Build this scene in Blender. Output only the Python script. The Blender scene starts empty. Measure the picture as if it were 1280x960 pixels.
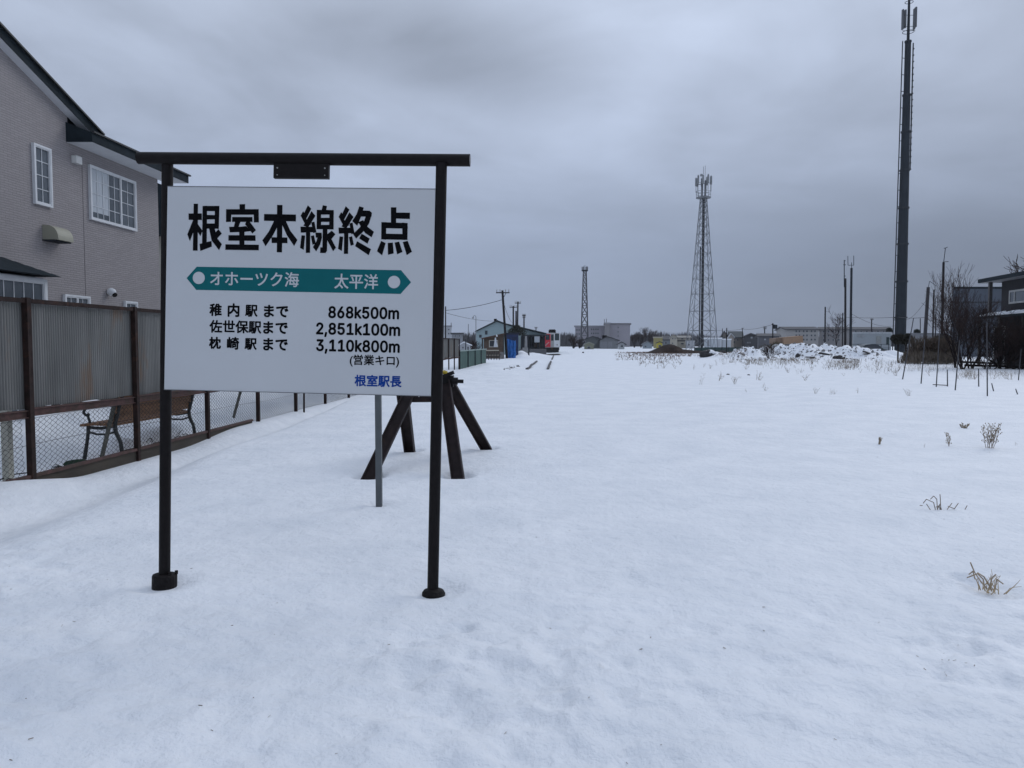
import bpy, math, random
import numpy as np
from mathutils import Vector, Matrix, Euler

random.seed(11)
S = bpy.context.scene
COL = S.collection

# ------------------------------------------------------------------ camera
EYE = 1.15
FPX = 960.0
PITCH = math.atan(50 / 960.0)
cam_d = bpy.data.cameras.new("camera")
cam = bpy.data.objects.new("camera", cam_d)
COL.objects.link(cam)
cam_d.sensor_width = 36.0
cam_d.lens = 36.0 * FPX / 1280.0
cam_d.clip_start = 0.05
cam_d.clip_end = 6000
cam.location = (0, 0, EYE)
cam.rotation_euler = (math.pi / 2 - PITCH, 0, 0)
S.camera = cam

# ------------------------------------------------------------------ sky and light
world = bpy.data.worlds.new("World")
S.world = world
world.use_nodes = True
SUN_EL, SUN_AZ = 34.0, 44.0


def build_sky():
    nt = world.node_tree
    N, L = nt.nodes, nt.links
    bg = N["Background"]

    def math_(op, a, b=None, c=None, clamp=False):
        n = N.new("ShaderNodeMath"); n.operation = op; n.use_clamp = clamp
        for i, v in enumerate((a, b, c)):
            if v is None: continue
            if isinstance(v, (int, float)): n.inputs[i].default_value = v
            else: L.new(v, n.inputs[i])
        return n.outputs[0]

    def sstep(v, a, b):
        n = N.new("ShaderNodeMapRange"); n.interpolation_type = 'SMOOTHSTEP'
        n.inputs[1].default_value = a; n.inputs[2].default_value = b
        L.new(v, n.inputs[0]); return n.outputs[0]

    tc = N.new("ShaderNodeTexCoord")
    sep = N.new("ShaderNodeSeparateXYZ"); L.new(tc.outputs["Generated"], sep.inputs[0])
    x, y, z = sep.outputs
    zc = math_('MAXIMUM', z, 0.0)
    den = math_('ADD', zc, 0.16)
    comb = N.new("ShaderNodeCombineXYZ")
    L.new(math_('DIVIDE', x, den), comb.inputs[0])
    L.new(math_('DIVIDE', y, den), comb.inputs[1])
    nz = N.new("ShaderNodeTexNoise"); nz.inputs["Scale"].default_value = 0.95
    nz.inputs["Detail"].default_value = 6; nz.inputs["Roughness"].default_value = 0.5
    nz.inputs["Distortion"].default_value = 0.6
    mp = N.new("ShaderNodeMapping"); mp.inputs["Location"].default_value = (2.29, 4.17, 6.38)
    L.new(comb.outputs[0], mp.inputs[0]); L.new(mp.outputs[0], nz.inputs["Vector"])
    n2 = N.new("ShaderNodeTexNoise"); n2.inputs["Scale"].default_value = 2.6
    n2.inputs["Detail"].default_value = 5; n2.inputs["Distortion"].default_value = 0.3
    L.new(mp.outputs[0], n2.inputs["Vector"])
    ramp = N.new("ShaderNodeValToRGB")
    e = ramp.color_ramp.elements
    e[0].position = 0.0; e[0].color = (0.335, 0.405, 0.550, 1)
    e[1].position = 1.0; e[1].color = (0.74, 0.85, 1.06, 1)
    for p, c in ((0.10, (0.352, 0.425, 0.578, 1)), (0.24, (0.462, 0.538, 0.695, 1)), (0.42, (0.560, 0.640, 0.800, 1)), (0.62, (0.64, 0.735, 0.93, 1))):
        k = e.new(p); k.color = c
    L.new(zc, ramp.inputs[0])
    # clouds: broad darker rolls and fine mottling, and a heavier bank low down on the right
    amp = math_('MULTIPLY_ADD', sstep(zc, 0.03, 0.30), 0.86, 0.14)
    f = math_('MULTIPLY_ADD', math_('MULTIPLY', math_('SUBTRACT', nz.outputs[0], 0.5), amp), 1.15, 1.0)
    f = math_('MULTIPLY', f, math_('MULTIPLY_ADD', math_('MULTIPLY', math_('SUBTRACT', n2.outputs[0], 0.5), amp), 0.40, 1.0))
    bank = math_('MULTIPLY', sstep(math_('MULTIPLY_ADD', math_('SUBTRACT', nz.outputs[0], 0.5), 0.25, x), 0.0, 0.58),
                 math_('SUBTRACT', 1.0, sstep(zc, 0.04, 0.36)))
    f = math_('MULTIPLY', f, math_('MULTIPLY_ADD', bank, -0.46, 1.0))
    # one heavy dark roll up in the middle
    for dx, dz, wdt, amt in ((-0.14, 0.365, 0.17, 0.30), (-0.03, 0.335, 0.12, 0.20), (0.16, 0.365, 0.14, -0.10), (-0.33, 0.36, 0.12, -0.06), (-0.30, 0.27, 0.10, 0.06), (0.27, 0.31, 0.12, 0.05)):
        q = math_('ADD', math_('POWER', math_('ABSOLUTE', math_('SUBTRACT', x, dx)), 2.0),
                  math_('MULTIPLY', math_('POWER', math_('ABSOLUTE', math_('SUBTRACT', z, dz)), 2.0), 7.0))
        q = math_('MULTIPLY', q, -1.0 / (wdt * wdt))
        q = math_('MULTIPLY', math_('EXPONENT', q), math_('MULTIPLY_ADD', n2.outputs[0], 1.6, 0.2))
        f = math_('MULTIPLY', f, math_('MULTIPLY_ADD', q, -amt, 1.0))
    mul = N.new("ShaderNodeVectorMath"); mul.operation = 'SCALE'
    L.new(ramp.outputs[0], mul.inputs[0]); L.new(f, mul.inputs[3])
    sc10 = N.new("ShaderNodeVectorMath"); sc10.operation = 'SCALE'; sc10.inputs[3].default_value = 9.4
    L.new(mul.outputs[0], sc10.inputs[0])
    sky = N.new("ShaderNodeTexSky"); sky.sky_type = 'NISHITA'; sky.sun_disc = False
    sky.sun_elevation = math.radians(SUN_EL); sky.sun_rotation = math.radians(SUN_AZ)
    mix = N.new("ShaderNodeMix"); mix.data_type = 'RGBA'
    mix.inputs[0].default_value = 0.985
    L.new(sky.outputs[0], mix.inputs[6]); L.new(sc10.outputs[0], mix.inputs[7])
    L.new(mix.outputs[2], bg.inputs[0])
    bg.inputs[1].default_value = 0.1


build_sky()
sun_d = bpy.data.lights.new("sun", 'SUN')
sun_d.energy = 0.75
sun_d.angle = math.radians(28)
sun_d.color = (1.0, 0.985, 0.97)
sun = bpy.data.objects.new("sun", sun_d)
COL.objects.link(sun)
_az = math.radians(SUN_AZ)
_sd = Vector((math.sin(_az) * math.cos(math.radians(SUN_EL)), math.cos(_az) * math.cos(math.radians(SUN_EL)), math.sin(math.radians(SUN_EL))))
sun.rotation_euler = _sd.to_track_quat('Z', 'Y').to_euler()
sun.location = (0, 0, 60)

S.view_settings.view_transform = 'Standard'
S.view_settings.look = 'None'
S.view_settings.gamma = 1.0
S.view_settings.use_curve_mapping = False
S.view_settings.exposure = 0.0
S.render.engine = 'CYCLES'
S.cycles.max_bounces = 5

# ------------------------------------------------------------------ helpers
cp, sp = math.cos(PITCH), math.sin(PITCH)


def ray(px, py):
    a = (px - 640) / FPX
    v = (480 - py) / FPX
    return Vector((a, cp + v * sp, -sp + v * cp))


def at(px, py, Y):
    d = ray(px, py)
    return Vector((0, 0, EYE)) + d * (Y / d.y)


def on_plane(px, py, b, a=0.0625):
    """point on the upright plane x = a*y + b (fence and house walls run this way)"""
    d = ray(px, py)
    t = b / (d.x - a * d.y)
    return Vector((0, 0, EYE)) + d * t


# value noise for the terrain
def _h(ix, iy, s):
    n = (ix * 374761393 + iy * 668265263 + s * 974634777) & 0xFFFFFFFF
    n = ((n ^ (n >> 13)) * 1274126177) & 0xFFFFFFFF
    return ((n ^ (n >> 16)) & 0xFFFF) / 65535.0 - 0.5


def vnoise(x, y, sc, s):
    x = np.asarray(x, float) / sc + 1000.0
    y = np.asarray(y, float) / sc + 1000.0
    ix = np.floor(x).astype(np.int64); iy = np.floor(y).astype(np.int64)
    fx = x - ix; fy = y - iy
    fx = fx * fx * fx * (fx * (fx * 6 - 15) + 10); fy = fy * fy * fy * (fy * (fy * 6 - 15) + 10)
    a = _h(ix, iy, s); b = _h(ix + 1, iy, s); c = _h(ix, iy + 1, s); d = _h(ix + 1, iy + 1, s)
    return (a * (1 - fx) + b * fx) * (1 - fy) + (c * (1 - fx) + d * fx) * fy


def sst(a, b, v):
    t = np.clip((v - a) / (b - a), 0, 1)
    return t * t * (3 - 2 * t)


FENCE_B = -5.22
WALL_B = -8.49
EAVE_B = -8.04
PITS = []          # (x, y, radius, depth) melt hollows, filled below
RAISE = []
MOUNDS = []        # (x, y, radius x, radius y, height, lump)
for px, top, wpx, Y, hy, lump in ((936, 432.5, 13, 63, 3, .30), (922, 437, 9, 60, 2, .15), (958, 433, 12, 66, 3, .3), (975, 429, 12, 66, 3.2, .3),
                                  (1000, 425.5, 15, 62, 4, .30), (1016, 429, 13, 62, 3, .30), (1035, 429.5, 14, 64, 3.5, .30), (1053, 430.5, 13, 62, 3, .25),
                                  (1074, 431.5, 14, 60, 3, .25), (1093, 435.5, 9, 60, 3, .15), (1114, 435.5, 10, 62, 2.4, .08),
                                  (896, 439, 14, 66, 3, .1)):
    c = at(px, top, Y)
    MOUNDS.append((c.x, Y, wpx * Y / 960.0, hy, c.z, lump))
for px, top, wpx, Y, hy, lump in ((652, 435.5, 9, 84, 4, .1), (664, 438.0, 14, 100, 6, .05), (710, 437.3, 12, 120, 8, .1)):
    c = at(px, top, Y)
    MOUNDS.append((c.x, Y, wpx * Y / 960.0, hy, c.z + 0.25, lump))


def G(x, y):
    x = np.asarray(x, float); y = np.asarray(y, float)
    d = x - (0.0625 * y + FENCE_B)
    w = np.clip(1.85 - 0.085 * (y - 4.0), 0.35, 1.9) * (1 + .25 * vnoise(x * .3, y, 2.2, 15))
    z = -0.38 * (1 - sst(0.40, 1.12, d / w)) * (1 - sst(26, 34, y))
    z = z + sst(0.0, .5, d) * (1 - sst(.3, 1.0, d / w)) * (0.04 + 0.07 * vnoise(x, y * .6, .8, 16)) * (1 - sst(26, 34, y))
    z = z + 0.10 * (1 - sst(.1, .55, d / w)) * (1 - sst(26, 34, y))
    z = z + np.exp(-(d / .55) ** 2) * (0.11 * sst(10.4, 12.4, y) * (1 - sst(26, 34, y)) + 0.16 * (1 - sst(6.9, 8.4, y)))
    behind = sst(0.15, 3.0, -d) * (1 - sst(24, 40, y)) * sst(-2, 6, y)
    z = z + behind * 0.38 + np.where(d < 0, 1, 0) * sst(0.2, .8, -d) * (1 - sst(26, 34, y)) * (0.30 * vnoise(x, y, .9, 7) + 0.14 * vnoise(x, y, .32, 8))
    z = z - 0.16 * sst(33.5, 38.5, y) * (1 - sst(5, 14, x)) - 0.26 * sst(45, 130, y)
    und = 0.05 * vnoise(x, y, 4.2, 1) + 0.025 * vnoise(x, y, 1.6, 2)
    z = z + und * sst(4.2, 9, np.hypot(x, y)) * (0.35 + 0.65 * sst(0, 1.5, np.abs(d)))
    # trodden, re-frozen surface in the foreground
    tread = (0.30 + 0.70 * sst(-0.12, 0.22, vnoise(x, y, .9, 3))) * (1 - sst(2.6, 4.6, y + 0.9 * vnoise(x, y, 1.3, 13))) + 0.12 * (1 - sst(4.5, 9, y))
    for (qx, qy, r, up) in RAISE:
        tread = tread * (1 - .8 * np.exp(-((x - qx) ** 2 + (y - qy) ** 2) / .12))
    l1 = vnoise(x, y, .20, 4); l2 = vnoise(x * .8 + .2 * y, y, .085, 5); l3 = vnoise(x, y, .034, 6)
    z = z + tread * (0.040 * l1 + 0.040 * l2 + 0.018 * l3)
    l4 = vnoise(x, y, .19, 12)
    z = z - tread * 0.022 * sst(0.16, 0.28, l4)
    # churned verge beside the track, from the stop to the hut
    vg = np.exp(-((x - (0.035 * y - 1.9)) / 1.5) ** 2) * sst(9, 16, y) * (1 - sst(60, 72, y))
    z = z + vg * (0.10 * vnoise(x, y, .9, 21) + 0.05 * vnoise(x, y, .3, 22)) * sst(12, 24, y)
    heap = np.zeros_like(x)
    for (mx, my, rx, ry, hh, lump) in MOUNDS:
        q = ((x - mx) / rx) ** 2 + ((y - my) / ry) ** 2
        g = np.exp(-q * 0.9)
        heap = np.maximum(heap, g * (hh * 0.86 + lump * 1.3 * vnoise(x, y, 1.0, 31) + lump * 1.1 * vnoise(x, y, .42, 32)))
    z = z + heap
    for (qx, qy, r, up) in RAISE:
        z = z + up * np.exp(-((x - qx) ** 2 + (y - qy) ** 2) / (r * r))
    for (qx, qy, r, dep) in PITS:
        q = ((x - qx) ** 2 + (y - qy) ** 2) / (r * r)
        z = z - dep * np.exp(-q * q) + 0.10 * dep * np.exp(-(np.sqrt(q) - 1.5) ** 2 * 6)
    return z


def gz(x, y):
    return float(G(np.array([x]), np.array([y]))[0])


def onground(px, py, lo=1.2, hi=120.0):
    d = ray(px, py)
    Ys = np.geomspace(lo, hi, 480)
    X = d.x / d.y * Ys
    Z = EYE + d.z / d.y * Ys
    hit = np.nonzero(Z <= G(X, Ys))[0]
    k = hit[0] if len(hit) else len(Ys) - 1
    Y = float(Ys[k])
    return Vector((d.x / d.y * Y, Y, gz(d.x / d.y * Y, Y)))


# --- materials
MATS = {}


def mat(name, col, rough=0.75, var=0.18, scale=6.0, metal=0.0, bump=0.0, bscale=40.0, spec=None, second=None, amt=0.0, stretch=None):
    if name in MATS: return MATS[name]
    m = bpy.data.materials.new(name); m.use_nodes = True
    nt = m.node_tree; N, L = nt.nodes, nt.links
    b = N["Principled BSDF"]
    b.inputs["Roughness"].default_value = rough
    b.inputs["Metallic"].default_value = metal
    if spec is not None: b.inputs["Specular IOR Level"].default_value = spec
    tc = N.new("ShaderNodeTexCoord")
    vec = tc.outputs["Object"]
    if stretch:
        mp = N.new("ShaderNodeMapping"); mp.inputs["Scale"].default_value = stretch
        L.new(vec, mp.inputs[0]); vec = mp.outputs[0]
    nz = N.new("ShaderNodeTexNoise"); nz.inputs["Scale"].default_value = scale; nz.inputs["Detail"].default_value = 6
    L.new(vec, nz.inputs["Vector"])
    mr = N.new("ShaderNodeMapRange"); mr.inputs[1].default_value = 0.3; mr.inputs[2].default_value = 0.7
    L.new(nz.outputs[0], mr.inputs[0])
    mx = N.new("ShaderNodeMix"); mx.data_type = 'RGBA'
    mx.inputs[6].default_value = (*[c * (1 - var) for c in col], 1)
    mx.inputs[7].default_value = (*[min(1, c * (1 + var)) for c in col], 1)
    L.new(mr.outputs[0], mx.inputs[0])
    out = mx.outputs[2]
    if second is not None:
        n3 = N.new("ShaderNodeTexNoise"); n3.inputs["Scale"].default_value = scale * 0.6; n3.inputs["Detail"].default_value = 8
        n3.inputs["Roughness"].default_value = 0.65
        L.new(vec, n3.inputs["Vector"])
        r3 = N.new("ShaderNodeMapRange"); r3.inputs[1].default_value = 0.62 - amt * .3; r3.inputs[2].default_value = 0.72 - amt * .3
        L.new(n3.outputs[0], r3.inputs[0])
        m3 = N.new("ShaderNodeMix"); m3.data_type = 'RGBA'
        m3.inputs[7].default_value = (*second, 1)
        L.new(r3.outputs[0], m3.inputs[0]); L.new(out, m3.inputs[6]); out = m3.outputs[2]
    L.new(out, b.inputs["Base Color"])
    if bump:
        nb = N.new("ShaderNodeTexNoise"); nb.inputs["Scale"].default_value = bscale; nb.inputs["Detail"].default_value = 4
        L.new(vec, nb.inputs["Vector"])
        bp = N.new("ShaderNodeBump"); bp.inputs["Strength"].default_value = bump; bp.inputs["Distance"].default_value = 0.01
        L.new(nb.outputs[0], bp.inputs["Height"]); L.new(bp.outputs[0], b.inputs["Normal"])
    MATS[name] = m
    return m


def snow_material():
    m = bpy.data.materials.new("snow"); m.use_nodes = True
    nt = m.node_tree; N, L = nt.nodes, nt.links
    b = N["Principled BSDF"]
    b.inputs["Roughness"].default_value = 0.62
    b.inputs["Specular IOR Level"].default_value = 0.25
    b.inputs["Sheen Weight"].default_value = 0.0
    geo = N.new("ShaderNodeNewGeometry")
    n1 = N.new("ShaderNodeTexNoise"); n1.inputs["Scale"].default_value = 1.7; n1.inputs["Detail"].default_value = 8
    n1.inputs["Roughness"].default_value = 0.6
    L.new(geo.outputs["Position"], n1.inputs["Vector"])
    mx = N.new("ShaderNodeMix"); mx.data_type = 'RGBA'
    mx.inputs[6].default_value = (0.71, 0.735, 0.765, 1); mx.inputs[7].default_value = (0.80, 0.815, 0.835, 1)
    mr = N.new("ShaderNodeMapRange"); mr.inputs[1].default_value = 0.32; mr.inputs[2].default_value = 0.62
    L.new(n1.outputs[0], mr.inputs[0]); L.new(mr.outputs[0], mx.inputs[0])
    L.new(mx.outputs[2], b.inputs["Base Color"])
    n2 = N.new("ShaderNodeTexNoise"); n2.inputs["Scale"].default_value = 38; n2.inputs["Detail"].default_value = 5
    n2.inputs["Roughness"].default_value = 0.62
    L.new(geo.outputs["Position"], n2.inputs["Vector"])
    n3 = N.new("ShaderNodeTexNoise"); n3.inputs["Scale"].default_value = 9; n3.inputs["Detail"].default_value = 6
    L.new(geo.outputs["Position"], n3.inputs["Vector"])
    ad = N.new("ShaderNodeMath"); ad.operation = 'MULTIPLY_ADD'; ad.inputs[1].default_value = 0.35
    L.new(n2.outputs[0], ad.inputs[0]); L.new(n3.outputs[0], ad.inputs[2])
    bp = N.new("ShaderNodeBump"); bp.inputs["Strength"].default_value = 0.8; bp.inputs["Distance"].default_value = 0.03
    L.new(ad.outputs[0], bp.inputs["Height"]); L.new(bp.outputs[0], b.inputs["Normal"])
    return m


# --- mesh builder
WL = {}


class MB:
    def __init__(self):
        self.v = []; self.f = []

    def add(self, vs, fs):
        o = len(self.v)
        self.v.extend([tuple(p) for p in vs]); self.f.extend([tuple(i + o for i in f) for f in fs])
        return self

    def hexa(self, P):
        """eight corners: bottom ring 0-3, top ring 4-7"""
        return self.add(P, [(3, 2, 1, 0), (4, 5, 6, 7), (0, 1, 5, 4), (1, 2, 6, 5), (2, 3, 7, 6), (3, 0, 4, 7)])

    def box(self, x0, y0, z0, x1, y1, z1):
        return self.hexa([(x0, y0, z0), (x1, y0, z0), (x1, y1, z0), (x0, y1, z0), (x0, y0, z1), (x1, y0, z1), (x1, y1, z1), (x0, y1, z1)])

    def obox(self, p0, p1, w, h, up=Vector((0, 0, 1))):
        """bar from p0 to p1 of section w (sideways) by h (up)"""
        p0 = Vector(p0); p1 = Vector(p1); d = (p1 - p0).normalized()
        s = d.cross(up)
        if s.length < 1e-4: s = d.cross(Vector((0, 1, 0)))
        s = s.normalized() * (w / 2); u = s.cross(d).normalized() * (h / 2)
        return self.hexa([p0 - s - u, p0 + s - u, p1 + s - u, p1 - s - u, p0 - s + u, p0 + s + u, p1 + s + u, p1 - s + u])

    def tube(self, p0, p1, r0, r1=None, n=8, caps=True):
        if r1 is None: r1 = r0
        p0 = Vector(p0); p1 = Vector(p1); d = p1 - p0
        if d.length < 1e-7: return self
        d.normalize()
        a = d.cross(Vector((0, 0, 1)))
        if a.length < 1e-3: a = Vector((1, 0, 0))
        a.normalize(); b = d.cross(a)
        vs = []
        for p, r in ((p0, r0), (p1, r1)):
            for k in range(n):
                t = 2 * math.pi * k / n
                vs.append(p + a * (r * math.cos(t)) + b * (r * math.sin(t)))
        fs = [(k, (k + 1) % n, n + (k + 1) % n, n + k) for k in range(n)]
        if caps: fs += [tuple(range(n - 1, -1, -1)), tuple(range(n, 2 * n))]
        return self.add(vs, fs)

    def path(self, pts, r, n=6):
        pts = [Vector(p) for p in pts]
        for i in range(len(pts) - 1): self.tube(pts[i], pts[i + 1], r if not isinstance(r, (list, tuple)) else r[i], r if not isinstance(r, (list, tuple)) else r[i + 1], n, True)
        return self

    def lathe(self, c, prof, n=20):
        """prof: (radius, z) pairs about the upright axis through c"""
        c = Vector(c); vs = []; fs = []
        for (r, z) in prof:
            for k in range(n):
                t = 2 * math.pi * k / n
                vs.append((c.x + r * math.cos(t), c.y + r * math.sin(t), c.z + z))
        for i in range(len(prof) - 1):
            for k in range(n):
                fs.append((i * n + k, i * n + (k + 1) % n, (i + 1) * n + (k + 1) % n, (i + 1) * n + k))
        fs.append(tuple(range(n - 1, -1, -1))); fs.append(tuple(range((len(prof) - 1) * n, len(prof) * n)))
        return self.add(vs, fs)

    def ball(self, c, rx, ry, rz, n=10, m=6, jit=0.0):
        c = Vector(c); vs = []; fs = []
        for i in range(m + 1):
            ph = -math.pi / 2 + math.pi * i / m
            for k in range(n):
                t = 2 * math.pi * k / n
                j = 1 + random.uniform(-jit, jit)
                vs.append((c.x + rx * j * math.cos(ph) * math.cos(t), c.y + ry * j * math.cos(ph) * math.sin(t), c.z + rz * j * math.sin(ph)))
        for i in range(m):
            for k in range(n):
                fs.append((i * n + k, i * n + (k + 1) % n, (i + 1) * n + (k + 1) % n, (i + 1) * n + k))
        return self.add(vs, fs)

    def prism(self, poly, off):
        """closed polygon pushed along the vector off"""
        n = len(poly); off = Vector(off)
        vs = [Vector(p) for p in poly] + [Vector(p) + off for p in poly]
        fs = [tuple(range(n)), tuple(range(2 * n - 1, n - 1, -1))] + [(k, k + n, (k + 1) % n + n, (k + 1) % n) for k in range(n)]
        return self.add(vs, fs)

    def build(self, name, m, parent=None, smooth=False, local=False, fix=False):
        off = Vector((0, 0, 0)) if (parent is None or local) else WL[parent.name]
        me = bpy.data.meshes.new(name)
        me.from_pydata([(p[0] - off.x, p[1] - off.y, p[2] - off.z) for p in self.v], [], self.f)
        me.materials.append(m)
        if fix or True:
            import bmesh
            if len(self.f) < 60000:
                bm = bmesh.new(); bm.from_mesh(me); bmesh.ops.recalc_face_normals(bm, faces=bm.faces); bm.to_mesh(me); bm.free()
        if smooth:
            me.shade_smooth()
        o = bpy.data.objects.new(name, me); COL.objects.link(o)
        if parent is not None: o.parent = parent
        WL[o.name] = off
        return o


def thing(name, label, cat, loc=(0, 0, 0), group=None, rot=None):
    o = bpy.data.objects.new(name, None); COL.objects.link(o)
    o.empty_display_size = 0.2
    o.location = loc; o["label"] = label; o["category"] = cat
    if group: o["group"] = group
    if rot: o.rotation_euler = rot
    WL[o.name] = Vector(loc)
    return o


def tag(o, label, cat, group=None):
    o["label"] = label; o["category"] = cat
    if group: o["group"] = group
    return o


def kind(o, k):
    o["kind"] = k
    return o


# shared materials
M_BLACK = mat("black_brown_paint", (0.0075, 0.0055, 0.0055), 0.5, .3, 30, spec=.16, bump=.15, bscale=120)
M_RUSTPOST = mat("rusty_brown_paint", (0.022, 0.012, 0.010), 0.75, .4, 14, spec=.2, second=(0.045, 0.02, 0.013), amt=.25)
M_RUSTRAIL = mat("rust_red_rail", (0.075, 0.036, 0.032), 0.8, .35, 12, second=(0.05, 0.028, 0.02), amt=.5)
M_CORR = mat("grey_corrugated_sheet", (0.150, 0.148, 0.138), 0.62, .2, 5, second=(0.17, 0.12, 0.085), amt=.18, stretch=(1, 1, .25))
M_WIRE = mat("galvanised_wire", (0.034, 0.034, 0.033), 0.6, .2, 8, metal=.2)
M_WHITE = mat("white_paint", (0.60, 0.61, 0.62), 0.5, .05, 10)
M_GLASS = mat("dark_window_glass", (0.085, 0.098, 0.112), 0.06, .1, 3, spec=.6)
M_GLASSF = mat("far_window_glass", (0.035, 0.04, 0.05), 0.3, .2, 1)
M_CURT = mat("pale_curtain", (0.42, 0.45, 0.48), 0.9, .15, 6, stretch=(14, 14, .4))
M_DARKROOF = mat("dark_slate_roof", (0.018, 0.025, 0.030), 0.7, .25, 5, spec=.08)
M_SOFFIT = mat("pale_soffit", (0.60, 0.61, 0.63), 0.7, .05, 4)
M_GALV = mat("galvanised_steel", (0.23, 0.245, 0.26), 0.5, .15, 4, metal=.3)
M_DKSTEEL = mat("dark_grey_steel", (0.026, 0.030, 0.036), 0.7, .2, 2, spec=.1)
M_POLE = mat("weathered_pole", (0.026, 0.024, 0.025), 0.9, .25, 2, spec=.15)
M_CONC = mat("weathered_concrete", (0.22, 0.22, 0.22), 0.9, .18, 2)
M_BARK = mat("dark_bark", (0.020, 0.015, 0.015), 0.95, .3, 5, spec=.1)
M_TWIG = mat("reddish_twigs", (0.042, 0.028, 0.025), 0.95, .3, 5, spec=.1)
M_STRAW = mat("dry_straw", (0.42, 0.32, 0.20), 0.85, .35, 25)
M_DRYBROWN = mat("dry_brown_stems", (0.23, 0.18, 0.135), 0.9, .35, 20)
M_WOODD = mat("dark_weathered_wood", (0.055, 0.048, 0.042), 0.9, .3, 8, stretch=(1, 1, .2))
SNOW = snow_material()

# ------------------------------------------------------------------ sign and buffer positions (needed for the melt hollows)
SIGN_ROT = Euler((-0.03883716, 0.02106795, -0.05529925), 'XYZ')
SIGN_C = Vector((-0.9976218, 3.6, 1.39996596))
_R = SIGN_ROT.to_matrix()


def sgn(u, v, d=0.0):
    """board coordinates (right, up, out of the face) to the world"""
    return SIGN_C + _R @ Vector((u, -d, v))


_pl = sgn(-0.6441, -1.385, -0.03); _pr = sgn(0.6601, -1.39, -0.03)
PITS.append((_pl.x, _pl.y, 0.135, 0.034)); PITS.append((_pr.x, _pr.y, 0.135, 0.034))
RAISE = [(_pl.x, _pl.y, .32, .016), (_pr.x, _pr.y, .32, .012)]
BUF = {}
for k, (px, py) in dict(nl=(462, 597), nr=(572, 596), fl=(512, 563), fr=(607, 561)).items():
    BUF[k] = onground(px, py)
    PITS.append((BUF[k].x, BUF[k].y, 0.13, 0.05))
MARK = onground(474, 631); PITS.append((MARK.x, MARK.y, 0.09, 0.02))
WCL = onground(1240, 738); PITS.append((WCL.x, WCL.y, 0.12, 0.03))
_w2 = onground(1206, 722); PITS.append((_w2.x, _w2.y, 0.07, 0.04))


# ------------------------------------------------------------------ ground
def axis(segs):
    out = []
    for (a, b, n, geo) in segs:
        if geo: out.extend(np.geomspace(a, b, n, endpoint=False))
        else: out.extend(np.linspace(a, b, n, endpoint=False))
    return np.array(out)


def make_ground():
    ys = np.concatenate([-np.geomspace(60, 1.0, 22), np.linspace(-0.8, 1.1, 10, endpoint=False), np.linspace(1.1, 4.6, 175, endpoint=False),
                         np.linspace(4.6, 13.0, 190, endpoint=False), np.geomspace(13.0, 80, 300, endpoint=False), np.geomspace(80, 3500, 60)])
    xr = np.concatenate([np.linspace(0, 3.0, 145, endpoint=False), np.linspace(3.0, 8, 110, endpoint=False), np.linspace(8, 34, 170, endpoint=False), np.geomspace(34, 3500, 45)])
    xl = np.concatenate([np.linspace(0, 5.6, 250, endpoint=False), np.linspace(5.6, 12, 70, endpoint=False), np.geomspace(12, 3500, 45)])
    xs = np.concatenate([-xl[::-1][:-1], xr])
    X, Y = np.meshgrid(xs, ys)
    Z = G(X, Y)
    ny, nx = X.shape
    co = np.stack([X, Y, Z], -1).reshape(-1, 3)
    i = np.arange(ny * nx).reshape(ny, nx)
    q = np.stack([i[:-1, :-1], i[:-1, 1:], i[1:, 1:], i[1:, :-1]], -1).reshape(-1)
    me = bpy.data.meshes.new("snow_ground")
    me.vertices.add(len(co)); me.vertices.foreach_set("co", co.reshape(-1))
    nf = len(q) // 4
    me.loops.add(len(q)); me.loops.foreach_set("vertex_index", q)
    me.polygons.add(nf); me.polygons.foreach_set("loop_start", np.arange(nf) * 4); me.polygons.foreach_set("loop_total", np.full(nf, 4))
    me.update(); me.validate()
    me.shade_smooth()
    me.materials.append(SNOW)
    o = bpy.data.objects.new("snow_ground", me); COL.objects.link(o)
    kind(o, "structure")


make_ground()

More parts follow.
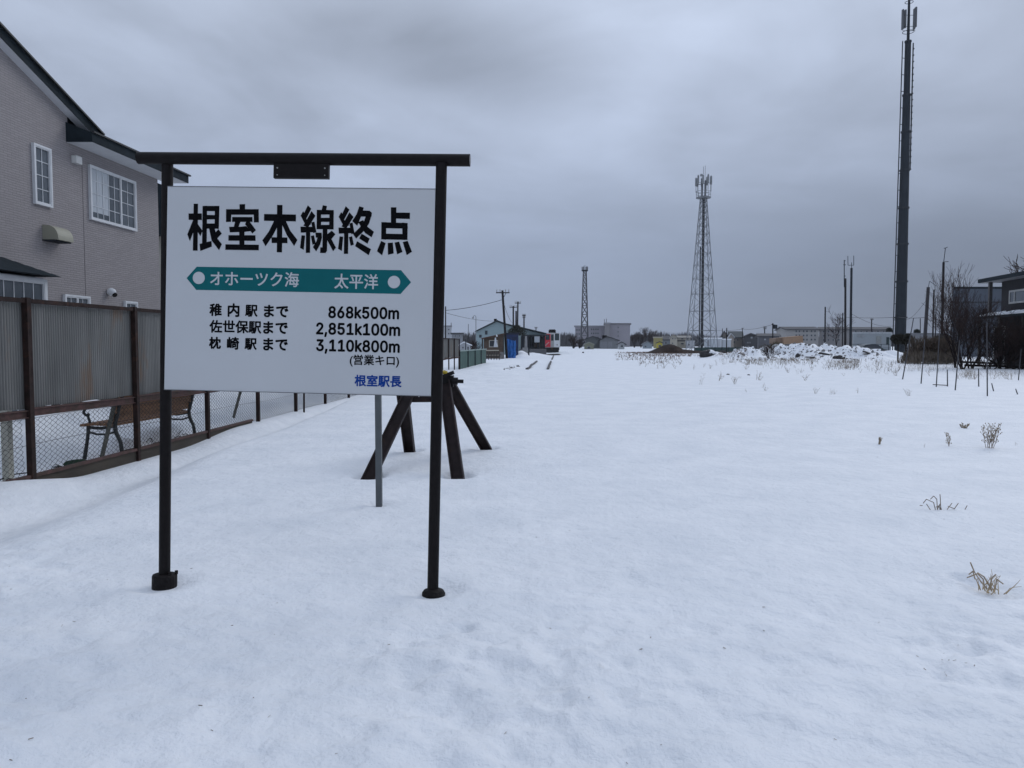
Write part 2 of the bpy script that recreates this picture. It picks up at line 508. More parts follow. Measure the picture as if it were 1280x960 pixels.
# ------------------------------------------------------------------ lettering
TITLE = {'ne':[[(-508,398),(-487,398),(-485,178),(-508,178)],[(-532,352),(-468,353),(-467,322),(-531,322)],[(-509,323),(-504,312),(-506,269),(-523,222),(-536,254)],[(-489,307),(-463,272),(-473,246),(-489,270)],[(-465,388),(-443,389),(-442,207),(-464,207)],[(-465,388),(-384,389),(-384,364),(-464,364)],[(-406,389),(-384,389),(-385,283),(-405,282)],[(-446,346),(-403,346),(-402,326),(-446,325)],[(-445,306),(-385,307),(-385,282),(-445,282)],[(-476,210),(-419,225),(-417,198),(-472,177)],[(-432,284),(-405,284),(-391,236),(-369,210),(-382,182),(-418,226)],[(-387,280),(-370,260),(-394,235),(-406,258)]],'shitsu':[[(-288,398),(-261,399),(-261,373),(-287,373)],[(-352,374),(-196,376),(-195,350),(-351,348)],[(-352,374),(-326,374),(-327,315),(-351,314)],[(-220,376),(-196,376),(-194,314),(-218,314)],[(-322,338),(-225,339),(-224,316),(-322,315)],[(-308,316),(-282,316),(-291,291),(-313,291)],[(-336,292),(-282,293),(-254,296),(-232,273),(-263,269),(-332,266)],[(-254,317),(-237,316),(-207,278),(-224,262),(-260,305)],[(-287,271),(-262,272),(-261,207),(-285,207)],[(-338,253),(-209,254),(-208,228),(-338,227)],[(-352,210),(-192,210),(-192,184),(-352,184)]],'hon':[[(-109,397),(-83,397),(-81,176),(-106,176)],[(-170,354),(-18,353),(-18,321),(-170,322)],[(-121,324),(-97,324),(-105,296),(-124,258),(-160,203),(-176,231),(-146,272)],[(-90,324),(-66,324),(-44,278),(-9,235),(-24,206),(-60,257),(-82,303)],[(-133,246),(-57,246),(-56,219),(-131,219)]],'sen':[[(37,397),(54,381),(29,330),(3,346),(15,369),(21,362)],[(5,347),(28,336),(55,309),(32,297),(12,333)],[(55,370),(74,348),(41,294),(18,302)],[(4,297),(72,297),(75,272),(6,269)],[(55,318),(70,321),(80,272),(65,268)],[(31,274),(51,274),(52,176),(32,175)],[(10,257),(27,256),(22,189),(4,198)],[(54,254),(69,258),(78,219),(63,213)],[(108,398),(128,394),(124,374),(103,374)],[(80,376),(100,376),(102,287),(81,286)],[(140,376),(160,376),(161,287),(140,287)],[(80,376),(160,376),(161,355),(80,354)],[(97,339),(142,340),(142,321),(97,320)],[(81,306),(161,307),(161,286),(82,286)],[(110,288),(132,288),(132,186),(125,176),(100,176),(100,202),(110,202)],[(76,270),(105,270),(107,247),(99,215),(81,183),(65,203),(82,231),(86,247),(78,247)],[(153,280),(170,264),(151,240),(133,255),(132,264)],[(131,266),(151,243),(174,201),(161,185),(132,236)]],'shu':[[(216,395),(234,379),(208,327),(183,343),(195,367),(201,360)],[(185,344),(208,333),(235,307),(212,295),(192,330)],[(234,367),(254,345),(221,292),(198,300)],[(184,295),(252,295),(254,270),(186,267)],[(235,315),(250,319),(260,269),(245,265)],[(211,272),(231,272),(232,174),(212,173)],[(190,254),(207,253),(202,187),(184,196)],[(234,251),(249,256),(258,217),(243,211)],[(280,395),(301,389),(292,354),(272,304),(248,326),(268,358)],[(285,376),(329,375),(340,365),(338,348),(285,347)],[(312,352),(339,357),(328,317),(310,287),(268,245),(253,266),(284,296),(304,326)],[(276,321),(299,331),(321,300),(351,278),(341,252),(310,271)],[(294,268),(332,246),(322,222),(282,246)],[(273,233),(339,197),(329,169),(264,210)]],'ten':[[(428,392),(454,392),(454,318),(430,318)],[(451,368),(518,368),(518,339),(452,340)],[(385,323),(508,320),(509,294),(386,295)],[(385,323),(408,323),(409,242),(386,243)],[(483,322),(508,320),(509,242),(485,242)],[(386,270),(508,269),(509,242),(386,243)],[(386,236),(407,226),(392,169),(367,188)],[(417,227),(441,229),(446,179),(419,172)],[(449,229),(470,234),(487,186),(462,175)],[(487,232),(510,238),(531,188),(507,172)]]}
GLYPHS = {
    'r1a': '660,809 687,761 711,710 727,665 795,696 777,739 752,788 723,835;697,396 697,267 536,267 536,396;347,832 263,801 161,774 54,752 63,733 71,712 77,694 117,700 158,707 199,715 199,553 46,553 46,483 184,483 141,366 88,256 30,167 44,144 59,118 70,94 116,167 160,258 199,357 199,-81 273,-81 273,381 309,325 343,269 367,225 412,286 374,338 317,409 273,463 273,483 363,483 361,481 374,461 388,437 399,416 422,443 444,472 465,502 465,-81 536,-81 536,-8 957,-8 957,62 767,62 767,199 919,199 919,267 767,267 767,396 917,396 917,464 767,464 767,591 942,591 942,659 554,659 578,711 600,763 619,814 546,835 505,722 448,607 380,504 380,553 273,553 273,732 317,744 358,757 395,771;697,464 536,464 536,591 697,591;697,199 697,62 536,62 536,199',
    'r1b': '99,669 99,-82 173,-82 173,595 462,595 441,455 364,310 199,179 219,162 238,141 253,122 368,206 448,297 498,392 591,303 677,213 742,135 804,184 725,270 625,369 521,464 529,509 535,552 538,595 829,595 829,20 827,6 819,-2 804,-5 770,-5 713,-5 645,-3 656,-27 665,-55 671,-79 752,-79 814,-75 858,-67 885,-50 899,-22 903,19 903,669 539,669 539,840 463,840 463,669',
    'r1c': '226,216 244,161 258,104 265,54 306,64 297,113 283,170 264,224;152,206 161,143 165,79 166,21 207,28 206,84 200,148 191,211;81,226 74,139 58,59 29,-3 71,-28 102,40 119,125 127,218;536,799 536,419 530,264 501,102 433,-43 453,-54 476,-68 494,-82 563,64 597,229 606,389 697,389 741,191 812,32 919,-84 933,-62 952,-41 970,-23 872,76 806,216 765,389 926,389 926,799;606,730 857,730 857,459 606,459;249,587 249,496 152,496 152,587;87,799 87,283 400,283 397,224 393,172 390,128 375,166 355,207 333,246 298,233 321,189 341,143 355,102 388,116 380,51 371,11 361,-10 353,-18 344,-21 332,-22 313,-22 285,-20 252,-17 260,-37 266,-59 269,-79 304,-80 336,-80 361,-79 383,-75 400,-67 416,-52 437,1 453,116 465,314 466,326 467,338 467,344 312,344 312,437 438,437 438,496 312,496 312,587 438,587 438,647 312,647 312,736 458,736 458,799;249,647 152,647 152,736 249,736;249,437 249,344 152,344 152,437',
    'r1d': '500,178 501,111 486,58 448,31 395,24 315,35 270,64 256,105 273,147 323,177 403,188 436,187 468,184;185,473 186,398 268,391 357,386 436,384 493,384 497,248 470,251 442,253 413,254 289,235 210,181 182,101 208,20 282,-29 404,-46 507,-25 563,27 580,94 578,156 672,113 753,60 820,5 866,76 795,129 696,186 574,232 567,386 660,391 752,398 844,409 845,484 754,472 661,463 566,457 566,469 566,597 661,603 752,611 836,620 837,693 747,681 656,672 566,666 567,727 568,753 570,775 573,794 488,794 490,776 491,754 492,734 492,663 446,663 364,666 270,674 190,685 191,611 270,603 364,597 447,594 491,594 491,469 491,454 437,454 358,456 268,463;1079,658 1088,571 1234,594 1413,614 1558,630 1469,553 1399,437 1371,292 1433,109 1582,2 1767,-37 1796,46 1634,74 1504,155 1451,309 1479,434 1558,550 1680,626 1741,637 1811,641 1876,642 1876,722 1800,718 1710,712 1606,704 1425,688 1270,673 1168,663 1145,661 1115,659;1732,519 1681,497 1710,453 1738,405 1763,356 1814,380 1789,428 1759,478;1841,561 1792,538 1822,494 1850,447 1876,398 1928,423 1901,471 1869,520',
    'r2a': '534,832 524,765 512,700 500,636 299,636 299,564 484,564 426,373 349,208 247,73 268,56 291,34 307,16 379,110 441,217 493,337 493,305 662,305 662,23 410,23 410,-48 961,-48 961,23 735,23 735,305 940,305 940,376 507,376 527,436 545,499 561,564 963,564 963,636 577,636 589,697 600,760 610,824;277,837 207,689 118,553 20,441 35,418 50,390 62,367 100,407 137,451 173,499 173,-77 245,-77 245,609 283,676 317,745 347,815;1457,835 1457,590 1275,590 1275,813 1197,813 1197,590 1051,590 1051,517 1197,517 1197,-15 1922,-15 1922,58 1275,58 1275,517 1457,517 1457,200 1801,200 1801,517 1950,517 1950,590 1801,590 1801,824 1723,824 1723,590 1532,590 1532,835;1723,517 1723,269 1532,269 1532,517;2452,726 2824,726 2824,542 2452,542;2380,793 2380,474 2598,474 2598,350 2306,350 2306,281 2554,281 2475,178 2379,89 2277,23 2295,5 2314,-16 2329,-36 2427,34 2519,126 2598,232 2598,-80 2673,-80 2673,235 2748,128 2836,34 2928,-38 2944,-17 2963,4 2981,22 2884,89 2793,178 2718,281 2954,281 2954,350 2673,350 2673,474 2899,474 2899,793;2277,837 2208,689 2120,553 2023,441 2038,418 2054,390 2065,367 2102,406 2138,449 2173,496 2173,-77 2245,-77 2245,607 2283,674 2317,744 2347,815;3226,216 3244,161 3258,104 3265,54 3306,64 3297,113 3283,170 3264,224;3152,206 3161,143 3165,79 3166,21 3207,28 3206,84 3200,148 3191,211;3081,226 3074,139 3058,59 3029,-3 3071,-28 3102,40 3119,125 3127,218;3536,799 3536,419 3530,264 3501,102 3433,-43 3453,-54 3476,-68 3494,-82 3563,64 3597,229 3606,389 3697,389 3741,191 3812,32 3919,-84 3933,-62 3952,-41 3970,-23 3872,76 3806,216 3765,389 3926,389 3926,799;3606,730 3857,730 3857,459 3606,459;3249,587 3249,496 3152,496 3152,587;3087,799 3087,283 3400,283 3397,224 3393,172 3390,128 3375,166 3355,207 3333,246 3298,233 3321,189 3341,143 3355,102 3388,116 3380,51 3371,11 3361,-10 3353,-18 3344,-21 3332,-22 3313,-22 3285,-20 3252,-17 3260,-37 3266,-59 3269,-79 3304,-80 3336,-80 3361,-79 3383,-75 3400,-67 3416,-52 3437,1 3453,116 3465,314 3466,326 3467,338 3467,344 3312,344 3312,437 3438,437 3438,496 3312,496 3312,587 3438,587 3438,647 3312,647 3312,736 3458,736 3458,799;3249,647 3152,647 3152,736 3249,736;3249,437 3249,344 3152,344 3152,437',
    'r3a': '608,840 608,684 608,644 405,644 405,431 473,431 473,577 605,577 572,377 481,165 302,-36 325,-50 348,-65 367,-80 520,85 613,262 661,439 661,35 669,-27 698,-59 756,-68 789,-68 836,-68 869,-68 923,-52 952,4 964,116 943,124 919,134 900,146 896,52 885,9 863,-1 833,-1 793,-1 766,-1 744,1 734,12 731,35 731,453 663,453 669,495 674,537 677,577 859,577 859,431 929,431 929,644 680,644 680,684 680,840;186,840 186,647 47,647 47,577 179,577 141,437 89,303 29,197 44,175 58,149 69,124 111,201 151,296 186,402 186,-79 257,-79 257,444 286,392 313,342 332,301 380,358 346,410 297,484 257,539 257,577 382,577 382,647 257,647 257,840',
    'r3b': '477,332 477,39 539,39 539,96 731,96 731,332;539,276 669,276 669,152 539,152;657,839 656,808 653,778 650,751 440,751 440,689 638,689 601,616 534,564 427,527 441,511 454,491 464,473 560,505 629,548 676,604 751,561 822,517 878,480 926,532 861,573 781,618 701,661 708,689 931,689 931,751 719,751 722,779 724,808 726,839;410,470 410,407 827,407 827,7 825,-5 818,-11 805,-13 777,-13 728,-12 668,-11 679,-33 689,-58 695,-80 766,-79 819,-76 857,-68 881,-53 894,-29 898,6 898,407 962,407 962,470;63,675 63,51 328,76 328,33 385,33 385,676 328,676 328,143 254,136 254,831 191,831 191,130 119,123 119,675',
    'n1': '226,-7 193,-5 163,1 136,11 111,25 91,42 74,62 62,84 54,109 52,135 53,156 58,176 65,195 75,212 87,228 101,241 117,252 134,260 153,265 153,267 129,276 109,289 93,308 80,330 73,354 70,380 73,405 79,429 90,450 106,469 124,485 146,498 170,508 197,514 226,516 255,514 282,508 306,498 328,485 346,469 361,450 373,429 379,405 382,380 379,354 372,330 359,308 343,289 323,276 300,267 300,265 319,260 335,252 351,241 365,228 377,212 387,195 395,176 399,156 401,135 398,109 391,84 378,62 362,42 341,25 317,11 289,1 259,-5;226,49 248,50 267,54 285,60 300,69 313,79 323,91 331,106 335,121 337,139 335,157 330,173 322,189 312,202 298,213 283,223 265,230 247,234 226,235 206,234 187,230 169,223 154,213 140,202 130,189 122,173 117,157 115,139 117,121 121,106 129,91 139,79 152,69 167,60 185,54 205,50;226,290 244,291 260,294 274,300 287,308 298,318 307,330 314,344 318,359 319,376 318,392 314,407 308,420 299,432 288,442 275,449 260,455 244,459 226,460 208,459 192,455 177,449 164,442 153,432 145,420 138,407 134,392 133,376 134,359 138,344 145,330 154,318 165,308 178,300 193,294 209,291;679,-7 649,-4 621,3 595,15 573,31 553,51 538,74 526,101 519,130 517,162 518,187 524,212 533,239 546,268 566,302 590,340 705,509 775,509 604,261 598,261 604,270 610,279 618,288 627,295 637,302 649,307 661,311 674,313 688,314 718,312 745,305 769,295 790,280 808,262 823,240 833,215 840,187 842,157 840,127 833,98 821,73 805,50 786,30 763,14 738,3 710,-4;679,48 698,50 716,55 732,63 746,73 758,86 767,101 775,119 779,137 780,157 779,178 775,196 767,213 758,228 746,241 732,251 716,259 698,264 679,265 660,264 643,259 627,252 613,241 601,229 591,214 584,197 579,179 578,158 579,138 584,119 591,102 601,86 613,73 627,63 643,55 660,50;1132,-7 1099,-5 1069,1 1042,11 1017,25 997,42 980,62 968,84 960,109 958,135 959,156 964,176 971,195 981,212 993,228 1007,241 1023,252 1040,260 1059,265 1059,267 1035,276 1015,289 999,308 986,330 979,354 976,380 979,405 985,429 997,450 1012,469 1030,485 1052,498 1076,508 1103,514 1132,516 1161,514 1188,508 1212,498 1234,485 1252,469 1267,450 1279,429 1286,405 1288,380 1285,354 1278,330 1265,308 1249,289 1229,276 1207,267 1207,265 1225,260 1242,252 1257,241 1271,228 1283,212 1293,195 1301,176 1305,156 1307,135 1304,109 1297,84 1285,62 1268,42 1247,25 1223,11 1195,1 1165,-5;1132,49 1154,50 1173,54 1191,60 1206,69 1219,79 1229,91 1237,106 1241,121 1243,139 1241,157 1236,173 1228,189 1218,202 1205,213 1189,223 1172,230 1153,234 1132,235 1112,234 1093,230 1075,223 1060,213 1047,202 1036,189 1028,173 1023,157 1022,139 1023,121 1028,106 1035,91 1045,79 1058,69 1073,60 1091,54 1111,50;1132,290 1150,291 1166,294 1180,300 1193,308 1204,318 1213,330 1220,344 1224,359 1225,376 1224,392 1220,407 1214,420 1205,432 1194,442 1181,449 1166,455 1150,459 1132,460 1115,459 1098,455 1083,449 1071,442 1060,432 1051,420 1044,407 1040,392 1039,376 1040,359 1044,344 1051,330 1060,318 1071,308 1084,300 1099,294 1115,291;1469,137 1469,212 1480,212 1644,379 1719,379 1543,199 1536,199;1412,0 1412,509 1473,509 1473,0;1653,0 1507,186 1550,229 1731,0;1961,-7 1932,-5 1905,1 1880,11 1858,25 1838,41 1823,60 1811,82 1803,105 1800,130 1862,130 1865,115 1870,102 1878,89 1888,78 1900,68 1913,60 1928,54 1944,51 1961,50 1981,51 1999,56 2016,64 2031,75 2044,89 2054,104 2062,122 2066,141 2068,162 2066,183 2061,203 2053,221 2043,237 2030,251 2015,262 1997,270 1978,275 1958,277 1941,276 1924,273 1907,268 1892,262 1879,255 1868,246 1807,253 1836,509 2106,509 2106,452 1890,452 1874,301 1876,301 1888,311 1902,318 1917,325 1934,330 1951,333 1969,334 1992,332 2013,328 2034,321 2052,311 2070,299 2085,285 2098,269 2109,251 2119,231 2125,210 2129,187 2131,163 2128,132 2121,102 2109,76 2092,52 2072,32 2048,15 2022,3 1993,-4;2420,-7 2384,-3 2351,7 2323,24 2298,48 2278,77 2262,113 2250,155 2243,202 2241,254 2243,306 2250,353 2262,395 2278,431 2299,461 2323,484 2352,502 2384,512 2420,516 2455,512 2487,502 2516,484 2540,461 2561,431 2577,395 2589,353 2596,306 2598,254 2596,202 2589,155 2577,113 2561,77 2541,48 2516,24 2488,7 2456,-3;2420,50 2443,52 2464,60 2483,74 2499,92 2513,116 2523,144 2531,176 2535,213 2537,254 2535,295 2531,332 2523,365 2513,393 2499,416 2483,435 2464,449 2443,457 2420,460 2396,457 2375,449 2356,435 2340,416 2327,393 2316,365 2308,332 2304,295 2302,254 2304,213 2308,176 2316,144 2327,116 2340,92 2356,74 2375,60 2396,52;2873,-7 2837,-3 2804,7 2776,24 2751,48 2731,77 2715,113 2703,155 2696,202 2694,254 2696,306 2703,353 2715,395 2731,431 2752,461 2776,484 2805,502 2837,512 2873,516 2908,512 2940,502 2969,484 2993,461 3014,431 3030,395 3042,353 3049,306 3051,254 3049,202 3042,155 3030,113 3014,77 2994,48 2969,24 2941,7 2909,-3;2873,50 2896,52 2917,60 2936,74 2952,92 2966,116 2976,144 2984,176 2988,213 2990,254 2988,295 2984,332 2976,365 2966,393 2952,416 2936,435 2917,449 2896,457 2873,460 2849,457 2828,449 2809,435 2793,416 2780,393 2769,365 2761,332 2757,295 2755,254 2757,213 2761,176 2769,144 2780,116 2793,92 2809,74 2828,60 2849,52;3152,0 3152,379 3211,379 3211,295 3207,295 3213,314 3221,331 3231,346 3243,358 3257,368 3271,376 3286,382 3302,385 3318,386 3344,383 3367,375 3386,361 3402,342 3413,320 3420,295 3411,295 3417,312 3425,329 3436,343 3449,356 3463,366 3480,375 3497,381 3516,385 3536,386 3557,385 3577,380 3596,372 3613,361 3628,346 3640,328 3649,307 3654,283 3656,255 3656,0 3595,0 3595,254 3592,279 3584,298 3572,313 3555,323 3537,329 3518,330 3501,329 3486,326 3473,320 3462,312 3452,302 3444,290 3439,277 3435,263 3434,247 3434,0 3373,0 3373,260 3371,280 3364,297 3352,311 3337,322 3319,328 3298,330 3284,329 3270,326 3257,320 3244,312 3234,302 3225,289 3218,274 3214,257 3213,238 3213,0',
    'n2': '64,0 64,47 234,229 252,248 268,266 282,282 294,298 303,312 311,327 316,341 319,356 320,371 319,389 315,405 308,419 298,431 287,441 273,449 258,455 241,458 224,460 205,458 188,454 172,447 159,438 148,427 139,413 132,398 128,381 127,362 66,362 68,391 75,418 86,442 102,464 121,482 143,496 168,507 196,513 225,516 254,513 281,507 306,497 328,482 346,465 361,445 372,423 379,398 381,372 380,354 377,336 371,318 363,299 351,280 336,259 317,235 294,209 267,180 153,60 153,57 389,57 389,0;491,-119 521,71 590,71 537,-119;867,-7 834,-5 804,1 776,11 752,25 732,42 715,62 703,84 695,109 693,135 694,156 699,176 706,195 716,212 728,228 742,241 758,252 775,260 793,265 793,267 770,276 750,289 734,308 721,330 714,354 711,380 713,405 720,429 731,450 746,469 765,485 787,498 811,508 838,514 867,516 896,514 922,508 947,498 969,485 987,469 1002,450 1014,429 1020,405 1023,380 1020,354 1013,330 1000,308 984,289 964,276 941,267 941,265 959,260 976,252 992,241 1006,228 1018,212 1028,195 1036,176 1040,156 1042,135 1039,109 1032,84 1019,62 1003,42 982,25 958,11 930,1 900,-5;867,49 889,50 908,54 926,60 941,69 953,79 964,91 971,106 976,121 977,139 976,157 971,173 963,189 952,202 939,213 924,223 906,230 887,234 867,235 847,234 828,230 810,223 794,213 781,202 771,189 763,173 758,157 756,139 758,121 762,106 770,91 780,79 793,69 808,60 826,54 845,50;867,290 884,291 900,294 915,300 928,308 939,318 948,330 955,344 959,359 960,376 959,392 955,407 948,420 940,432 929,442 916,449 901,455 885,459 867,460 849,459 833,455 818,449 805,442 794,432 785,420 779,407 775,392 774,376 775,359 779,344 785,330 794,318 805,308 819,300 833,294 850,291;1315,-7 1286,-5 1259,1 1234,11 1212,25 1193,41 1177,60 1165,82 1157,105 1154,130 1216,130 1219,115 1224,102 1232,89 1242,78 1254,68 1267,60 1282,54 1298,51 1315,50 1335,51 1353,56 1370,64 1385,75 1398,89 1408,104 1416,122 1420,141 1422,162 1420,183 1415,203 1407,221 1397,237 1384,251 1369,262 1351,270 1332,275 1312,277 1295,276 1278,273 1261,268 1246,262 1233,255 1222,246 1161,253 1190,509 1460,509 1460,452 1244,452 1228,301 1230,301 1242,311 1256,318 1271,325 1288,330 1305,333 1323,334 1346,332 1367,328 1388,321 1406,311 1424,299 1439,285 1452,269 1464,251 1473,231 1479,210 1483,187 1485,163 1482,132 1475,102 1463,76 1446,52 1426,32 1403,15 1376,3 1347,-4;1623,0 1623,55 1938,55 1938,0;1823,509 1823,0 1759,0 1759,448 1756,448 1633,358 1633,427 1745,509;2110,137 2110,212 2121,212 2284,379 2360,379 2184,199 2177,199;2053,0 2053,509 2114,509 2114,0;2294,0 2148,186 2191,229 2372,0;2457,0 2457,55 2772,55 2772,0;2657,509 2657,0 2593,0 2593,448 2590,448 2467,358 2467,427 2579,509;3060,-7 3024,-3 2992,7 2964,24 2939,48 2919,77 2903,113 2891,155 2884,202 2882,254 2884,306 2891,353 2903,395 2919,431 2940,461 2964,484 2993,502 3025,512 3060,516 3096,512 3128,502 3157,484 3181,461 3202,431 3218,395 3230,353 3237,306 3239,254 3237,202 3230,155 3218,113 3202,77 3182,48 3157,24 3129,7 3096,-3;3060,50 3084,52 3105,60 3124,74 3140,92 3153,116 3164,144 3171,176 3176,213 3178,254 3176,295 3171,332 3164,365 3153,393 3140,416 3124,435 3105,449 3084,457 3060,460 3037,457 3015,449 2997,435 2981,416 2967,393 2957,365 2949,332 2945,295 2943,254 2945,213 2949,176 2957,144 2967,116 2981,92 2997,74 3015,60 3037,52;3513,-7 3478,-3 3445,7 3417,24 3392,48 3372,77 3356,113 3344,155 3337,202 3335,254 3337,306 3344,353 3356,395 3372,431 3393,461 3417,484 3446,502 3478,512 3513,516 3549,512 3581,502 3610,484 3634,461 3655,431 3671,395 3683,353 3690,306 3692,254 3690,202 3683,155 3671,113 3655,77 3635,48 3610,24 3582,7 3549,-3;3513,50 3537,52 3558,60 3577,74 3593,92 3606,116 3617,144 3625,176 3629,213 3631,254 3629,295 3625,332 3617,365 3606,393 3593,416 3577,435 3558,449 3537,457 3513,460 3490,457 3468,449 3450,435 3434,416 3420,393 3410,365 3402,332 3398,295 3396,254 3398,213 3402,176 3410,144 3420,116 3434,92 3450,74 3468,60 3490,52;3792,0 3792,379 3852,379 3852,295 3847,295 3854,314 3862,331 3872,346 3884,358 3897,368 3912,376 3927,382 3943,385 3959,386 3985,383 4008,375 4027,361 4042,342 4054,320 4061,295 4052,295 4058,312 4066,329 4077,343 4090,356 4104,366 4121,375 4138,381 4157,385 4177,386 4198,385 4218,380 4237,372 4254,361 4268,346 4280,328 4289,307 4295,283 4297,255 4297,0 4236,0 4236,254 4233,279 4225,298 4212,313 4196,323 4178,329 4158,330 4142,329 4127,326 4114,320 4102,312 4093,302 4085,290 4080,277 4076,263 4075,247 4075,0 4014,0 4014,260 4012,280 4005,297 3993,311 3977,322 3960,328 3939,330 3925,329 3911,326 3897,320 3885,312 3875,302 3866,289 3859,274 3855,257 3854,238 3854,0',
    'n3': '218,-7 188,-5 159,1 133,10 108,22 88,38 70,57 57,79 48,104 44,132 109,132 112,115 118,100 126,87 137,76 150,66 165,59 182,54 200,51 219,50 239,51 258,55 275,61 291,69 304,80 315,93 323,108 328,125 329,145 328,163 323,180 316,196 306,211 292,223 275,234 254,241 229,246 201,248 157,248 157,299 288,448 288,452 70,452 70,509 372,509 372,461 211,278 211,289 247,290 279,286 308,276 333,262 354,244 371,222 383,198 391,173 393,145 390,116 383,90 370,66 354,45 333,27 309,12 281,2 251,-5;491,-119 521,71 590,71 537,-119;717,0 717,55 1032,55 1032,0;917,509 917,0 853,0 853,448 850,448 727,358 727,427 839,509;1170,0 1170,55 1485,55 1485,0;1370,509 1370,0 1306,0 1306,448 1303,448 1180,358 1180,427 1292,509;1774,-7 1738,-3 1705,7 1677,24 1652,48 1632,77 1616,113 1604,155 1597,202 1595,254 1597,306 1604,353 1616,395 1632,431 1653,461 1677,484 1706,502 1738,512 1774,516 1809,512 1841,502 1870,484 1894,461 1915,431 1931,395 1943,353 1950,306 1952,254 1950,202 1943,155 1931,113 1915,77 1895,48 1870,24 1842,7 1810,-3;1774,50 1797,52 1818,60 1837,74 1853,92 1867,116 1877,144 1885,176 1889,213 1891,254 1889,295 1885,332 1877,365 1867,393 1853,416 1837,435 1818,449 1797,457 1774,460 1750,457 1729,449 1710,435 1694,416 1681,393 1670,365 1662,332 1658,295 1656,254 1658,213 1662,176 1670,144 1681,116 1694,92 1710,74 1729,60 1750,52;2110,137 2110,212 2121,212 2284,379 2360,379 2184,199 2177,199;2053,0 2053,509 2114,509 2114,0;2294,0 2148,186 2191,229 2372,0;2607,-7 2574,-5 2544,1 2516,11 2492,25 2471,42 2455,62 2442,84 2435,109 2433,135 2434,156 2438,176 2446,195 2456,212 2468,228 2482,241 2498,252 2515,260 2533,265 2533,267 2510,276 2490,289 2473,308 2461,330 2453,354 2451,380 2453,405 2460,429 2471,450 2486,469 2505,485 2526,498 2551,508 2578,514 2607,516 2636,514 2662,508 2687,498 2708,485 2727,469 2742,450 2753,429 2760,405 2762,380 2760,354 2752,330 2740,308 2724,289 2704,276 2681,267 2681,265 2699,260 2716,252 2732,241 2746,228 2758,212 2768,195 2776,176 2780,156 2781,135 2779,109 2772,84 2759,62 2742,42 2722,25 2698,11 2670,1 2640,-5;2607,49 2629,50 2648,54 2665,60 2681,69 2693,79 2704,91 2711,106 2716,121 2717,139 2716,157 2711,173 2703,189 2692,202 2679,213 2664,223 2646,230 2627,234 2607,235 2586,234 2567,230 2550,223 2534,213 2521,202 2510,189 2502,173 2498,157 2496,139 2498,121 2502,106 2510,91 2520,79 2533,69 2548,60 2566,54 2585,50;2607,290 2624,291 2640,294 2655,300 2668,308 2679,318 2688,330 2695,344 2699,359 2700,376 2699,392 2695,407 2688,420 2680,432 2669,442 2656,449 2641,455 2625,459 2607,460 2589,459 2573,455 2558,449 2545,442 2534,432 2525,420 2519,407 2515,392 2513,376 2515,359 2519,344 2525,330 2534,318 2545,308 2558,300 2573,294 2589,291;3060,-7 3024,-3 2992,7 2964,24 2939,48 2919,77 2903,113 2891,155 2884,202 2882,254 2884,306 2891,353 2903,395 2919,431 2940,461 2964,484 2993,502 3025,512 3060,516 3096,512 3128,502 3157,484 3181,461 3202,431 3218,395 3230,353 3237,306 3239,254 3237,202 3230,155 3218,113 3202,77 3182,48 3157,24 3129,7 3096,-3;3060,50 3084,52 3105,60 3124,74 3140,92 3153,116 3164,144 3171,176 3176,213 3178,254 3176,295 3171,332 3164,365 3153,393 3140,416 3124,435 3105,449 3084,457 3060,460 3037,457 3015,449 2997,435 2981,416 2967,393 2957,365 2949,332 2945,295 2943,254 2945,213 2949,176 2957,144 2967,116 2981,92 2997,74 3015,60 3037,52;3513,-7 3478,-3 3445,7 3417,24 3392,48 3372,77 3356,113 3344,155 3337,202 3335,254 3337,306 3344,353 3356,395 3372,431 3393,461 3417,484 3446,502 3478,512 3513,516 3549,512 3581,502 3610,484 3634,461 3655,431 3671,395 3683,353 3690,306 3692,254 3690,202 3683,155 3671,113 3655,77 3635,48 3610,24 3582,7 3549,-3;3513,50 3537,52 3558,60 3577,74 3593,92 3606,116 3617,144 3625,176 3629,213 3631,254 3629,295 3625,332 3617,365 3606,393 3593,416 3577,435 3558,449 3537,457 3513,460 3490,457 3468,449 3450,435 3434,416 3420,393 3410,365 3402,332 3398,295 3396,254 3398,213 3402,176 3410,144 3420,116 3434,92 3450,74 3468,60 3490,52;3792,0 3792,379 3852,379 3852,295 3847,295 3854,314 3862,331 3872,346 3884,358 3897,368 3912,376 3927,382 3943,385 3959,386 3985,383 4008,375 4027,361 4042,342 4054,320 4061,295 4052,295 4058,312 4066,329 4077,343 4090,356 4104,366 4121,375 4138,381 4157,385 4177,386 4198,385 4218,380 4237,372 4254,361 4268,346 4280,328 4289,307 4295,283 4297,255 4297,0 4236,0 4236,254 4233,279 4225,298 4212,313 4196,323 4178,329 4158,330 4142,329 4127,326 4114,320 4102,312 4093,302 4085,290 4080,277 4076,263 4075,247 4075,0 4014,0 4014,260 4012,280 4005,297 3993,311 3977,322 3960,328 3939,330 3925,329 3911,326 3897,320 3885,312 3875,302 3866,289 3859,274 3855,257 3854,238 3854,0',
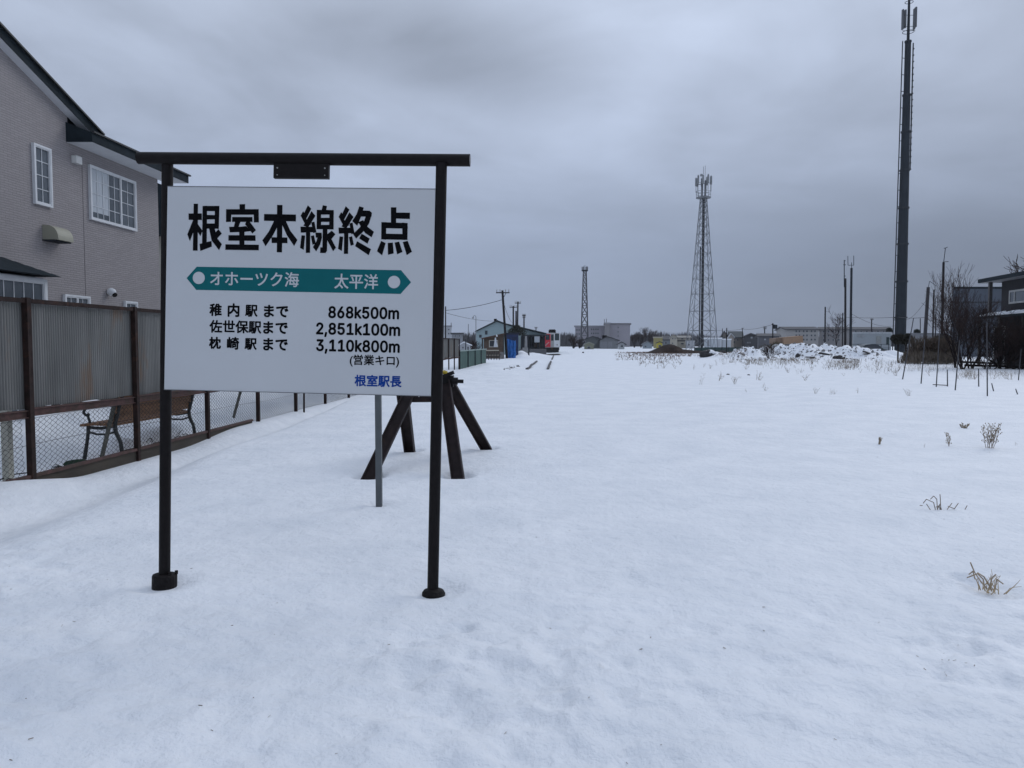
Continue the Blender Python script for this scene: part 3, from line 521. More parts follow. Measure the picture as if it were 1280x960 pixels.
    'p': '167,232 183,404 231,557 311,694 258,694 155,559 88,400 64,232 88,64 155,-95 258,-230 311,-230 231,-93 183,60;634,480 1021,480 1021,364 634,364;563,538 563,306 1094,306 1094,538;493,227 493,-81 565,-81 565,-42 1099,-42 1099,-80 1173,-80 1173,227;565,24 565,161 1099,161 1099,24;737,818 766,773 792,725 811,682 605,682 632,695 609,737 576,783 539,826 475,798 505,761 533,721 556,682 415,682 415,484 484,484 484,616 1171,616 1171,484 1244,484 1244,682 1086,682 1119,721 1152,762 1183,805 1106,832 1076,783 1040,730 1003,682 834,682 882,701 863,745 834,795 803,842;1602,591 1621,558 1638,523 1650,490 1431,490 1431,428 1784,428 1784,355 1481,355 1481,297 1784,297 1784,223 1387,223 1387,159 1716,159 1611,93 1488,39 1360,0 1378,-19 1396,-42 1409,-63 1543,-16 1673,52 1784,133 1784,-80 1859,-80 1859,138 1970,52 2101,-17 2237,-66 2251,-44 2269,-20 2287,0 2157,38 2033,92 1927,159 2263,159 2263,223 1859,223 1859,297 2174,297 2174,355 1859,355 1859,428 2223,428 2223,490 1995,490 2016,523 2036,559 2057,597 2053,598 2259,598 2259,662 2103,662 2132,706 2162,755 2191,807 2114,828 2092,778 2065,723 2037,675 2075,662 1954,662 1954,841 1882,841 1882,662 1763,662 1763,841 1692,841 1692,662 1569,662 1621,682 1600,728 1570,781 1535,830 1471,808 1502,759 1531,708 1551,662 1390,662 1390,598 1640,598;1973,598 1957,562 1940,526 1922,493 1932,490 1697,490 1727,496 1715,528 1698,564 1677,598;2430,274 2448,187 2471,193 2501,199 2536,205 2602,217 2696,233 2805,251 2844,49 2850,19 2854,-12 2859,-45 2950,-28 2941,2 2933,33 2926,63 2885,264 3131,303 3166,309 3197,313 3221,316 3205,400 3181,394 3152,387 3116,380 2870,338 2830,539 3063,576 3090,580 3115,583 3135,586 3118,670 3098,664 3075,659 3047,653 2990,643 2910,629 2816,614 2795,722 2792,745 2788,770 2786,791 2696,775 2703,754 2709,732 2715,707 2736,602 2646,588 2569,577 2516,570 2486,567 2459,564 2433,563 2450,473 2478,479 2504,485 2531,490 2751,526 2791,325 2681,308 2586,293 2518,283 2489,279 2457,276;3469,685 3470,659 3471,632 3471,607 3471,472 3471,252 3471,115 3470,71 3469,23 3468,-7 3554,-7 3552,51 4098,51 4097,-7 4183,-7 4182,22 4181,71 4181,114 4181,248 4181,467 4181,607 4181,633 4182,659 4183,685 4152,684 4121,683 4095,683 3946,683 3710,683 3558,683 3533,683 3504,684;3552,129 3552,604 4099,604 4099,129;4479,232 4463,60 4415,-93 4335,-230 4388,-230 4491,-95 4558,64 4582,232 4558,400 4491,559 4388,694 4335,694 4415,557 4463,404',
    'st': '203,840 203,647 50,647 50,577 196,577 154,436 99,302 35,197 49,175 64,149 75,124 121,203 165,301 203,411 203,-79 272,-79 272,437 300,385 325,336 344,296 390,350 357,402 310,474 272,529 272,577 391,577 391,647 272,647 272,840;804,546 804,422 504,422 504,546;804,609 504,609 504,730 804,730;433,-80 462,-67 536,-43 690,0 688,19 687,43 687,65 504,22 504,356 603,356 671,172 773,27 913,-73 928,-50 947,-27 965,-8 887,32 819,87 763,153 821,188 880,229 935,271 885,324 839,285 784,244 729,207 706,254 685,303 668,356 877,356 877,796 430,796 430,44 426,13 415,-6 401,-16 413,-35 425,-59;1149,216 1149,150 1461,150 1461,16 1059,16 1059,-52 1945,-52 1945,16 1538,16 1538,150 1856,150 1856,216 1538,216 1538,321 1461,321 1461,216;1190,303 1242,314 1396,328 1746,356 1768,333 1787,311 1803,292 1861,333 1807,392 1737,456 1664,516 1609,479 1636,457 1663,434 1690,410 1303,383 1360,427 1416,476 1470,528 1835,528 1835,593 1173,593 1173,528 1373,528 1317,475 1269,433 1236,408 1211,390 1188,378 1168,372 1176,349 1184,323;1435,829 1449,804 1462,778 1474,751 1070,751 1070,574 1143,574 1143,683 1855,683 1855,574 1931,574 1931,751 1558,751 1544,783 1526,818 1507,850;2226,216 2244,161 2258,104 2265,54 2306,64 2297,113 2283,170 2264,224;2152,206 2161,143 2165,79 2166,21 2207,28 2206,84 2200,148 2191,211;2081,226 2074,139 2058,59 2029,-3 2071,-28 2102,40 2119,125 2127,218;2536,799 2536,419 2530,264 2501,102 2433,-43 2453,-54 2476,-68 2494,-82 2563,64 2597,229 2606,389 2697,389 2741,191 2812,32 2919,-84 2933,-62 2952,-41 2970,-23 2872,76 2806,216 2765,389 2926,389 2926,799;2606,730 2857,730 2857,459 2606,459;2249,587 2249,496 2152,496 2152,587;2087,799 2087,283 2400,283 2397,224 2393,172 2390,128 2375,166 2355,207 2333,246 2298,233 2321,189 2341,143 2355,102 2388,116 2380,51 2371,11 2361,-10 2353,-18 2344,-21 2332,-22 2313,-22 2285,-20 2252,-17 2260,-37 2266,-59 2269,-79 2304,-80 2336,-80 2361,-79 2383,-75 2400,-67 2416,-52 2437,1 2453,116 2465,314 2466,326 2467,338 2467,344 2312,344 2312,437 2438,437 2438,496 2312,496 2312,587 2438,587 2438,647 2312,647 2312,736 2458,736 2458,799;2249,647 2152,647 2152,736 2249,736;2249,437 2249,344 2152,344 2152,437;3229,800 3229,358 3053,358 3053,290 3216,290 3216,65 3208,30 3188,7 3167,-7 3180,-30 3193,-57 3201,-81 3205,-78 3243,-63 3345,-35 3558,20 3558,40 3560,64 3562,86 3290,22 3290,290 3451,290 3561,123 3718,2 3924,-73 3937,-50 3954,-26 3971,-6 3864,21 3769,59 3686,108 3760,148 3834,194 3903,241 3842,282 3781,238 3709,191 3636,149 3595,192 3559,239 3528,290 3948,290 3948,358 3306,358 3306,444 3819,444 3819,505 3306,505 3306,589 3819,589 3819,650 3306,650 3306,736 3850,736 3850,800',
    'ok': '86,141 144,76 318,189 471,322 581,451 584,88 581,66 569,52 547,48 505,49 456,53 406,60 413,-22 465,-25 519,-27 573,-28 623,-19 654,8 664,52 662,197 660,364 657,526 816,526 843,526 872,525 898,524 898,608 873,606 842,603 813,602 656,602 654,699 655,727 657,755 660,783 567,783 570,760 573,733 576,699 579,602 215,602 184,603 153,605 123,608 123,523 154,525 184,526 217,526 546,526 437,395 278,258;1342,380 1272,414 1220,324 1152,230 1081,153 1150,106 1216,185 1286,285;1760,414 1692,377 1750,298 1810,201 1859,111 1933,152 1882,238 1820,334;1112,616 1112,531 1139,533 1168,535 1198,535 1475,535 1475,527 1475,403 1475,212 1475,84 1471,62 1458,50 1436,46 1404,47 1365,51 1321,57 1328,-22 1374,-26 1424,-28 1470,-29 1519,-20 1547,6 1556,50 1556,188 1556,383 1556,527 1556,535 1821,535 1847,535 1874,534 1902,532 1902,615 1875,612 1846,611 1820,610 1556,610 1556,713 1557,738 1560,764 1562,784 1468,784 1472,764 1474,737 1475,713 1475,610 1197,610 1167,611 1139,613;2102,433 2102,335 2140,338 2187,339 2241,340 2400,340 2631,340 2790,340 2833,339 2870,337 2897,335 2897,433 2870,431 2834,429 2789,428 2630,428 2400,428 2241,428 2187,429 2139,431;3456,752 3379,726 3412,647 3450,544 3477,462 3555,489 3527,571 3488,675;3900,688 3808,714 3775,563 3720,421 3648,302 3533,186 3398,96 3255,37 3324,-33 3465,34 3600,132 3716,256 3789,374 3844,503 3882,631 3887,649 3893,669;3177,692 3098,663 3133,587 3178,478 3210,389 3289,418 3256,505 3212,611;4537,777 4444,807 4436,779 4424,750 4413,728 4351,623 4247,503 4099,390 4168,338 4269,416 4353,499 4421,584 4760,584 4727,483 4671,374 4600,272 4497,172 4366,87 4201,21 4273,-44 4440,33 4569,123 4671,228 4751,343 4811,462 4849,572 4855,590 4864,609 4872,625 4805,666 4787,660 4765,657 4740,656 4468,656 4492,698 4504,721 4520,749;5095,775 5158,742 5220,704 5268,668 5312,725 5263,760 5201,796 5138,826;5042,484 5102,451 5161,414 5206,379 5249,437 5202,471 5144,506 5083,536;5072,-22 5137,-63 5182,40 5227,152 5268,263 5210,304 5165,186 5116,72;5557,469 5600,433 5639,393 5668,356 5458,356 5475,497 5821,497 5814,356 5672,356 5713,386 5683,422 5643,461 5600,497;5285,356 5285,287 5378,287 5366,206 5353,132 5341,67 5786,67 5779,38 5772,18 5763,5 5753,-4 5742,-9 5726,-10 5699,-10 5657,-8 5608,-4 5618,-25 5625,-48 5629,-69 5677,-71 5721,-72 5755,-70 5782,-65 5805,-54 5826,-34 5838,-12 5849,21 5859,67 5935,67 5935,132 5868,132 5872,177 5876,229 5880,287 5963,287 5963,356 5884,356 5892,526 5892,540 5893,555 5893,562 5412,562 5405,497 5397,428 5387,356;5448,287 5810,287 5806,227 5802,176 5797,132 5426,132;5532,257 5577,216 5619,172 5651,132 5696,164 5664,203 5621,246 5575,284;5442,841 5398,726 5340,619 5273,532 5295,519 5319,504 5338,490 5376,539 5412,596 5446,658 5938,658 5938,727 5479,727 5492,758 5504,790 5515,822',
    'ta': '459,839 458,758 456,669 448,574 61,574 61,498 437,498 376,301 251,121 38,-18 59,-37 79,-59 94,-80 201,-22 289,45 360,121 430,58 495,-10 543,-69 608,-19 555,42 484,110 411,173 385,154 440,248 480,347 507,448 602,223 736,44 914,-82 930,-58 950,-33 970,-13 792,106 659,281 569,498 944,498 944,574 528,574 535,668 539,757 540,839;1174,630 1212,551 1245,469 1266,399 1337,424 1315,492 1281,572 1242,650;1755,655 1724,575 1686,490 1646,417 1711,396 1752,466 1794,549 1834,633;1052,348 1052,273 1459,273 1459,-79 1537,-79 1537,273 1949,273 1949,348 1537,348 1537,698 1893,698 1893,773 1105,773 1105,698 1459,698 1459,348;2088,767 2155,726 2220,681 2270,639 2317,698 2266,738 2200,781 2133,820;2042,500 2111,463 2178,422 2230,384 2274,444 2220,481 2153,520 2085,554;2063,-10 2130,-57 2184,46 2240,158 2290,269 2231,314 2175,197 2117,84;2795,843 2768,780 2735,714 2700,653 2524,653 2578,677 2555,728 2521,786 2483,841 2417,814 2453,761 2484,704 2506,653 2349,653 2349,583 2599,583 2599,439 2380,439 2380,369 2599,369 2599,223 2319,223 2319,151 2599,151 2599,-80 2676,-80 2676,151 2960,151 2960,223 2676,223 2676,369 2904,369 2904,439 2676,439 2676,583 2936,583 2936,653 2777,653 2808,705 2840,761 2869,818',
}



def outline_mesh(loops, cx, cy, kx, ky, depth, m, name, parent, bold, solo=False):
    """flat lettering from outlines: filled once, then laid again a hair apart to give the stroke its weight"""
    cu = bpy.data.curves.new(name, 'CURVE'); cu.dimensions = '2D'; cu.fill_mode = 'FRONT'
    loose = [lp for lp in loops if solo and len(lp) <= 7]     # overlapping strokes (the k) are laid one on another
    for lp in loops:
        if lp in loose: continue
        s = cu.splines.new('POLY'); s.points.add(len(lp) - 1); s.use_cyclic_u = True
        for p, (x, y) in zip(s.points, lp): p.co = (x, y, 0, 1)
    tmp = bpy.data.objects.new(name, cu); COL.objects.link(tmp)
    bpy.context.view_layer.update()
    me0 = bpy.data.meshes.new_from_object(tmp.evaluated_get(bpy.context.evaluated_depsgraph_get()))
    vs = [v.co[:2] for v in me0.vertices]; fs = [tuple(p.vertices) for p in me0.polygons]
    bpy.data.objects.remove(tmp); bpy.data.curves.remove(cu); bpy.data.meshes.remove(me0)
    mb = MB()
    offs = [(0, 0)] + [(bold * math.cos(t * math.pi / 4), bold * math.sin(t * math.pi / 4)) for t in range(8)] if bold else [(0, 0)]
    for k, (ox, oy) in enumerate(offs):
        mb.add([(cx + x * kx + ox, -depth - k * 0.00004, cy + y * ky + oy) for x, y in vs], fs)
        for j, lp in enumerate(loose):
            mb.add([(cx + x * kx + ox, -depth - k * 0.00004 - (j + 1) * 0.000006, cy + y * ky + oy) for x, y in lp], [tuple(range(len(lp)))])
    return mb


def parse(s):
    return [[tuple(int(c) for c in p.split(',')) for p in l.split(' ')] for l in s.split(';')]


M_BOARD = mat("white_sign_face", (0.52, 0.53, 0.54), 0.42, .03, 2, spec=.35)
M_BLK = mat("black_lettering", (0.003, 0.003, 0.004), 0.6, .1, 5, spec=.06)
M_TEAL = mat("teal_band", (0.004, 0.115, 0.125), 0.55, .06, 3, spec=.12)
M_BLUE = mat("blue_lettering", (0.010, 0.05, 0.25), 0.6, .08, 5, spec=.1)


def make_sign():
    base = sgn(0, -1.39, 0)
    t = thing("station_sign", "tall white end of line sign board on dark pipe posts standing in the snow", "sign", SIGN_C, rot=SIGN_ROT)
    t.rotation_mode = 'XYZ'
    D = 0.03   # the posts' axis lies this far in front of the board's plane of reference
    # the board, slightly proud of the left post, butted to the right one
    b = MB(); b.box(-0.635, 0.004, -0.477, 0.6335, 0.026, 0.477)
    board = b.build("board", M_BOARD, t, local=True)
    for (x0, z0, x1, z1) in ((-0.6365, -0.4800, 0.635, -0.4772), (-0.6365, 0.4772, 0.635, 0.4800)):
        e = MB(); e.box(x0, 0.002, z0, x1, 0.027, z1)
        e.build("edge_trim", mat("grey_edge_trim", (0.12, .125, .13), .5), board, local=True)
    PY = 0.055
    for (x0, z0, x1, z1, yy) in ((-0.6641, 0.60, -0.6441, -1.45, PY), (0.6572, 0.60, 0.6601, -1.45, 0.02)):
        p = MB(); p.tube((x0, yy, z0), (x1, yy, z1), 0.0262, n=20)
        post = p.build("post", M_BLACK, t, local=True)
        c = MB()
        if x0 < 0:
            c.lathe((x1, yy, -1.45), [(0.0565, 0), (0.0565, 0.076), (0.054, 0.082), (0.03, 0.084)], 24)
            c.tube((x1 + .036, yy - .02, -1.368), (x1 + .036, yy - .02, -1.352), .008, n=8)
            c.tube((x1 + .05, yy + .015, -1.368), (x1 + .05, yy + .015, -1.352), .008, n=8)
        else:
            c.lathe((x1 + .004, yy, -1.45), [(0.055, 0), (0.055, 0.052), (0.046, 0.066), (0.028, 0.074)], 18)
        c.build("base_collar", mat("rough_black_iron", (0.009, 0.007, 0.007), .7, .5, 25, spec=.2, bump=.6, bscale=60), post, local=True)
    p = MB(); p.tube((-0.7973, 0.036, 0.6185), (0.7883, 0.036, 0.6205), 0.0285, n=22)
    bar = p.build("top_bar", M_BLACK, t, local=True)
    p = MB(); p.tube((0.7883, 0.036, 0.6205), (0.7895, 0.036, 0.6205), 0.0255, n=20)
    p.build("end_cap", mat("grey_cap", (0.25, .25, .26), .5), bar, local=True)
    # bracket strip that holds the board to the right post
    p = MB(); p.box(0.6330, 0.012, -0.47, 0.640, 0.024, 0.47)
    p.build("bracket", M_BLACK, t, local=True)
    # small blank plate hanging under the bar
    p = MB(); p.box(-0.1345, 0.018, 0.526, 0.1275, 0.040, 0.594)
    pl = p.build("hanging_plate", M_BLACK, t, local=True)
    for x in (-0.116, 0.110):
        for z in (0.573, 0.540):
            p = MB(); p.tube((x, 0.018, z), (x, 0.0155, z), 0.0035 if z > .55 else .0025, n=8)
            p.build("bolt", mat("bright_bolt", (0.35, .35, .33) if z > .55 else (0.1, .1, .1), .4, metal=.3), pl, local=True)
    # heavy title, cut from strokes
    f = 0.0040
    for gi, (g, strokes) in enumerate(TITLE.items()):
        mb = MB()
        for k, P in enumerate(strokes):
            y = f - 0.0006 - k * 0.00004
            mb.add([(x / 1000, y, z / 1000) for x, z in P], [tuple(range(len(P)))])
        mb.build("title_letter", M_BLK, board, local=True)
    # teal band with its two white discs
    mb = MB()
    arrow = [(-536, 49), (-488, 103.5), (485, 101), (532, 46.5), (484.5, -8), (-489, -5)]
    arrow = [(-536, 48.5), (-488, 103), (482, 102), (530, 47), (482, -8), (-489, -6)]
    mb.prism([(x / 1000, f - 0.0004, z / 1000) for x, z in arrow], (0, 0.0006, 0))
    band = mb.build("route_band", M_TEAL, board, local=True)
    for (cx, cz) in ((-477.0, 50.5), (450.1, 46.5)):
        mb = MB(); n = 40
        mb.add([(cx / 1000 + 0.0288 * math.cos(2 * math.pi * k / n), f - 0.0010, cz / 1000 + 0.0288 * math.sin(2 * math.pi * k / n)) for k in range(n)], [tuple(range(n))])
        mb.build("disc", M_BOARD, band, local=True)
    # lines of text: key, left mm, right mm, centre height mm, letter height (None keeps the letters' own shape), weight mm
    for key, x0, x1, zc, hh, bold, m, par in (
            ('ok', -421.6, 2.3, 49.5, 70, 1.0, M_BOARD, 'band'), ('ta', 170.0, 375.9, 46.5, 70, 1.0, M_BOARD, 'band'),
            ('r1a', -423.5, -363.2, -97.8, None, 2.3, M_BLK, 'b'), ('r1b', -335.6, -278.9, -97.8, None, 2.3, M_BLK, 'b'), ('r1c', -252.1, -191.7, -98.0, None, 2.0, M_BLK, 'b'), ('r1d', -162.3, -45.0, -98.5, None, 2.3, M_BLK, 'b'),
            ('r2a', -422.1, -172.7, -175.5, None, 1.8, M_BLK, 'b'), ('r1d', -164.2, -46.5, -176.0, None, 2.3, M_BLK, 'b'),
            ('r3a', -422.7, -364.6, -253.0, None, 2.3, M_BLK, 'b'), ('r3b', -336.6, -277.9, -253.3, None, 2.0, M_BLK, 'b'), ('r1c', -251.9, -193.0, -253.6, None, 2.0, M_BLK, 'b'), ('r1d', -162.8, -45.0, -254.0, None, 2.3, M_BLK, 'b'),
            ('n1', 143.5, 477.5, -98.8, 55, 2.6, M_BLK, 'b'), ('n2', 87.5, 484.0, -176.0, 55, 2.6, M_BLK, 'b'), ('n3', 89.0, 483.7, -253.8, 55, 2.6, M_BLK, 'b'),
            ('p', 249.5, 481.8, -319.0, None, 1.0, M_BLK, 'b'), ('st', 274.4, 495.8, -414.0, None, 1.8, M_BLUE, 'b')):
        loops = parse(GLYPHS[key])
        xs = [p[0] for l in loops for p in l]; ys = [p[1] for l in loops for p in l]
        kx = (x1 - x0 - 2 * bold) / (max(xs) - min(xs))
        if key[0] == 'n':
            lo, hi = 0, 500
        else:
            lo, hi = (-82, 840)
            if key == 'p': hi = 780
        ky = kx if hh is None else (hh - 2 * bold) / (hi - lo)
        mb = outline_mesh(loops, (x0 + bold - min(xs) * kx) / 1000, (zc - ky * (lo + hi) / 2) / 1000, kx / 1000, ky / 1000, -(f - (0.0012 if par == 'band' else 0.0006)), m, "lettering", None, bold / 1000, key[0] == 'n')
        mb.build("lettering", m, band if par == 'band' else board, local=True)


make_sign()


# ------------------------------------------------------------------ buffer stop and the marker post
def make_buffer():
    nl, nr, fl, fr = BUF['nl'], BUF['nr'], BUF['fl'], BUF['fr']
    base = (nl + nr + fl + fr) / 4
    t = thing("buffer_stop", "dark steel buffer stop of four splayed legs in the snow behind the sign", "buffer stop", base)
    m = mat("dark_red_brown_steel", (0.020, 0.013, 0.013), 0.7, .3, 14, spec=.2, second=(0.03, 0.018, 0.014), amt=.25, bump=.2, bscale=70)
    ta = at(508, 492, (nl.y + fl.y) / 2 - .05); tb = at(558, 479, (nr.y + fr.y) / 2 - .05)

    def leg(foot, top, w=0.108):
        foot = foot + (foot - top).normalized() * 0.12
        d = (top - foot).normalized()
        s = d.cross(Vector((0, 1, 0))).normalized(); u = s.cross(d).normalized()
        mb = MB()
        # channel section: web and two flanges
        for (a0, a1, b0, b1) in ((-.5, .5, -.06, .06), (-.5, -.4, -.5, .5), (.4, .5, -.5, .5)):
            if (a0, a1) == (-.5, .5): a0, a1 = -.4, .4
            P = []
            for e in (foot, top):
                for (aa, bb) in ((a0, b0), (a1, b0), (a1, b1), (a0, b1)):
                    P.append(e + s * (aa * w) + u * (bb * w * .9))
            mb.hexa(P)
        return mb.build("leg", m, t)
    leg(nl, ta + Vector((.03, -.03, 0))); leg(fl, ta + Vector((-.05, .06, .05)))
    leg(nr, tb + Vector((-.01, -.06, 0))); leg(fr, tb + Vector((.02, .06, 0)))
    # the beam and its timber packing
    mb = MB()
    c0 = ta + Vector((-.05, 0, -.06)); c1 = Vector((tb.x + .02, tb.y, ta.z - .06))
    mb.obox(c0, c1, 0.10, 0.045)
    mb.build("cross_beam", m, t)
    mb = MB()
    n = 3
    for k in range(n):
        a = c0.lerp(c1, .08 + .3 * k) + Vector((0, 0, .07)); b = c0.lerp(c1, .08 + .3 * k + .28) + Vector((0, 0, .07))
        mb.obox(a, b, 0.09, 0.085)
    mb.build("timber", mat("dark_red_timber", (0.028, 0.015, 0.014), .85, .3, 10, spec=.15, bump=.3), t)
    # coupling head on the right: iron lump, jaw and a rod
    mb = MB()
    h = tb + Vector((0.0, 0, 0.035))
    mb.box(h.x - .06, h.y - .07, h.z - .07, h.x + .07, h.y + .07, h.z + .04)
    mb.tube(h + Vector((.0, -.05, -.01)), h + Vector((.17, -.05, -.015)), .019, n=10)
    mb.tube(h + Vector((.06, -.05, -.01)), h + Vector((.115, -.05, -.012)), .036, n=10)
    mb.obox(h + Vector((-.04, -.075, .03)), h + Vector((.08, -.075, .075)), .03, .035)
    mb.build("coupling", mat("black_iron", (0.008, .007, .007), .6, .4, 20, spec=.2, bump=.3), t)
    mb = MB(); mb.ball(h + Vector((-.012, -.075, .075)), .034, .03, .018, 10, 6, .12)
    mb.build("yellow_mark", mat("yellow_paint", (0.42, .30, .02), .6, .3, 30), t)
    # marker post, close behind the sign
    b = MARK
    tp = at(475.5, 470, b.y)
    r = thing("marker_post", "plain grey square post standing in the snow just behind the sign board", "post", b)
    mb = MB(); mb.box(b.x - .021, b.y - .021, b.z - .15, b.x + .021, b.y + .021, tp.z)
    mb.build("shaft", mat("grey_green_post", (0.085, 0.095, 0.10), .6, .12, 12), r)
    mb = MB(); mb.box(b.x - .024, b.y - .024, tp.z + .0005, b.x + .024, b.y + .024, tp.z + .012)
    mb.build("cap", M_DKSTEEL, r)


make_buffer()


# ------------------------------------------------------------------ the fence along the left
def fx(y, off=0.0): return 0.0625 * y + FENCE_B + off


def make_fence():
    posts_y = [5.6 + 1.888 * k for k in range(19)]
    y0, y1 = 5.0, posts_y[-1]
    root = thing("boundary_fence", "long rusty fence of grey corrugated sheet over wire mesh along the left", "fence", (fx(8), 8, gz(fx(8), 8)))
    TOP, MID, LOW = 1.585, 0.475, -0.165

    def top(y): return TOP if y < 31 else TOP - 0.17
    for y in posts_y:
        mb = MB(); g = gz(fx(y, .06), y)
        mb.obox((fx(y, .035), y, min(LOW, g) - .25), (fx(y, .035), y, top(y) + .015), .055, .065, up=Vector((0, 1, 0)))
        mb.build("post", M_RUSTPOST, root)
    for y in [2.0 + 1.888 * 0, 3.71]:
        mb = MB(); mb.obox((fx(y, .035), y, -.4), (fx(y, .035), y, TOP), .055, .065, up=Vector((0, 1, 0)))
        mb.build("post", M_RUSTPOST, root)
    # one corrugated sheet, wire net and pair of rails to each bay
    ys = [1.9, 3.71] + posts_y
    for a, b in zip(ys[:-1], ys[1:]):
        tz = top((a + b) / 2)
        mb = MB(); mb.obox((fx(a, .03), a, tz - .015), (fx(b, .03), b, tz - .015), .04, .042)
        mb.build("top_rail", M_RUSTPOST, root)
        mb = MB()
        sag = random.uniform(-.012, .012)
        mb.obox((fx(a, .02), a, MID + sag), (fx(b, .02), b, MID - sag), .012, .085)
        mb.obox((fx(a, .03), a, MID + .033 + sag), (fx(b, .03), b, MID + .033 - sag), .035, .008)
        mb.obox((fx(a, .03), a, MID - .033 + sag), (fx(b, .03), b, MID - .033 - sag), .035, .008)
        mb.build("middle_rail", M_RUSTRAIL, root)
        mb = MB(); vs = []; fs = []
        step = .0052; n = int((b - a - .02) / step); j = random.uniform(0, 6)
        zb = MID + .045
        for k in range(n + 1):
            y = a + .01 + k * step
            o = -.012 + .013 * max(-1, min(.7, .35 + 1.9 * math.sin((y * 2 * math.pi) / .037 + j)))
            vs += [(fx(y, o), y, zb + .006 * math.sin(y * 9)), (fx(y, o), y, tz - .035)]
        fs = [(2 * k, 2 * k + 2, 2 * k + 3, 2 * k + 1) for k in range(n)]
        mb.add(vs, fs); mb.add([(x - .0012, y, z) for x, y, z in vs], [f[::-1] for f in fs])
        mb.build("corrugated_sheet", M_CORR, root, smooth=True)
        if b < 34 and b > 5:
            mb = MB(); pit = .043; zs = .0265; r = .0027
            nz = int((MID - .05 - LOW) / zs)
            nw = int((b - a) / pit)
            for w in range(nw):
                yc = a + (w + .5) * pit
                sg = 1 if w % 2 else -1
                prev = None; vs = []; fs = []
                for q in range(nz + 1):
                    z = LOW + q * zs
                    y = yc + sg * (pit / 2) * (1 if q % 2 else -1) + random.uniform(-.003, .003) + .012 * math.sin(yc * 3 + z * 4)
                    x = fx(y, .004 + (.003 if q % 2 else -.003)) + .01 * math.sin(yc * 2.2 + z * 3)
                    for t in range(3):
                        an = 2 * math.pi * t / 3
                        vs.append((x + r * math.cos(an), y + r * math.sin(an), z))
                for q in range(nz):
                    for t in range(3):
                        fs.append((q * 3 + t, q * 3 + (t + 1) % 3, q * 3 + 3 + (t + 1) % 3, q * 3 + 3 + t))
                mb.add(vs, fs)
            for z in (LOW + .01, (MID + LOW) / 2, MID - .06):
                pts = [(fx(y, .008), y, z + .012 * math.sin(y * 1.7)) for y in np.linspace(a, b, 8)]
                mb.path(pts, .0022, 4)
            mb.build("wire_net", M_WIRE, root)
    # retaining board along the foot, bare where the drift has drawn back
    mb = MB()
    mb.obox((fx(5.0, .02), 5.0, -.245), (fx(12.9, .02), 12.9, -.215), .03, .15)
    mb.build("kick_board", mat("dark_mossy_board", (0.042, 0.034, 0.025), .9, .35, 5, stretch=(1, .3, 1)), root)
    mb = MB(); mb.obox((fx(5.0, .03), 5.0, -.155), (fx(12.9, .03), 12.9, -.13), .05, .03)
    mb.build("bottom_rail", M_RUSTRAIL, root)
    # loose steel stake in the drift in front of it
    g = onground(380, 517)
    r = thing("steel_stake", "short dark steel stake in the drift beside the fence, under the sign board", "stake", g)
    mb = MB(); tp = at(380, 478, g.y); mb.obox(g - Vector((0, 0, .1)), tp, .03, .03, up=Vector((0, 1, 0)))
    mb.box(g.x - .03, g.y - .02, tp.z, g.x + .03, g.y + .02, tp.z + .02)
    mb.build("shaft", M_RUSTPOST, r)
    # green sheet fence that carries the line on
    g0, g1 = 39.6, 54.0
    r = thing("green_fence", "low green sheet metal fence running on from the grey one toward the hut", "fence", (fx(g0), g0, gz(fx(g0), g0)))
    ny = 4
    for k in range(ny):
        a = g0 + (g1 - g0) * k / ny; b = g0 + (g1 - g0) * (k + 1) / ny
        mb = MB(); n = 60; vs = []
        for q in range(n + 1):
            y = a + (b - a) * q / n; o = .025 * (1 if (q // 2) % 2 else -1)
            vs += [(fx(y, o), y, -.35), (fx(y, o), y, .80)]
        mb.add(vs, [(2 * q, 2 * q + 2, 2 * q + 3, 2 * q + 1) for q in range(n)])
        mb.build("sheet_panel", mat("green_painted_sheet", (0.075, 0.135, 0.115), .6, .15, 1.5), r)
        mb = MB(); mb.obox((fx(a, .05), a, -.4), (fx(a, .05), a, 1.0 if k == 1 else .84), .06, .06, up=Vector((0, 1, 0)))
        mb.build("post", M_DKSTEEL, r)
    mb = MB(); mb.obox((fx(g0, .03), g0, .79), (fx(g1, .03), g1, .79), .09, .07)
    mb.build("top_rail", mat("pale_green_rail", (0.2, 0.27, 0.25), .6, .1, 2), r)


make_fence()


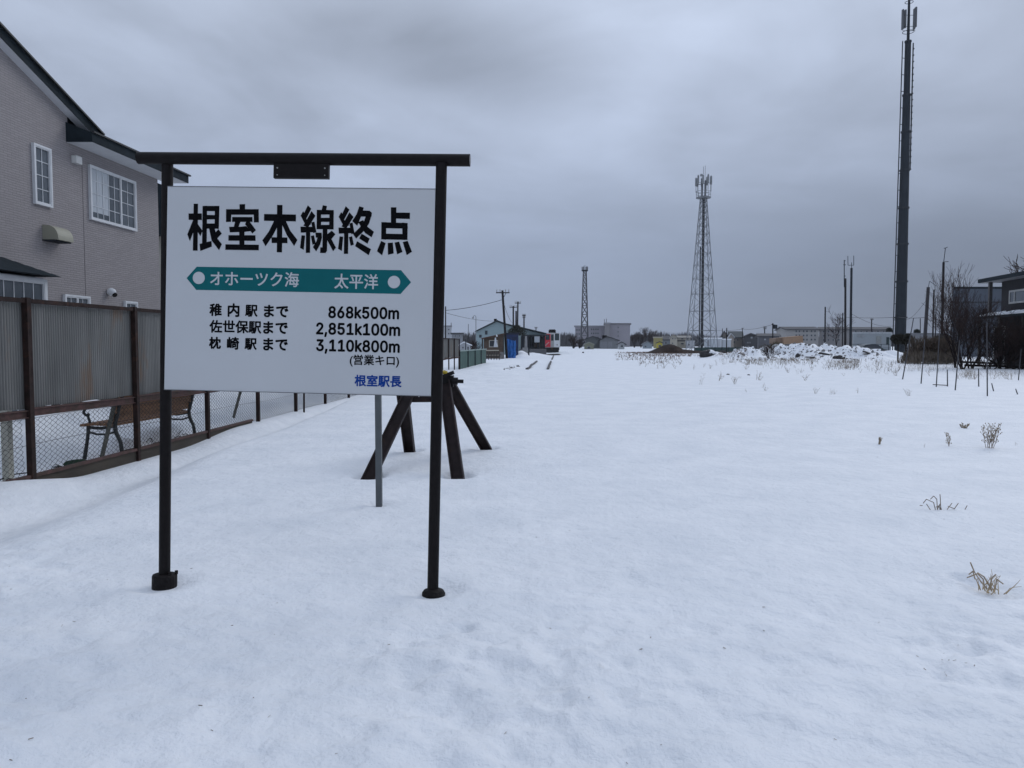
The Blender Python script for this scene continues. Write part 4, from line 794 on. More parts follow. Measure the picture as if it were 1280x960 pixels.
# ------------------------------------------------------------------ bench and bits behind the fence
def make_bench():
    # frame of the bench: along the fence (A), away from it toward its front (F)
    A = Vector((0.0625, 1, 0)).normalized(); Fw = Vector((-1, .0625, 0)).normalized(); U = Vector((0, 0, 1))
    o = on_plane(150, 560, FENCE_B - .25); o.z = -.20
    L = 1.93
    o = o + A * .1
    t = thing("park_bench", "brown slatted park bench with black iron ends behind the wire fence", "bench", o)
    wood = mat("brown_bench_slats", (0.225, 0.115, 0.058), .7, .3, 7, stretch=(4, .5, 4))
    iron = mat("black_cast_iron", (0.012, 0.015, 0.015), .5, .3, 12)

    def P(a, f, z): return o + A * a + Fw * f + U * z
    for k in range(5):
        mb = MB(); f = .16 + .085 * k
        mb.obox(P(-.06, f, .345 - .006 * (2 - k) ** 2 * .5), P(L + .06, f, .345 - .006 * (2 - k) ** 2 * .5), .072, .03)
        mb.build("seat_slat", wood, t)
    for k in range(5):
        mb = MB(); z = .43 + .103 * k; f = .125 - .040 * k
        mb.obox(P(-.06, f, z), P(L + .06, f, z), .026, .098)
        mb.build("back_slat", wood, t)
    for a in (0.0, L):
        mb = MB(); r = .024
        mb.path([P(a, .02, -.12), P(a, .05, .12), P(a, .11, .25), P(a, .12, .34), P(a, .06, .55), P(a, -.07, .92)], [.028, .024, .026, .028, .022, .018], 8)
        mb.path([P(a, .12, .32), P(a, .30, .29), P(a, .46, .30)], .02, 8)
        mb.path([P(a, .53, -.12), P(a, .49, .10), P(a, .47, .22), P(a, .46, .34)], [.026, .021, .022, .025], 8)
        mb.path([P(a, .11, .25), P(a, .22, .215), P(a, .36, .215), P(a, .48, .25)], .014, 6)
        mb.build("iron_end", iron, t)
        mb = MB()
        mb.path([P(a, .05, .57), P(a, .20, .585), P(a, .38, .575), P(a, .49, .545), P(a, .525, .49), P(a, .49, .45), P(a, .45, .47)], .017, 8)
        mb.path([P(a, .43, .33), P(a, .46, .42), P(a, .47, .47)], .016, 6)
        mb.build("armrest", iron, t)
    # snow under and over
    # leaning grey batten by the bench
    def bat(p0, p1, b, w, name, label, m):
        a = on_plane(*p0, b); c = on_plane(*p1, b)
        mb = MB(); mb.obox(a - (c - a).normalized() * .06, c, w, w * .45, up=Vector((1, 0, 0)))
        tag(mb.build(name, m, None), label, "batten")
    gm = mat("grey_green_batten", (0.085, 0.085, 0.07), .9, .25, 9)
    bat((127, 573), (146, 492), FENCE_B - .16, .055, "wooden_batten", "grey batten leaning in front of the bench's near end, inside the fence", gm)
    bat((293, 518), (301, 488), FENCE_B - .5, .06, "wooden_batten", "short grey batten leaning in the snow behind the fence beyond the bench", gm)
    a = on_plane(10, 583, FENCE_B - .45); c = on_plane(7, 500, FENCE_B - .45)
    mb = MB(); mb.box(a.x - .035, a.y - .04, a.z - .2, a.x + .035, a.y + .04, c.z)
    tag(mb.build("wooden_post", mat("cream_post", (0.42, 0.41, 0.35), .8, .12, 6), None), "cream square post behind the wire fence at the photo's left edge", "post")
    # crumpled green sheet
    g = on_plane(88, 560, FENCE_B - .55); n = 16; mb = MB(); vs = []
    for i in range(n + 1):
        for j in range(n + 1):
            x = g.x - .10 + .2 * i / n; y = g.y - .2 + .45 * j / n
            vs.append((x, y, gz(x, y) + .012 + .05 * float(vnoise(x, y, .16, 41)) + .02 * (1 - ((i - 8) / 8.) ** 2)))
    mb.add(vs, [(i * (n + 1) + j, (i + 1) * (n + 1) + j, (i + 1) * (n + 1) + j + 1, i * (n + 1) + j + 1) for i in range(n) for j in range(n)])
    vb = [(x, y, z - .02) for x, y, z in vs]
    mb.add(vb, [(i * (n + 1) + j, i * (n + 1) + j + 1, (i + 1) * (n + 1) + j + 1, (i + 1) * (n + 1) + j) for i in range(n) for j in range(n)])
    tag(mb.build("plastic_sheet", mat("dark_green_sheet", (0.008, 0.028, 0.014), .7, .3, 8, spec=.2), None, smooth=True), "crumpled dark green sheet on the snow beside the bench's near end", "sheet")
    # dead stems and hoses in the yard
    mb = MB()
    rnd = random.Random(5)
    for k in range(26):
        y = rnd.uniform(6.8, 11.6); x = fx(y, -rnd.uniform(.1, .6)); z = gz(x, y)
        d = Vector((rnd.uniform(-.1, .1), rnd.uniform(-.4, .4), rnd.uniform(-.005, .06)))
        p0 = Vector((x, y, z + .01)); mb.path([p0, p0 + d * .5 + Vector((0, 0, .02)), p0 + d], .006, 4)
    kind(tag(mb.build("fallen_stems", M_BARK, None), "dark fallen stems lying along the foot of the wire fence", "stems"), "stuff")


make_bench()


# ------------------------------------------------------------------ the grey house on the left
def siding_material():
    m = bpy.data.materials.new("grey_stone_siding"); m.use_nodes = True
    nt = m.node_tree; N, L = nt.nodes, nt.links
    b = N["Principled BSDF"]; b.inputs["Roughness"].default_value = .8
    tc = N.new("ShaderNodeTexCoord"); sep = N.new("ShaderNodeSeparateXYZ"); L.new(tc.outputs["Object"], sep.inputs[0])
    cb = N.new("ShaderNodeCombineXYZ"); L.new(sep.outputs[1], cb.inputs[0]); L.new(sep.outputs[2], cb.inputs[1])
    br = N.new("ShaderNodeTexBrick"); br.inputs["Scale"].default_value = 1.0
    br.inputs["Color1"].default_value = (0.292, 0.268, 0.266, 1); br.inputs["Color2"].default_value = (0.262, 0.240, 0.240, 1)
    br.inputs["Mortar"].default_value = (0.200, 0.182, 0.184, 1)
    br.inputs["Mortar Size"].default_value = .0045; br.inputs["Mortar Smooth"].default_value = .4
    br.inputs["Brick Width"].default_value = .17; br.inputs["Row Height"].default_value = .038
    nz = N.new("ShaderNodeTexNoise"); nz.inputs["Scale"].default_value = 9; nz.inputs["Detail"].default_value = 3
    L.new(cb.outputs[0], nz.inputs["Vector"])
    sc = N.new("ShaderNodeVectorMath"); sc.operation = 'MULTIPLY_ADD'; sc.inputs[1].default_value = (.02, .012, 0)
    L.new(nz.outputs[1], sc.inputs[0]); L.new(cb.outputs[0], sc.inputs[2]); L.new(sc.outputs[0], br.inputs["Vector"])
    L.new(br.outputs[0], b.inputs["Base Color"])
    bp = N.new("ShaderNodeBump"); bp.inputs["Strength"].default_value = .5; bp.inputs["Distance"].default_value = .01
    n2 = N.new("ShaderNodeTexNoise"); n2.inputs["Scale"].default_value = 45; n2.inputs["Detail"].default_value = 4; L.new(cb.outputs[0], n2.inputs["Vector"])
    ad = N.new("ShaderNodeMath"); ad.operation = 'MULTIPLY_ADD'; ad.inputs[1].default_value = -1.2
    L.new(br.outputs["Fac"], ad.inputs[0]); L.new(n2.outputs[0], ad.inputs[2])
    L.new(ad.outputs[0], bp.inputs["Height"]); L.new(bp.outputs[0], b.inputs["Normal"])
    return m


def make_house():
    wx = lambda y, o=0.0: 0.0625 * y + WALL_B + o      # o > 0 comes toward the fence
    base = Vector((wx(14), 14, gz(wx(14), 14)))
    h = thing("house", "two storey grey house with stone textured siding and dark roof behind the fence", "house", base)
    sid = siding_material()
    # gable wall facing the tracks, roof falling to the right, and the lower wing flush with it
    rk = lambda px, py: on_plane(px, py, WALL_B)
    p1 = rk(0, 63); p2 = rk(84, 153)
    slope = (p2.z - p1.z) / (p2.y - p1.y)
    zr = lambda y: p2.z + slope * (y - p2.y)
    YB, Y1, Y2 = 5.2, p2.y, on_plane(197, 230, WALL_B).y
    apex = 8.4
    ze = on_plane(197, 229.5, WALL_B).z
    depth = 7.5
    w = MB()
    prof = [(YB, -.6), (Y2, -.6), (Y2, ze + .16), (Y1 + .02, ze + .16), (Y1, zr(Y1) + .1), (apex, zr(apex) + .1), (YB, zr(apex) + slope * (apex - YB))]
    w.prism([(wx(y), y, z) for y, z in prof], (-depth, .0625 * depth, 0))
    wall = w.build("wall", sid, h)
    w = MB(); w.hexa([(wx(YB, .003), YB, -.7), (wx(Y2, .003), Y2, -.7), (wx(Y2, .03), Y2, -.7), (wx(YB, .03), YB, -.7), (wx(YB, .003), YB, .34), (wx(Y2, .003), Y2, .34), (wx(Y2, .03), Y2, .34), (wx(YB, .03), YB, .34)])
    w.build("foundation", mat("dark_foundation", (0.035, .034, .034), .9, .2, 3, spec=.1), h)
    # upper roof
    OV = EAVE_B - WALL_B
    k1 = on_plane(125, 166, EAVE_B)
    def roofslab(name, pts, th, m, parent, back):
        mb = MB()
        P = [Vector((wx(y, RK), y, z)) for y, z in pts]
        mb.prism(P, (-(back), .0625 * back, 0)); return mb.build(name, m, parent)
    RK = .15                                            # the barge board stands this far off the gable
    a0 = on_plane(0, 33, WALL_B + RK); a1 = on_plane(126, 167, WALL_B + RK)
    sl = (a1.z - a0.z) / (a1.y - a0.y)
    zt = lambda y: a1.z + sl * (y - a1.y)
    th = .155
    roof = roofslab("roof", [(a1.y, zt(a1.y)), (apex, zt(apex)), (YB - .4, zt(apex) + sl * (apex - YB + .4)), (YB - .4, zt(apex) + sl * (apex - YB + .4) - th), (apex, zt(apex) - th), (a1.y, zt(a1.y) - th)], th, M_DARKROOF, h, depth + .6)
    mb = MB()   # thin roofing edge, proud of the barge board
    mb.obox((wx(a1.y, RK + .02), a1.y + .05, zt(a1.y + .05) + .012), (wx(apex, RK + .02), apex, zt(apex) + .012), .06, .03, up=Vector((0, 0, 1)))
    mb.build("roof_edge", mat("black_roof_edge", (0.012, .014, .016), .5), roof)
    mb = MB()   # sloping soffit
    P = [(a1.y - .1, zt(a1.y - .1) - th - .003), (apex, zt(apex) - th - .003)]
    q = [Vector((wx(y, RK - .01), y, z)) for y, z in P] + [Vector((wx(y, .0), y, z - .01)) for y, z in P[::-1]]
    mb.prism(q, (0, 0, .01)); mb.build("soffit", M_SOFFIT, roof)
    # lower wing: level eave along this wall, roof rising away
    e0 = on_plane(115, 166, EAVE_B); e1 = on_plane(235.6, 219.7, EAVE_B)
    ztop = (e0.z + e1.z) / 2; zbot = ztop - .155
    mb = MB(); rise = .40
    P = [Vector((wx(y, OV), y, z)) for y, z in ((e0.y, zbot), (e0.y, ztop))]
    prof = [(OV, zbot), (OV, ztop), (-4.0, ztop + rise * (4.0 + OV)), (-4.0, ztop + rise * (4 + OV) - .2), (-.02, ztop + rise * OV - .2), (-.02, zbot)]
    mb.prism([(wx(e0.y, o), e0.y, z) for o, z in prof], (.0625 * (e1.y - e0.y), e1.y - e0.y, 0))
    r2 = mb.build("lower_roof", M_DARKROOF, h)
    mb = MB(); q = [(wx(e0.y + .02, .005), e0.y + .02, zbot - .006), (wx(e1.y - .02, .005), e1.y - .02, zbot - .006), (wx(e1.y - .02, OV - .015), e1.y - .02, zbot - .006), (wx(e0.y + .02, OV - .015), e0.y + .02, zbot - .006)]
    mb.prism(q, (0, 0, .005)); mb.build("soffit", M_SOFFIT, r2)
    mb = MB(); mb.obox((wx(e0.y, OV + .015), e0.y, ztop + .012), (wx(e1.y, OV + .015), e1.y + .05, ztop + .012), .05, .03)
    mb.build("roof_edge", mat("black_roof_edge", (0.012, .014, .016), .5), r2)

    def wbox(mb, y0, z0, y1, z1, o0, o1):
        mb.hexa([(wx(y0, o0), y0, z0), (wx(y1, o0), y1, z0), (wx(y1, o1), y1, z0), (wx(y0, o1), y0, z0), (wx(y0, o0), y0, z1), (wx(y1, o0), y1, z1), (wx(y1, o1), y1, z1), (wx(y0, o1), y0, z1)])

    def window(y0, z0, y1, z1, splits, rows, cols, off=0.0, curtain=False, fw=.034):
        """splits: fractions of the width at which the sashes meet; cols per sash"""
        mb = MB()
        wbox(mb, y0, z0, y0 + fw, z1, off + .002, off + .05); wbox(mb, y1 - fw, z0, y1, z1, off + .002, off + .05)
        wbox(mb, y0 + fw, z0, y1 - fw, z0 + fw, off + .002, off + .05); wbox(mb, y0 + fw, z1 - fw, y1 - fw, z1, off + .002, off + .05)
        fr = mb.build("window", M_WHITE, h)
        ed = [0] + splits + [1]
        iy0, iy1 = y0 + fw, y1 - fw
        for i in range(len(ed) - 1):
            sa = iy0 + (iy1 - iy0) * ed[i]; sb = iy0 + (iy1 - iy0) * ed[i + 1]
            s = .018
            mb = MB(); wbox(mb, sa, z0 + fw, sa + s, z1 - fw, off + .004, off + .042); wbox(mb, sb - s, z0 + fw, sb, z1 - fw, off + .004, off + .042)
            wbox(mb, sa + s, z0 + fw, sb - s, z0 + fw + s, off + .0045, off + .0415); wbox(mb, sa + s, z1 - fw - s, sb - s, z1 - fw, off + .0045, off + .0415); mb.build("sash", M_WHITE, fr)
            mb = MB(); wbox(mb, sa + s, z0 + fw, sb - s, z1 - fw, off + .006, off + .014)
            mb.build("pane", M_GLASS, fr)
            c = cols[i]
            mb = MB()
            for q in range(1, c):
                yy = sa + s + (sb - sa - 2 * s) * q / c; wbox(mb, yy - .007, z0 + fw, yy + .007, z1 - fw, off + .016, off + .024)
            for q in range(1, rows):
                zz = z0 + fw + (z1 - z0 - 2 * fw) * q / rows; wbox(mb, sa + s, zz - .007, sb - s, zz + .007, off + .0155, off + .0235)
            if c > 1 or rows > 1: mb.build("glazing_bars", mat("pale_glazing_bar", (0.5, .52, .54), .5), fr)
            if curtain and i == 0:
                mb = MB(); n = 40; vs = []
                for q in range(n + 1):
                    yy = sa + s + .01 + (sb - sa - 2 * s) * (.62 * q / n); oo = off + .0147 + .0006 * math.sin(q * 1.3)
                    vs += [(wx(yy, oo), yy, z0 + fw + .12), (wx(yy, oo), yy, z1 - fw - .01)]
                mb.add(vs, [(2 * q, 2 * q + 2, 2 * q + 3, 2 * q + 1) for q in range(n)])
                mb.build("curtain", M_CURT, fr)
        return fr

    def yz(px, py): p = on_plane(px, py, WALL_B); return p.y, p.z
    ya, za = yz(109.3, 205.2); yb, _ = yz(167.2, 228); _, zb = yz(110.7, 274)
    window(ya, zb, yb, za, [.66], 4, [5, 2], curtain=True)
    ya, za = yz(38.6, 178); yb, _ = yz(62.8, 250); _, zb = yz(40, 254)
    window(ya, zb, yb, za, [], 4, [2])
    ya, za = yz(78, 367.5); yb, _ = yz(110, 372)
    window(ya, za - .8, yb, za, [.5], 2, [2, 2])
    ya, za = yz(154, 376); yb, _ = yz(169.5, 378)
    window(ya, za - .8, yb, za, [], 2, [2])
    # panel joints in the siding
    mb = MB()
    for px in (105,):
        y, _ = yz(px, 300); wbox(mb, y - .005, -.5, y + .005, ze - .05, .001, .004)
    mb.build("joint_strip", mat("siding_joint", (0.13, .115, .12), .8), wall)
    # hooded kitchen vent
    ya, za = yz(52.5, 281); yb, zb = yz(72, 303)
    mb = MB(); n = 8; Pr = []
    R_ = .26; H_ = (za - zb) * 1.0
    sec = [(.003, zb), (.003, za)]
    for q in range(n + 1):
        a = math.pi / 2 * q / n
        sec.append((.08 + (R_ - .08) * math.sin(a), zb + .03 + (H_ - .03) * math.cos(a)))
    sec.append((R_, zb))
    mb.prism([(wx(ya, o), ya, z) for o, z in sec], (.0625 * .40, .40, 0))
    v = mb.build("vent_hood", mat("beige_vent_hood", (0.30, 0.29, 0.225), .55, .06, 5), h)
    mb = MB(); wbox(mb, ya - .015, zb - .02, ya + .415, zb - .003, .004, R_ * .8); mb.build("grille", M_DKSTEEL, v)
    # round vent cowl
    y, z = yz(134.5, 365); c = Vector((wx(y, .07), y, z)); mb = MB(); mb.ball(c, .085, .075, .075, 16, 10)
    v = mb.build("round_vent", M_WHITE, h, smooth=True)
    mb = MB(); mb.tube(c + Vector((.055, 0, -.045)), c + Vector((.075, -.01, -.065)), .045, n=14); mb.build("opening", M_BLACK, v)
    # small white junction box under the eave
    ya, za = yz(89, 194); yb, zb = yz(96.5, 206); mb = MB(); wbox(mb, ya, zb, yb, za, .002, .09)
    mb.build("outlet_box", mat("off_white_plastic", (0.55, .55, .53), .5), h)
    # bay window with its own little roof
    BO = .52
    yr = on_plane(60, 350, WALL_B + BO).y; z0r = on_plane(60, 348, WALL_B + BO).z
    yl = yr - 2.3
    mb = MB(); wbox(mb, yl, -.3, yr, z0r, .003, BO - .06); bay = mb.build("bay", M_SOFFIT, h)
    window(yl + .03, -.2, yr - .0, z0r - .02, [.5], 6, [6, 5], off=BO - .06, fw=.06)
    mb = MB()
    ex, eb = yr + .13, yl - .13
    zt_, zb_ = z0r + .30, z0r + .03
    O = BO + .12
    for s in range(5):   # stepped courses of metal shingles
        f0 = s / 5; f1 = (s + 1) / 5
        o0 = O * (1 - f0) + .01; o1 = O * (1 - f1) + .01
        y0a = ex - .42 * f0; y0b = ex - .42 * f1
        z0 = zb_ + (zt_ - zb_) * f0; z1 = zb_ + (zt_ - zb_) * f1
        mb.hexa([(wx(eb, .003), eb, z0), (wx(y0a, .003), y0a, z0), (wx(y0a, o0), y0a, z0), (wx(eb, o0), eb, z0),
                 (wx(eb, .003), eb, z1 - .004), (wx(y0b, .003), y0b, z1 - .004), (wx(y0b, o1 + .03), y0b, z1 - .004), (wx(eb, o1 + .03), eb, z1 - .004)])
    mb.build("bay_roof", M_DARKROOF, h)
    # downpipe-free corner trim
    # neighbour behind, mostly hidden by the sign
    nb = thing("neighbour_house", "cream house with dark roof and grey foundation, behind the sign board", "house", (-6.2, 23, gz(-6.2, 23)))
    mb = MB(); c = on_plane(197, 240, WALL_B - .4)
    mb.box(-13.5, 22.0, .1, -6.9, 30.0, 4.2); mb.build("wall", mat("cream_siding", (0.42, .40, .34), .8, .08, 2), nb)
    mb = MB(); mb.box(-13.6, 21.9, -.6, -6.0, 30.1, .1 - .002); mb.build("foundation", mat("grey_foundation", (0.10, .10, .105), .9, .2, 2), nb)
    mb = MB(); mb.prism([(-14.0, 21.6, 4.2), (-6.5, 21.6, 4.2), (-6.5, 21.6, 4.35), (-10.2, 21.6, 5.75), (-14.0, 21.6, 4.35)], (0, 8.8, 0)); mb.build("roof", M_DARKROOF, nb)
    # low grey yard wall further along
    mb = MB(); mb.obox((-6.3, 19.5, .05), (-5.2, 31, .05), .15, .75)
    tag(mb.build("yard_wall", mat("grey_block_wall", (0.05, .05, .053), .9, .2, 2.5), None), "low grey wall behind the far part of the wire fence, under the sign", "wall")


make_house()


# ------------------------------------------------------------------ helpers for the far things
def facade(name, label, cat, Y, px0, px1, eave, base, depth, wall, roofm, ridge=None, ridge_px=None, roof='gable', over=0.3, wins=(), doors=(), chimneys=(), group=None, winmat=None, below=0.4, skew=.9):
    """a building whose front stands at distance Y; heights given as picture rows of that front"""
    a = at(px0, base, Y); b = at(px1, base, Y); ze = at(px0, eave, Y).z; zb = min(a.z, gz((a.x + b.x) / 2, Y)) - below
    x0, x1 = a.x, b.x
    dx = depth * (x0 + x1) / 2 / Y * skew      # side walls run off along the street, away from the field
    t = thing(name, label, cat, ((x0 + x1) / 2, Y, zb + below), group)
    mb = MB()
    th = max(.12, Y * .0011)
    if roof == 'gable':
        xr = at(ridge_px if ridge_px else (px0 + px1) / 2, ridge, Y).x; zr = at(px0, ridge, Y).z
        mb.prism([(x0, Y, zb), (x1, Y, zb), (x1, Y, ze), (xr, Y, zr), (x0, Y, ze)], (dx, depth, 0))
        w = mb.build("wall", wall, t)
        mb = MB()
        s0 = (zr - ze) / max(xr - x0, .01); s1 = (zr - ze) / max(x1 - xr, .01)
        mb.prism([(x0 - over, Y - over, ze - over * s0), (xr, Y - over, zr), (x1 + over, Y - over, ze - over * s1), (x1 + over, Y - over, ze - over * s1 + th), (xr, Y - over, zr + th), (x0 - over, Y - over, ze - over * s0 + th)], (dx, depth + 2 * over, 0))
        r = mb.build("roof", roofm, t)
    elif roof == 'flat':
        mb.prism([(x0, Y, zb), (x1, Y, zb), (x1, Y, ze), (x0, Y, ze)], (dx, depth, 0)); w = mb.build("wall", wall, t)
        mb = MB(); mb.prism([(x0 - over, Y - over, ze + .002), (x1 + over, Y - over, ze + .002), (x1 + over, Y - over, ze + th * 1.6), (x0 - over, Y - over, ze + th * 1.6)], (dx, depth + 2 * over, 0)); r = mb.build("roof", roofm, t)
        zr = ze
    else:  # ridge runs across the view
        zr = at(px0, ridge, Y).z
        mb.prism([(x0, Y, zb), (x0 + dx, Y + depth, zb), (x0 + dx, Y + depth, ze), (x0 + dx / 2, Y + depth / 2, zr), (x0, Y, ze)], (x1 - x0, 0, 0)); w = mb.build("wall", wall, t)
        s0 = (zr - ze) / (depth / 2)
        mb = MB(); mb.prism([(x0 - over, Y - over, ze - over * s0), (x0 - over + dx / 2, Y + depth / 2, zr), (x0 - over + dx, Y + depth + over, ze - over * s0), (x0 - over + dx, Y + depth + over, ze - over * s0 + th), (x0 - over + dx / 2, Y + depth / 2, zr + th), (x0 - over, Y - over, ze - over * s0 + th)], (x1 - x0 + 2 * over, 0, 0))
        r = mb.build("roof", roofm, t)
    for q in wins:
        p0 = at(q[0], q[1], Y); p1 = at(q[2], q[3], Y); e = Y * .0004
        m_ = q[4] if len(q) > 4 else (winmat or M_GLASSF)
        mb = MB(); fw = max(.05, .06 * (p1.x - p0.x))
        for (xa, za, xb, zb_) in ((p0.x, p1.z, p0.x + fw, p0.z), (p1.x - fw, p1.z, p1.x, p0.z), (p0.x + fw, p1.z, p1.x - fw, p1.z + fw), (p0.x + fw, p0.z - fw, p1.x - fw, p0.z)):
            mb.box(xa, Y - .06 - e, za, xb, Y - .002, zb_)
        f = mb.build("window", M_FRAMEF if len(q) < 6 else q[5], t)
        mb = MB(); mb.box(p0.x + fw, Y - .02 - e, p1.z + fw, p1.x - fw, Y - .004, p0.z - fw); mb.build("pane", m_, f)
    for q in doors:
        p0 = at(q[0], q[1], Y); p1 = at(q[2], q[3], Y)
        mb = MB(); mb.box(p0.x, Y - .05, p1.z, p1.x, Y - .003, p0.z); mb.build("door", q[4], t)
    for q in chimneys:
        p0 = at(q[0], q[1], Y); p1 = at(q[2], q[3], Y)
        mb = MB(); mb.box(p0.x, Y + depth * .3, p1.z - .5, p1.x, Y + depth * .3 + (p1.x - p0.x), p0.z); mb.build("chimney", q[4] if len(q) > 4 else M_DKSTEEL, r)
    return t


M_FRAMEF = mat("pale_window_frame", (0.35, .36, .37), .6, .05, 1)
M_ROOFG = mat("grey_brown_roof", (0.045, 0.045, 0.05), .75, .25, .6)
M_ROOFS = mat("snowy_grey_roof", (0.16, 0.165, 0.175), .8, .35, .5)
M_CREAM = mat("far_cream_wall", (0.42, 0.385, 0.315), .85, .06, .3)
M_GREYW = mat("far_grey_wall", (0.23, 0.235, 0.25), .85, .08, .3)
M_PALEW = mat("far_pale_wall", (0.40, 0.41, 0.43), .85, .06, .3)
M_DARKW = mat("far_dark_wall", (0.045, 0.045, 0.05), .85, .15, .3)
M_YELL = mat("far_yellow_wall", (0.33, 0.29, 0.12), .85, .06, .3)
M_LILAC = mat("far_mauve_wall", (0.27, 0.255, 0.28), .88, .05, .15)
M_SNOWCAP = SNOW


def pole(label, b, tp, Y, wpx, arms=(), cat="pole", name="utility_pole", group=None, m=None, base_z=None, extras=None):
    if group is None and name == "utility_pole": group = "utility poles around the field"
    p1 = at(tp[0], tp[1], Y); p0 = at(b[0], b[1], Y)
    g = gz(p0.x, Y); d = p1 - p0
    p0 = p1 - d * ((p1.z - (g - .3)) / max(d.z, .01))
    r = wpx * Y / 960 / 2
    t = thing(name, label, cat, (p0.x, p0.y, g), group)
    mb = MB(); mb.tube(p0, p1, r * 1.08, r * .92, 10); mb.build("shaft", m or M_POLE, t)
    for (ax0, ax1, ay) in arms:
        a = at(ax0, ay, Y); c = at(ax1, ay, Y)
        mb = MB(); mb.obox(a + Vector((0, -r, 0)), c + Vector((0, -r, 0)), r * .7, r * .8)
        arm = mb.build("cross_arm", m or M_POLE, t)
        mb = MB()
        for f in (.06, .3, .7, .94):
            q = a.lerp(c, f); mb.tube(q + Vector((0, -r, 0)), q + Vector((0, -r, 1.6 * r + .12)), r * .35, n=6)
        mb.build("insulators", mat("pale_insulator", (0.3, .3, .3), .4), arm)
    if extras: extras(t, Y, r)
    return t


def wire(label, pts, r=.012, group=None, sag=0.0):
    """pts: (px, py, Y) ends; a hanging cable"""
    mb = MB(); P = [at(*p) for p in pts]; out = []
    for a, b in zip(P[:-1], P[1:]):
        for k in range(10):
            f = k / 10; q = a.lerp(b, f); q.z -= sag * 4 * f * (1 - f); out.append(q)
    out.append(P[-1]); mb.path(out, r, 4)
    return tag(mb.build("power_cable", M_BLACK, None), label, "cable", group)


def limb(mb, tw, p, d, L, r, depth, rnd, up=.15, spread=.55, thin=.006, kids=(2, 3), nseg=3):
    """a branch that bends and divides; thick wood into mb, the finest shoots into tw"""
    seg = L / nseg; q = Vector(p); dd = Vector(d)
    rr = r
    tgt = mb if depth > 1 else tw
    for s in range(nseg):
        dd = (dd + Vector((rnd.gauss(0, .12), rnd.gauss(0, .12), rnd.gauss(0, .08) + up * .3))).normalized()
        n = q + dd * seg; r2 = max(thin, rr * .86)
        tgt.tube(q, n, rr, r2, 5 if depth > 1 else 3, False)
        q = n; rr = r2
        if depth > 0 and s < nseg - 1 and rnd.random() < .75:
            sd = (dd + Vector((rnd.gauss(0, spread), rnd.gauss(0, spread), rnd.gauss(0, spread * .6) + up))).normalized()
            limb(mb, tw, q, sd, L * rnd.uniform(.5, .75), max(thin, rr * .55), depth - 1, rnd, up, spread, thin, kids, nseg)
    if depth > 0:
        for k in range(rnd.randint(*kids)):
            sd = (dd + Vector((rnd.gauss(0, spread), rnd.gauss(0, spread), rnd.gauss(0, spread * .6) + up))).normalized()
            limb(mb, tw, q, sd, L * rnd.uniform(.6, .82), max(thin, rr * .72), depth - 1, rnd, up, spread, thin, kids, nseg)


def bare_tree(label, base, height, seed, stems=1, depth=4, lean=.1, up=.25, spread=.5, r=None, thin=.008, name="bare_tree", cat="tree", group=None, aim=None):
    if name == "bare_shrub": group = "bare shrubs before the dark house"
    rnd = random.Random(seed); base = Vector(base)
    t = thing(name, label, cat, base, group)
    mb = MB(); tw = MB()
    for k in range(stems):
        d = Vector((rnd.gauss(0, lean), rnd.gauss(0, lean), 1)).normalized() if aim is None else Vector(aim[k % len(aim)]).normalized()
        p = base + Vector((rnd.uniform(-.12, .12), rnd.uniform(-.12, .12), -.15)) * (1 if stems > 1 else .3)
        limb(mb, tw, p, d, height * .36, (r or height * .018), depth, rnd, up, spread, thin)
    mb.build("trunk", M_BARK, t); tw.build("crown", M_TWIG, t)
    return t


def lattice(label, Y, bx, by, ty, wb, wt, n, leg_px, name="lattice_tower", m=None, head=None):
    """square lattice tower; widths wb, wt in px at rows by, ty"""
    c = at(bx, by, Y); zt = at(bx, ty, Y).z; k = Y / 960.0
    z0 = gz(c.x, Y) - .3
    sb = wb * k / 2; st = wt * k / 2
    sl = (st - sb) / (zt - c.z); sb0 = sb + sl * (z0 - c.z)
    t = thing(name, label, "tower", (c.x, Y, z0 + .3))
    lr = leg_px * k / 2; yc = Y
    def corner(f, i):
        s = sb0 + (st - sb0) * f; z = z0 + (zt - z0) * f
        return Vector((c.x + s * (1 if i in (1, 2) else -1), yc + s * (1 if i in (2, 3) else -1), z))
    # panel heights shrink upward
    fs = [0.0]; h = 1.0
    hs = [h * .88 ** i for i in range(n)]; tot = sum(hs); acc = 0
    for q in hs: acc += q; fs.append(acc / tot)
    for i in range(4):
        mb = MB(); mb.tube(corner(0, i), corner(1, i), lr, lr * .8, 6); mb.build("leg", m, t)
    br = MB()
    for a, b in zip(fs[:-1], fs[1:]):
        for i in range(4):
            j = (i + 1) % 4
            br.tube(corner(a, i), corner(b, j), lr * .55, n=4, caps=False); br.tube(corner(a, j), corner(b, i), lr * .55, n=4, caps=False)
            br.tube(corner(b, i), corner(b, j), lr * .6, n=4, caps=False)
    br.build("bracing", m, t)
    return t, Vector((c.x, yc, zt)), k, z0


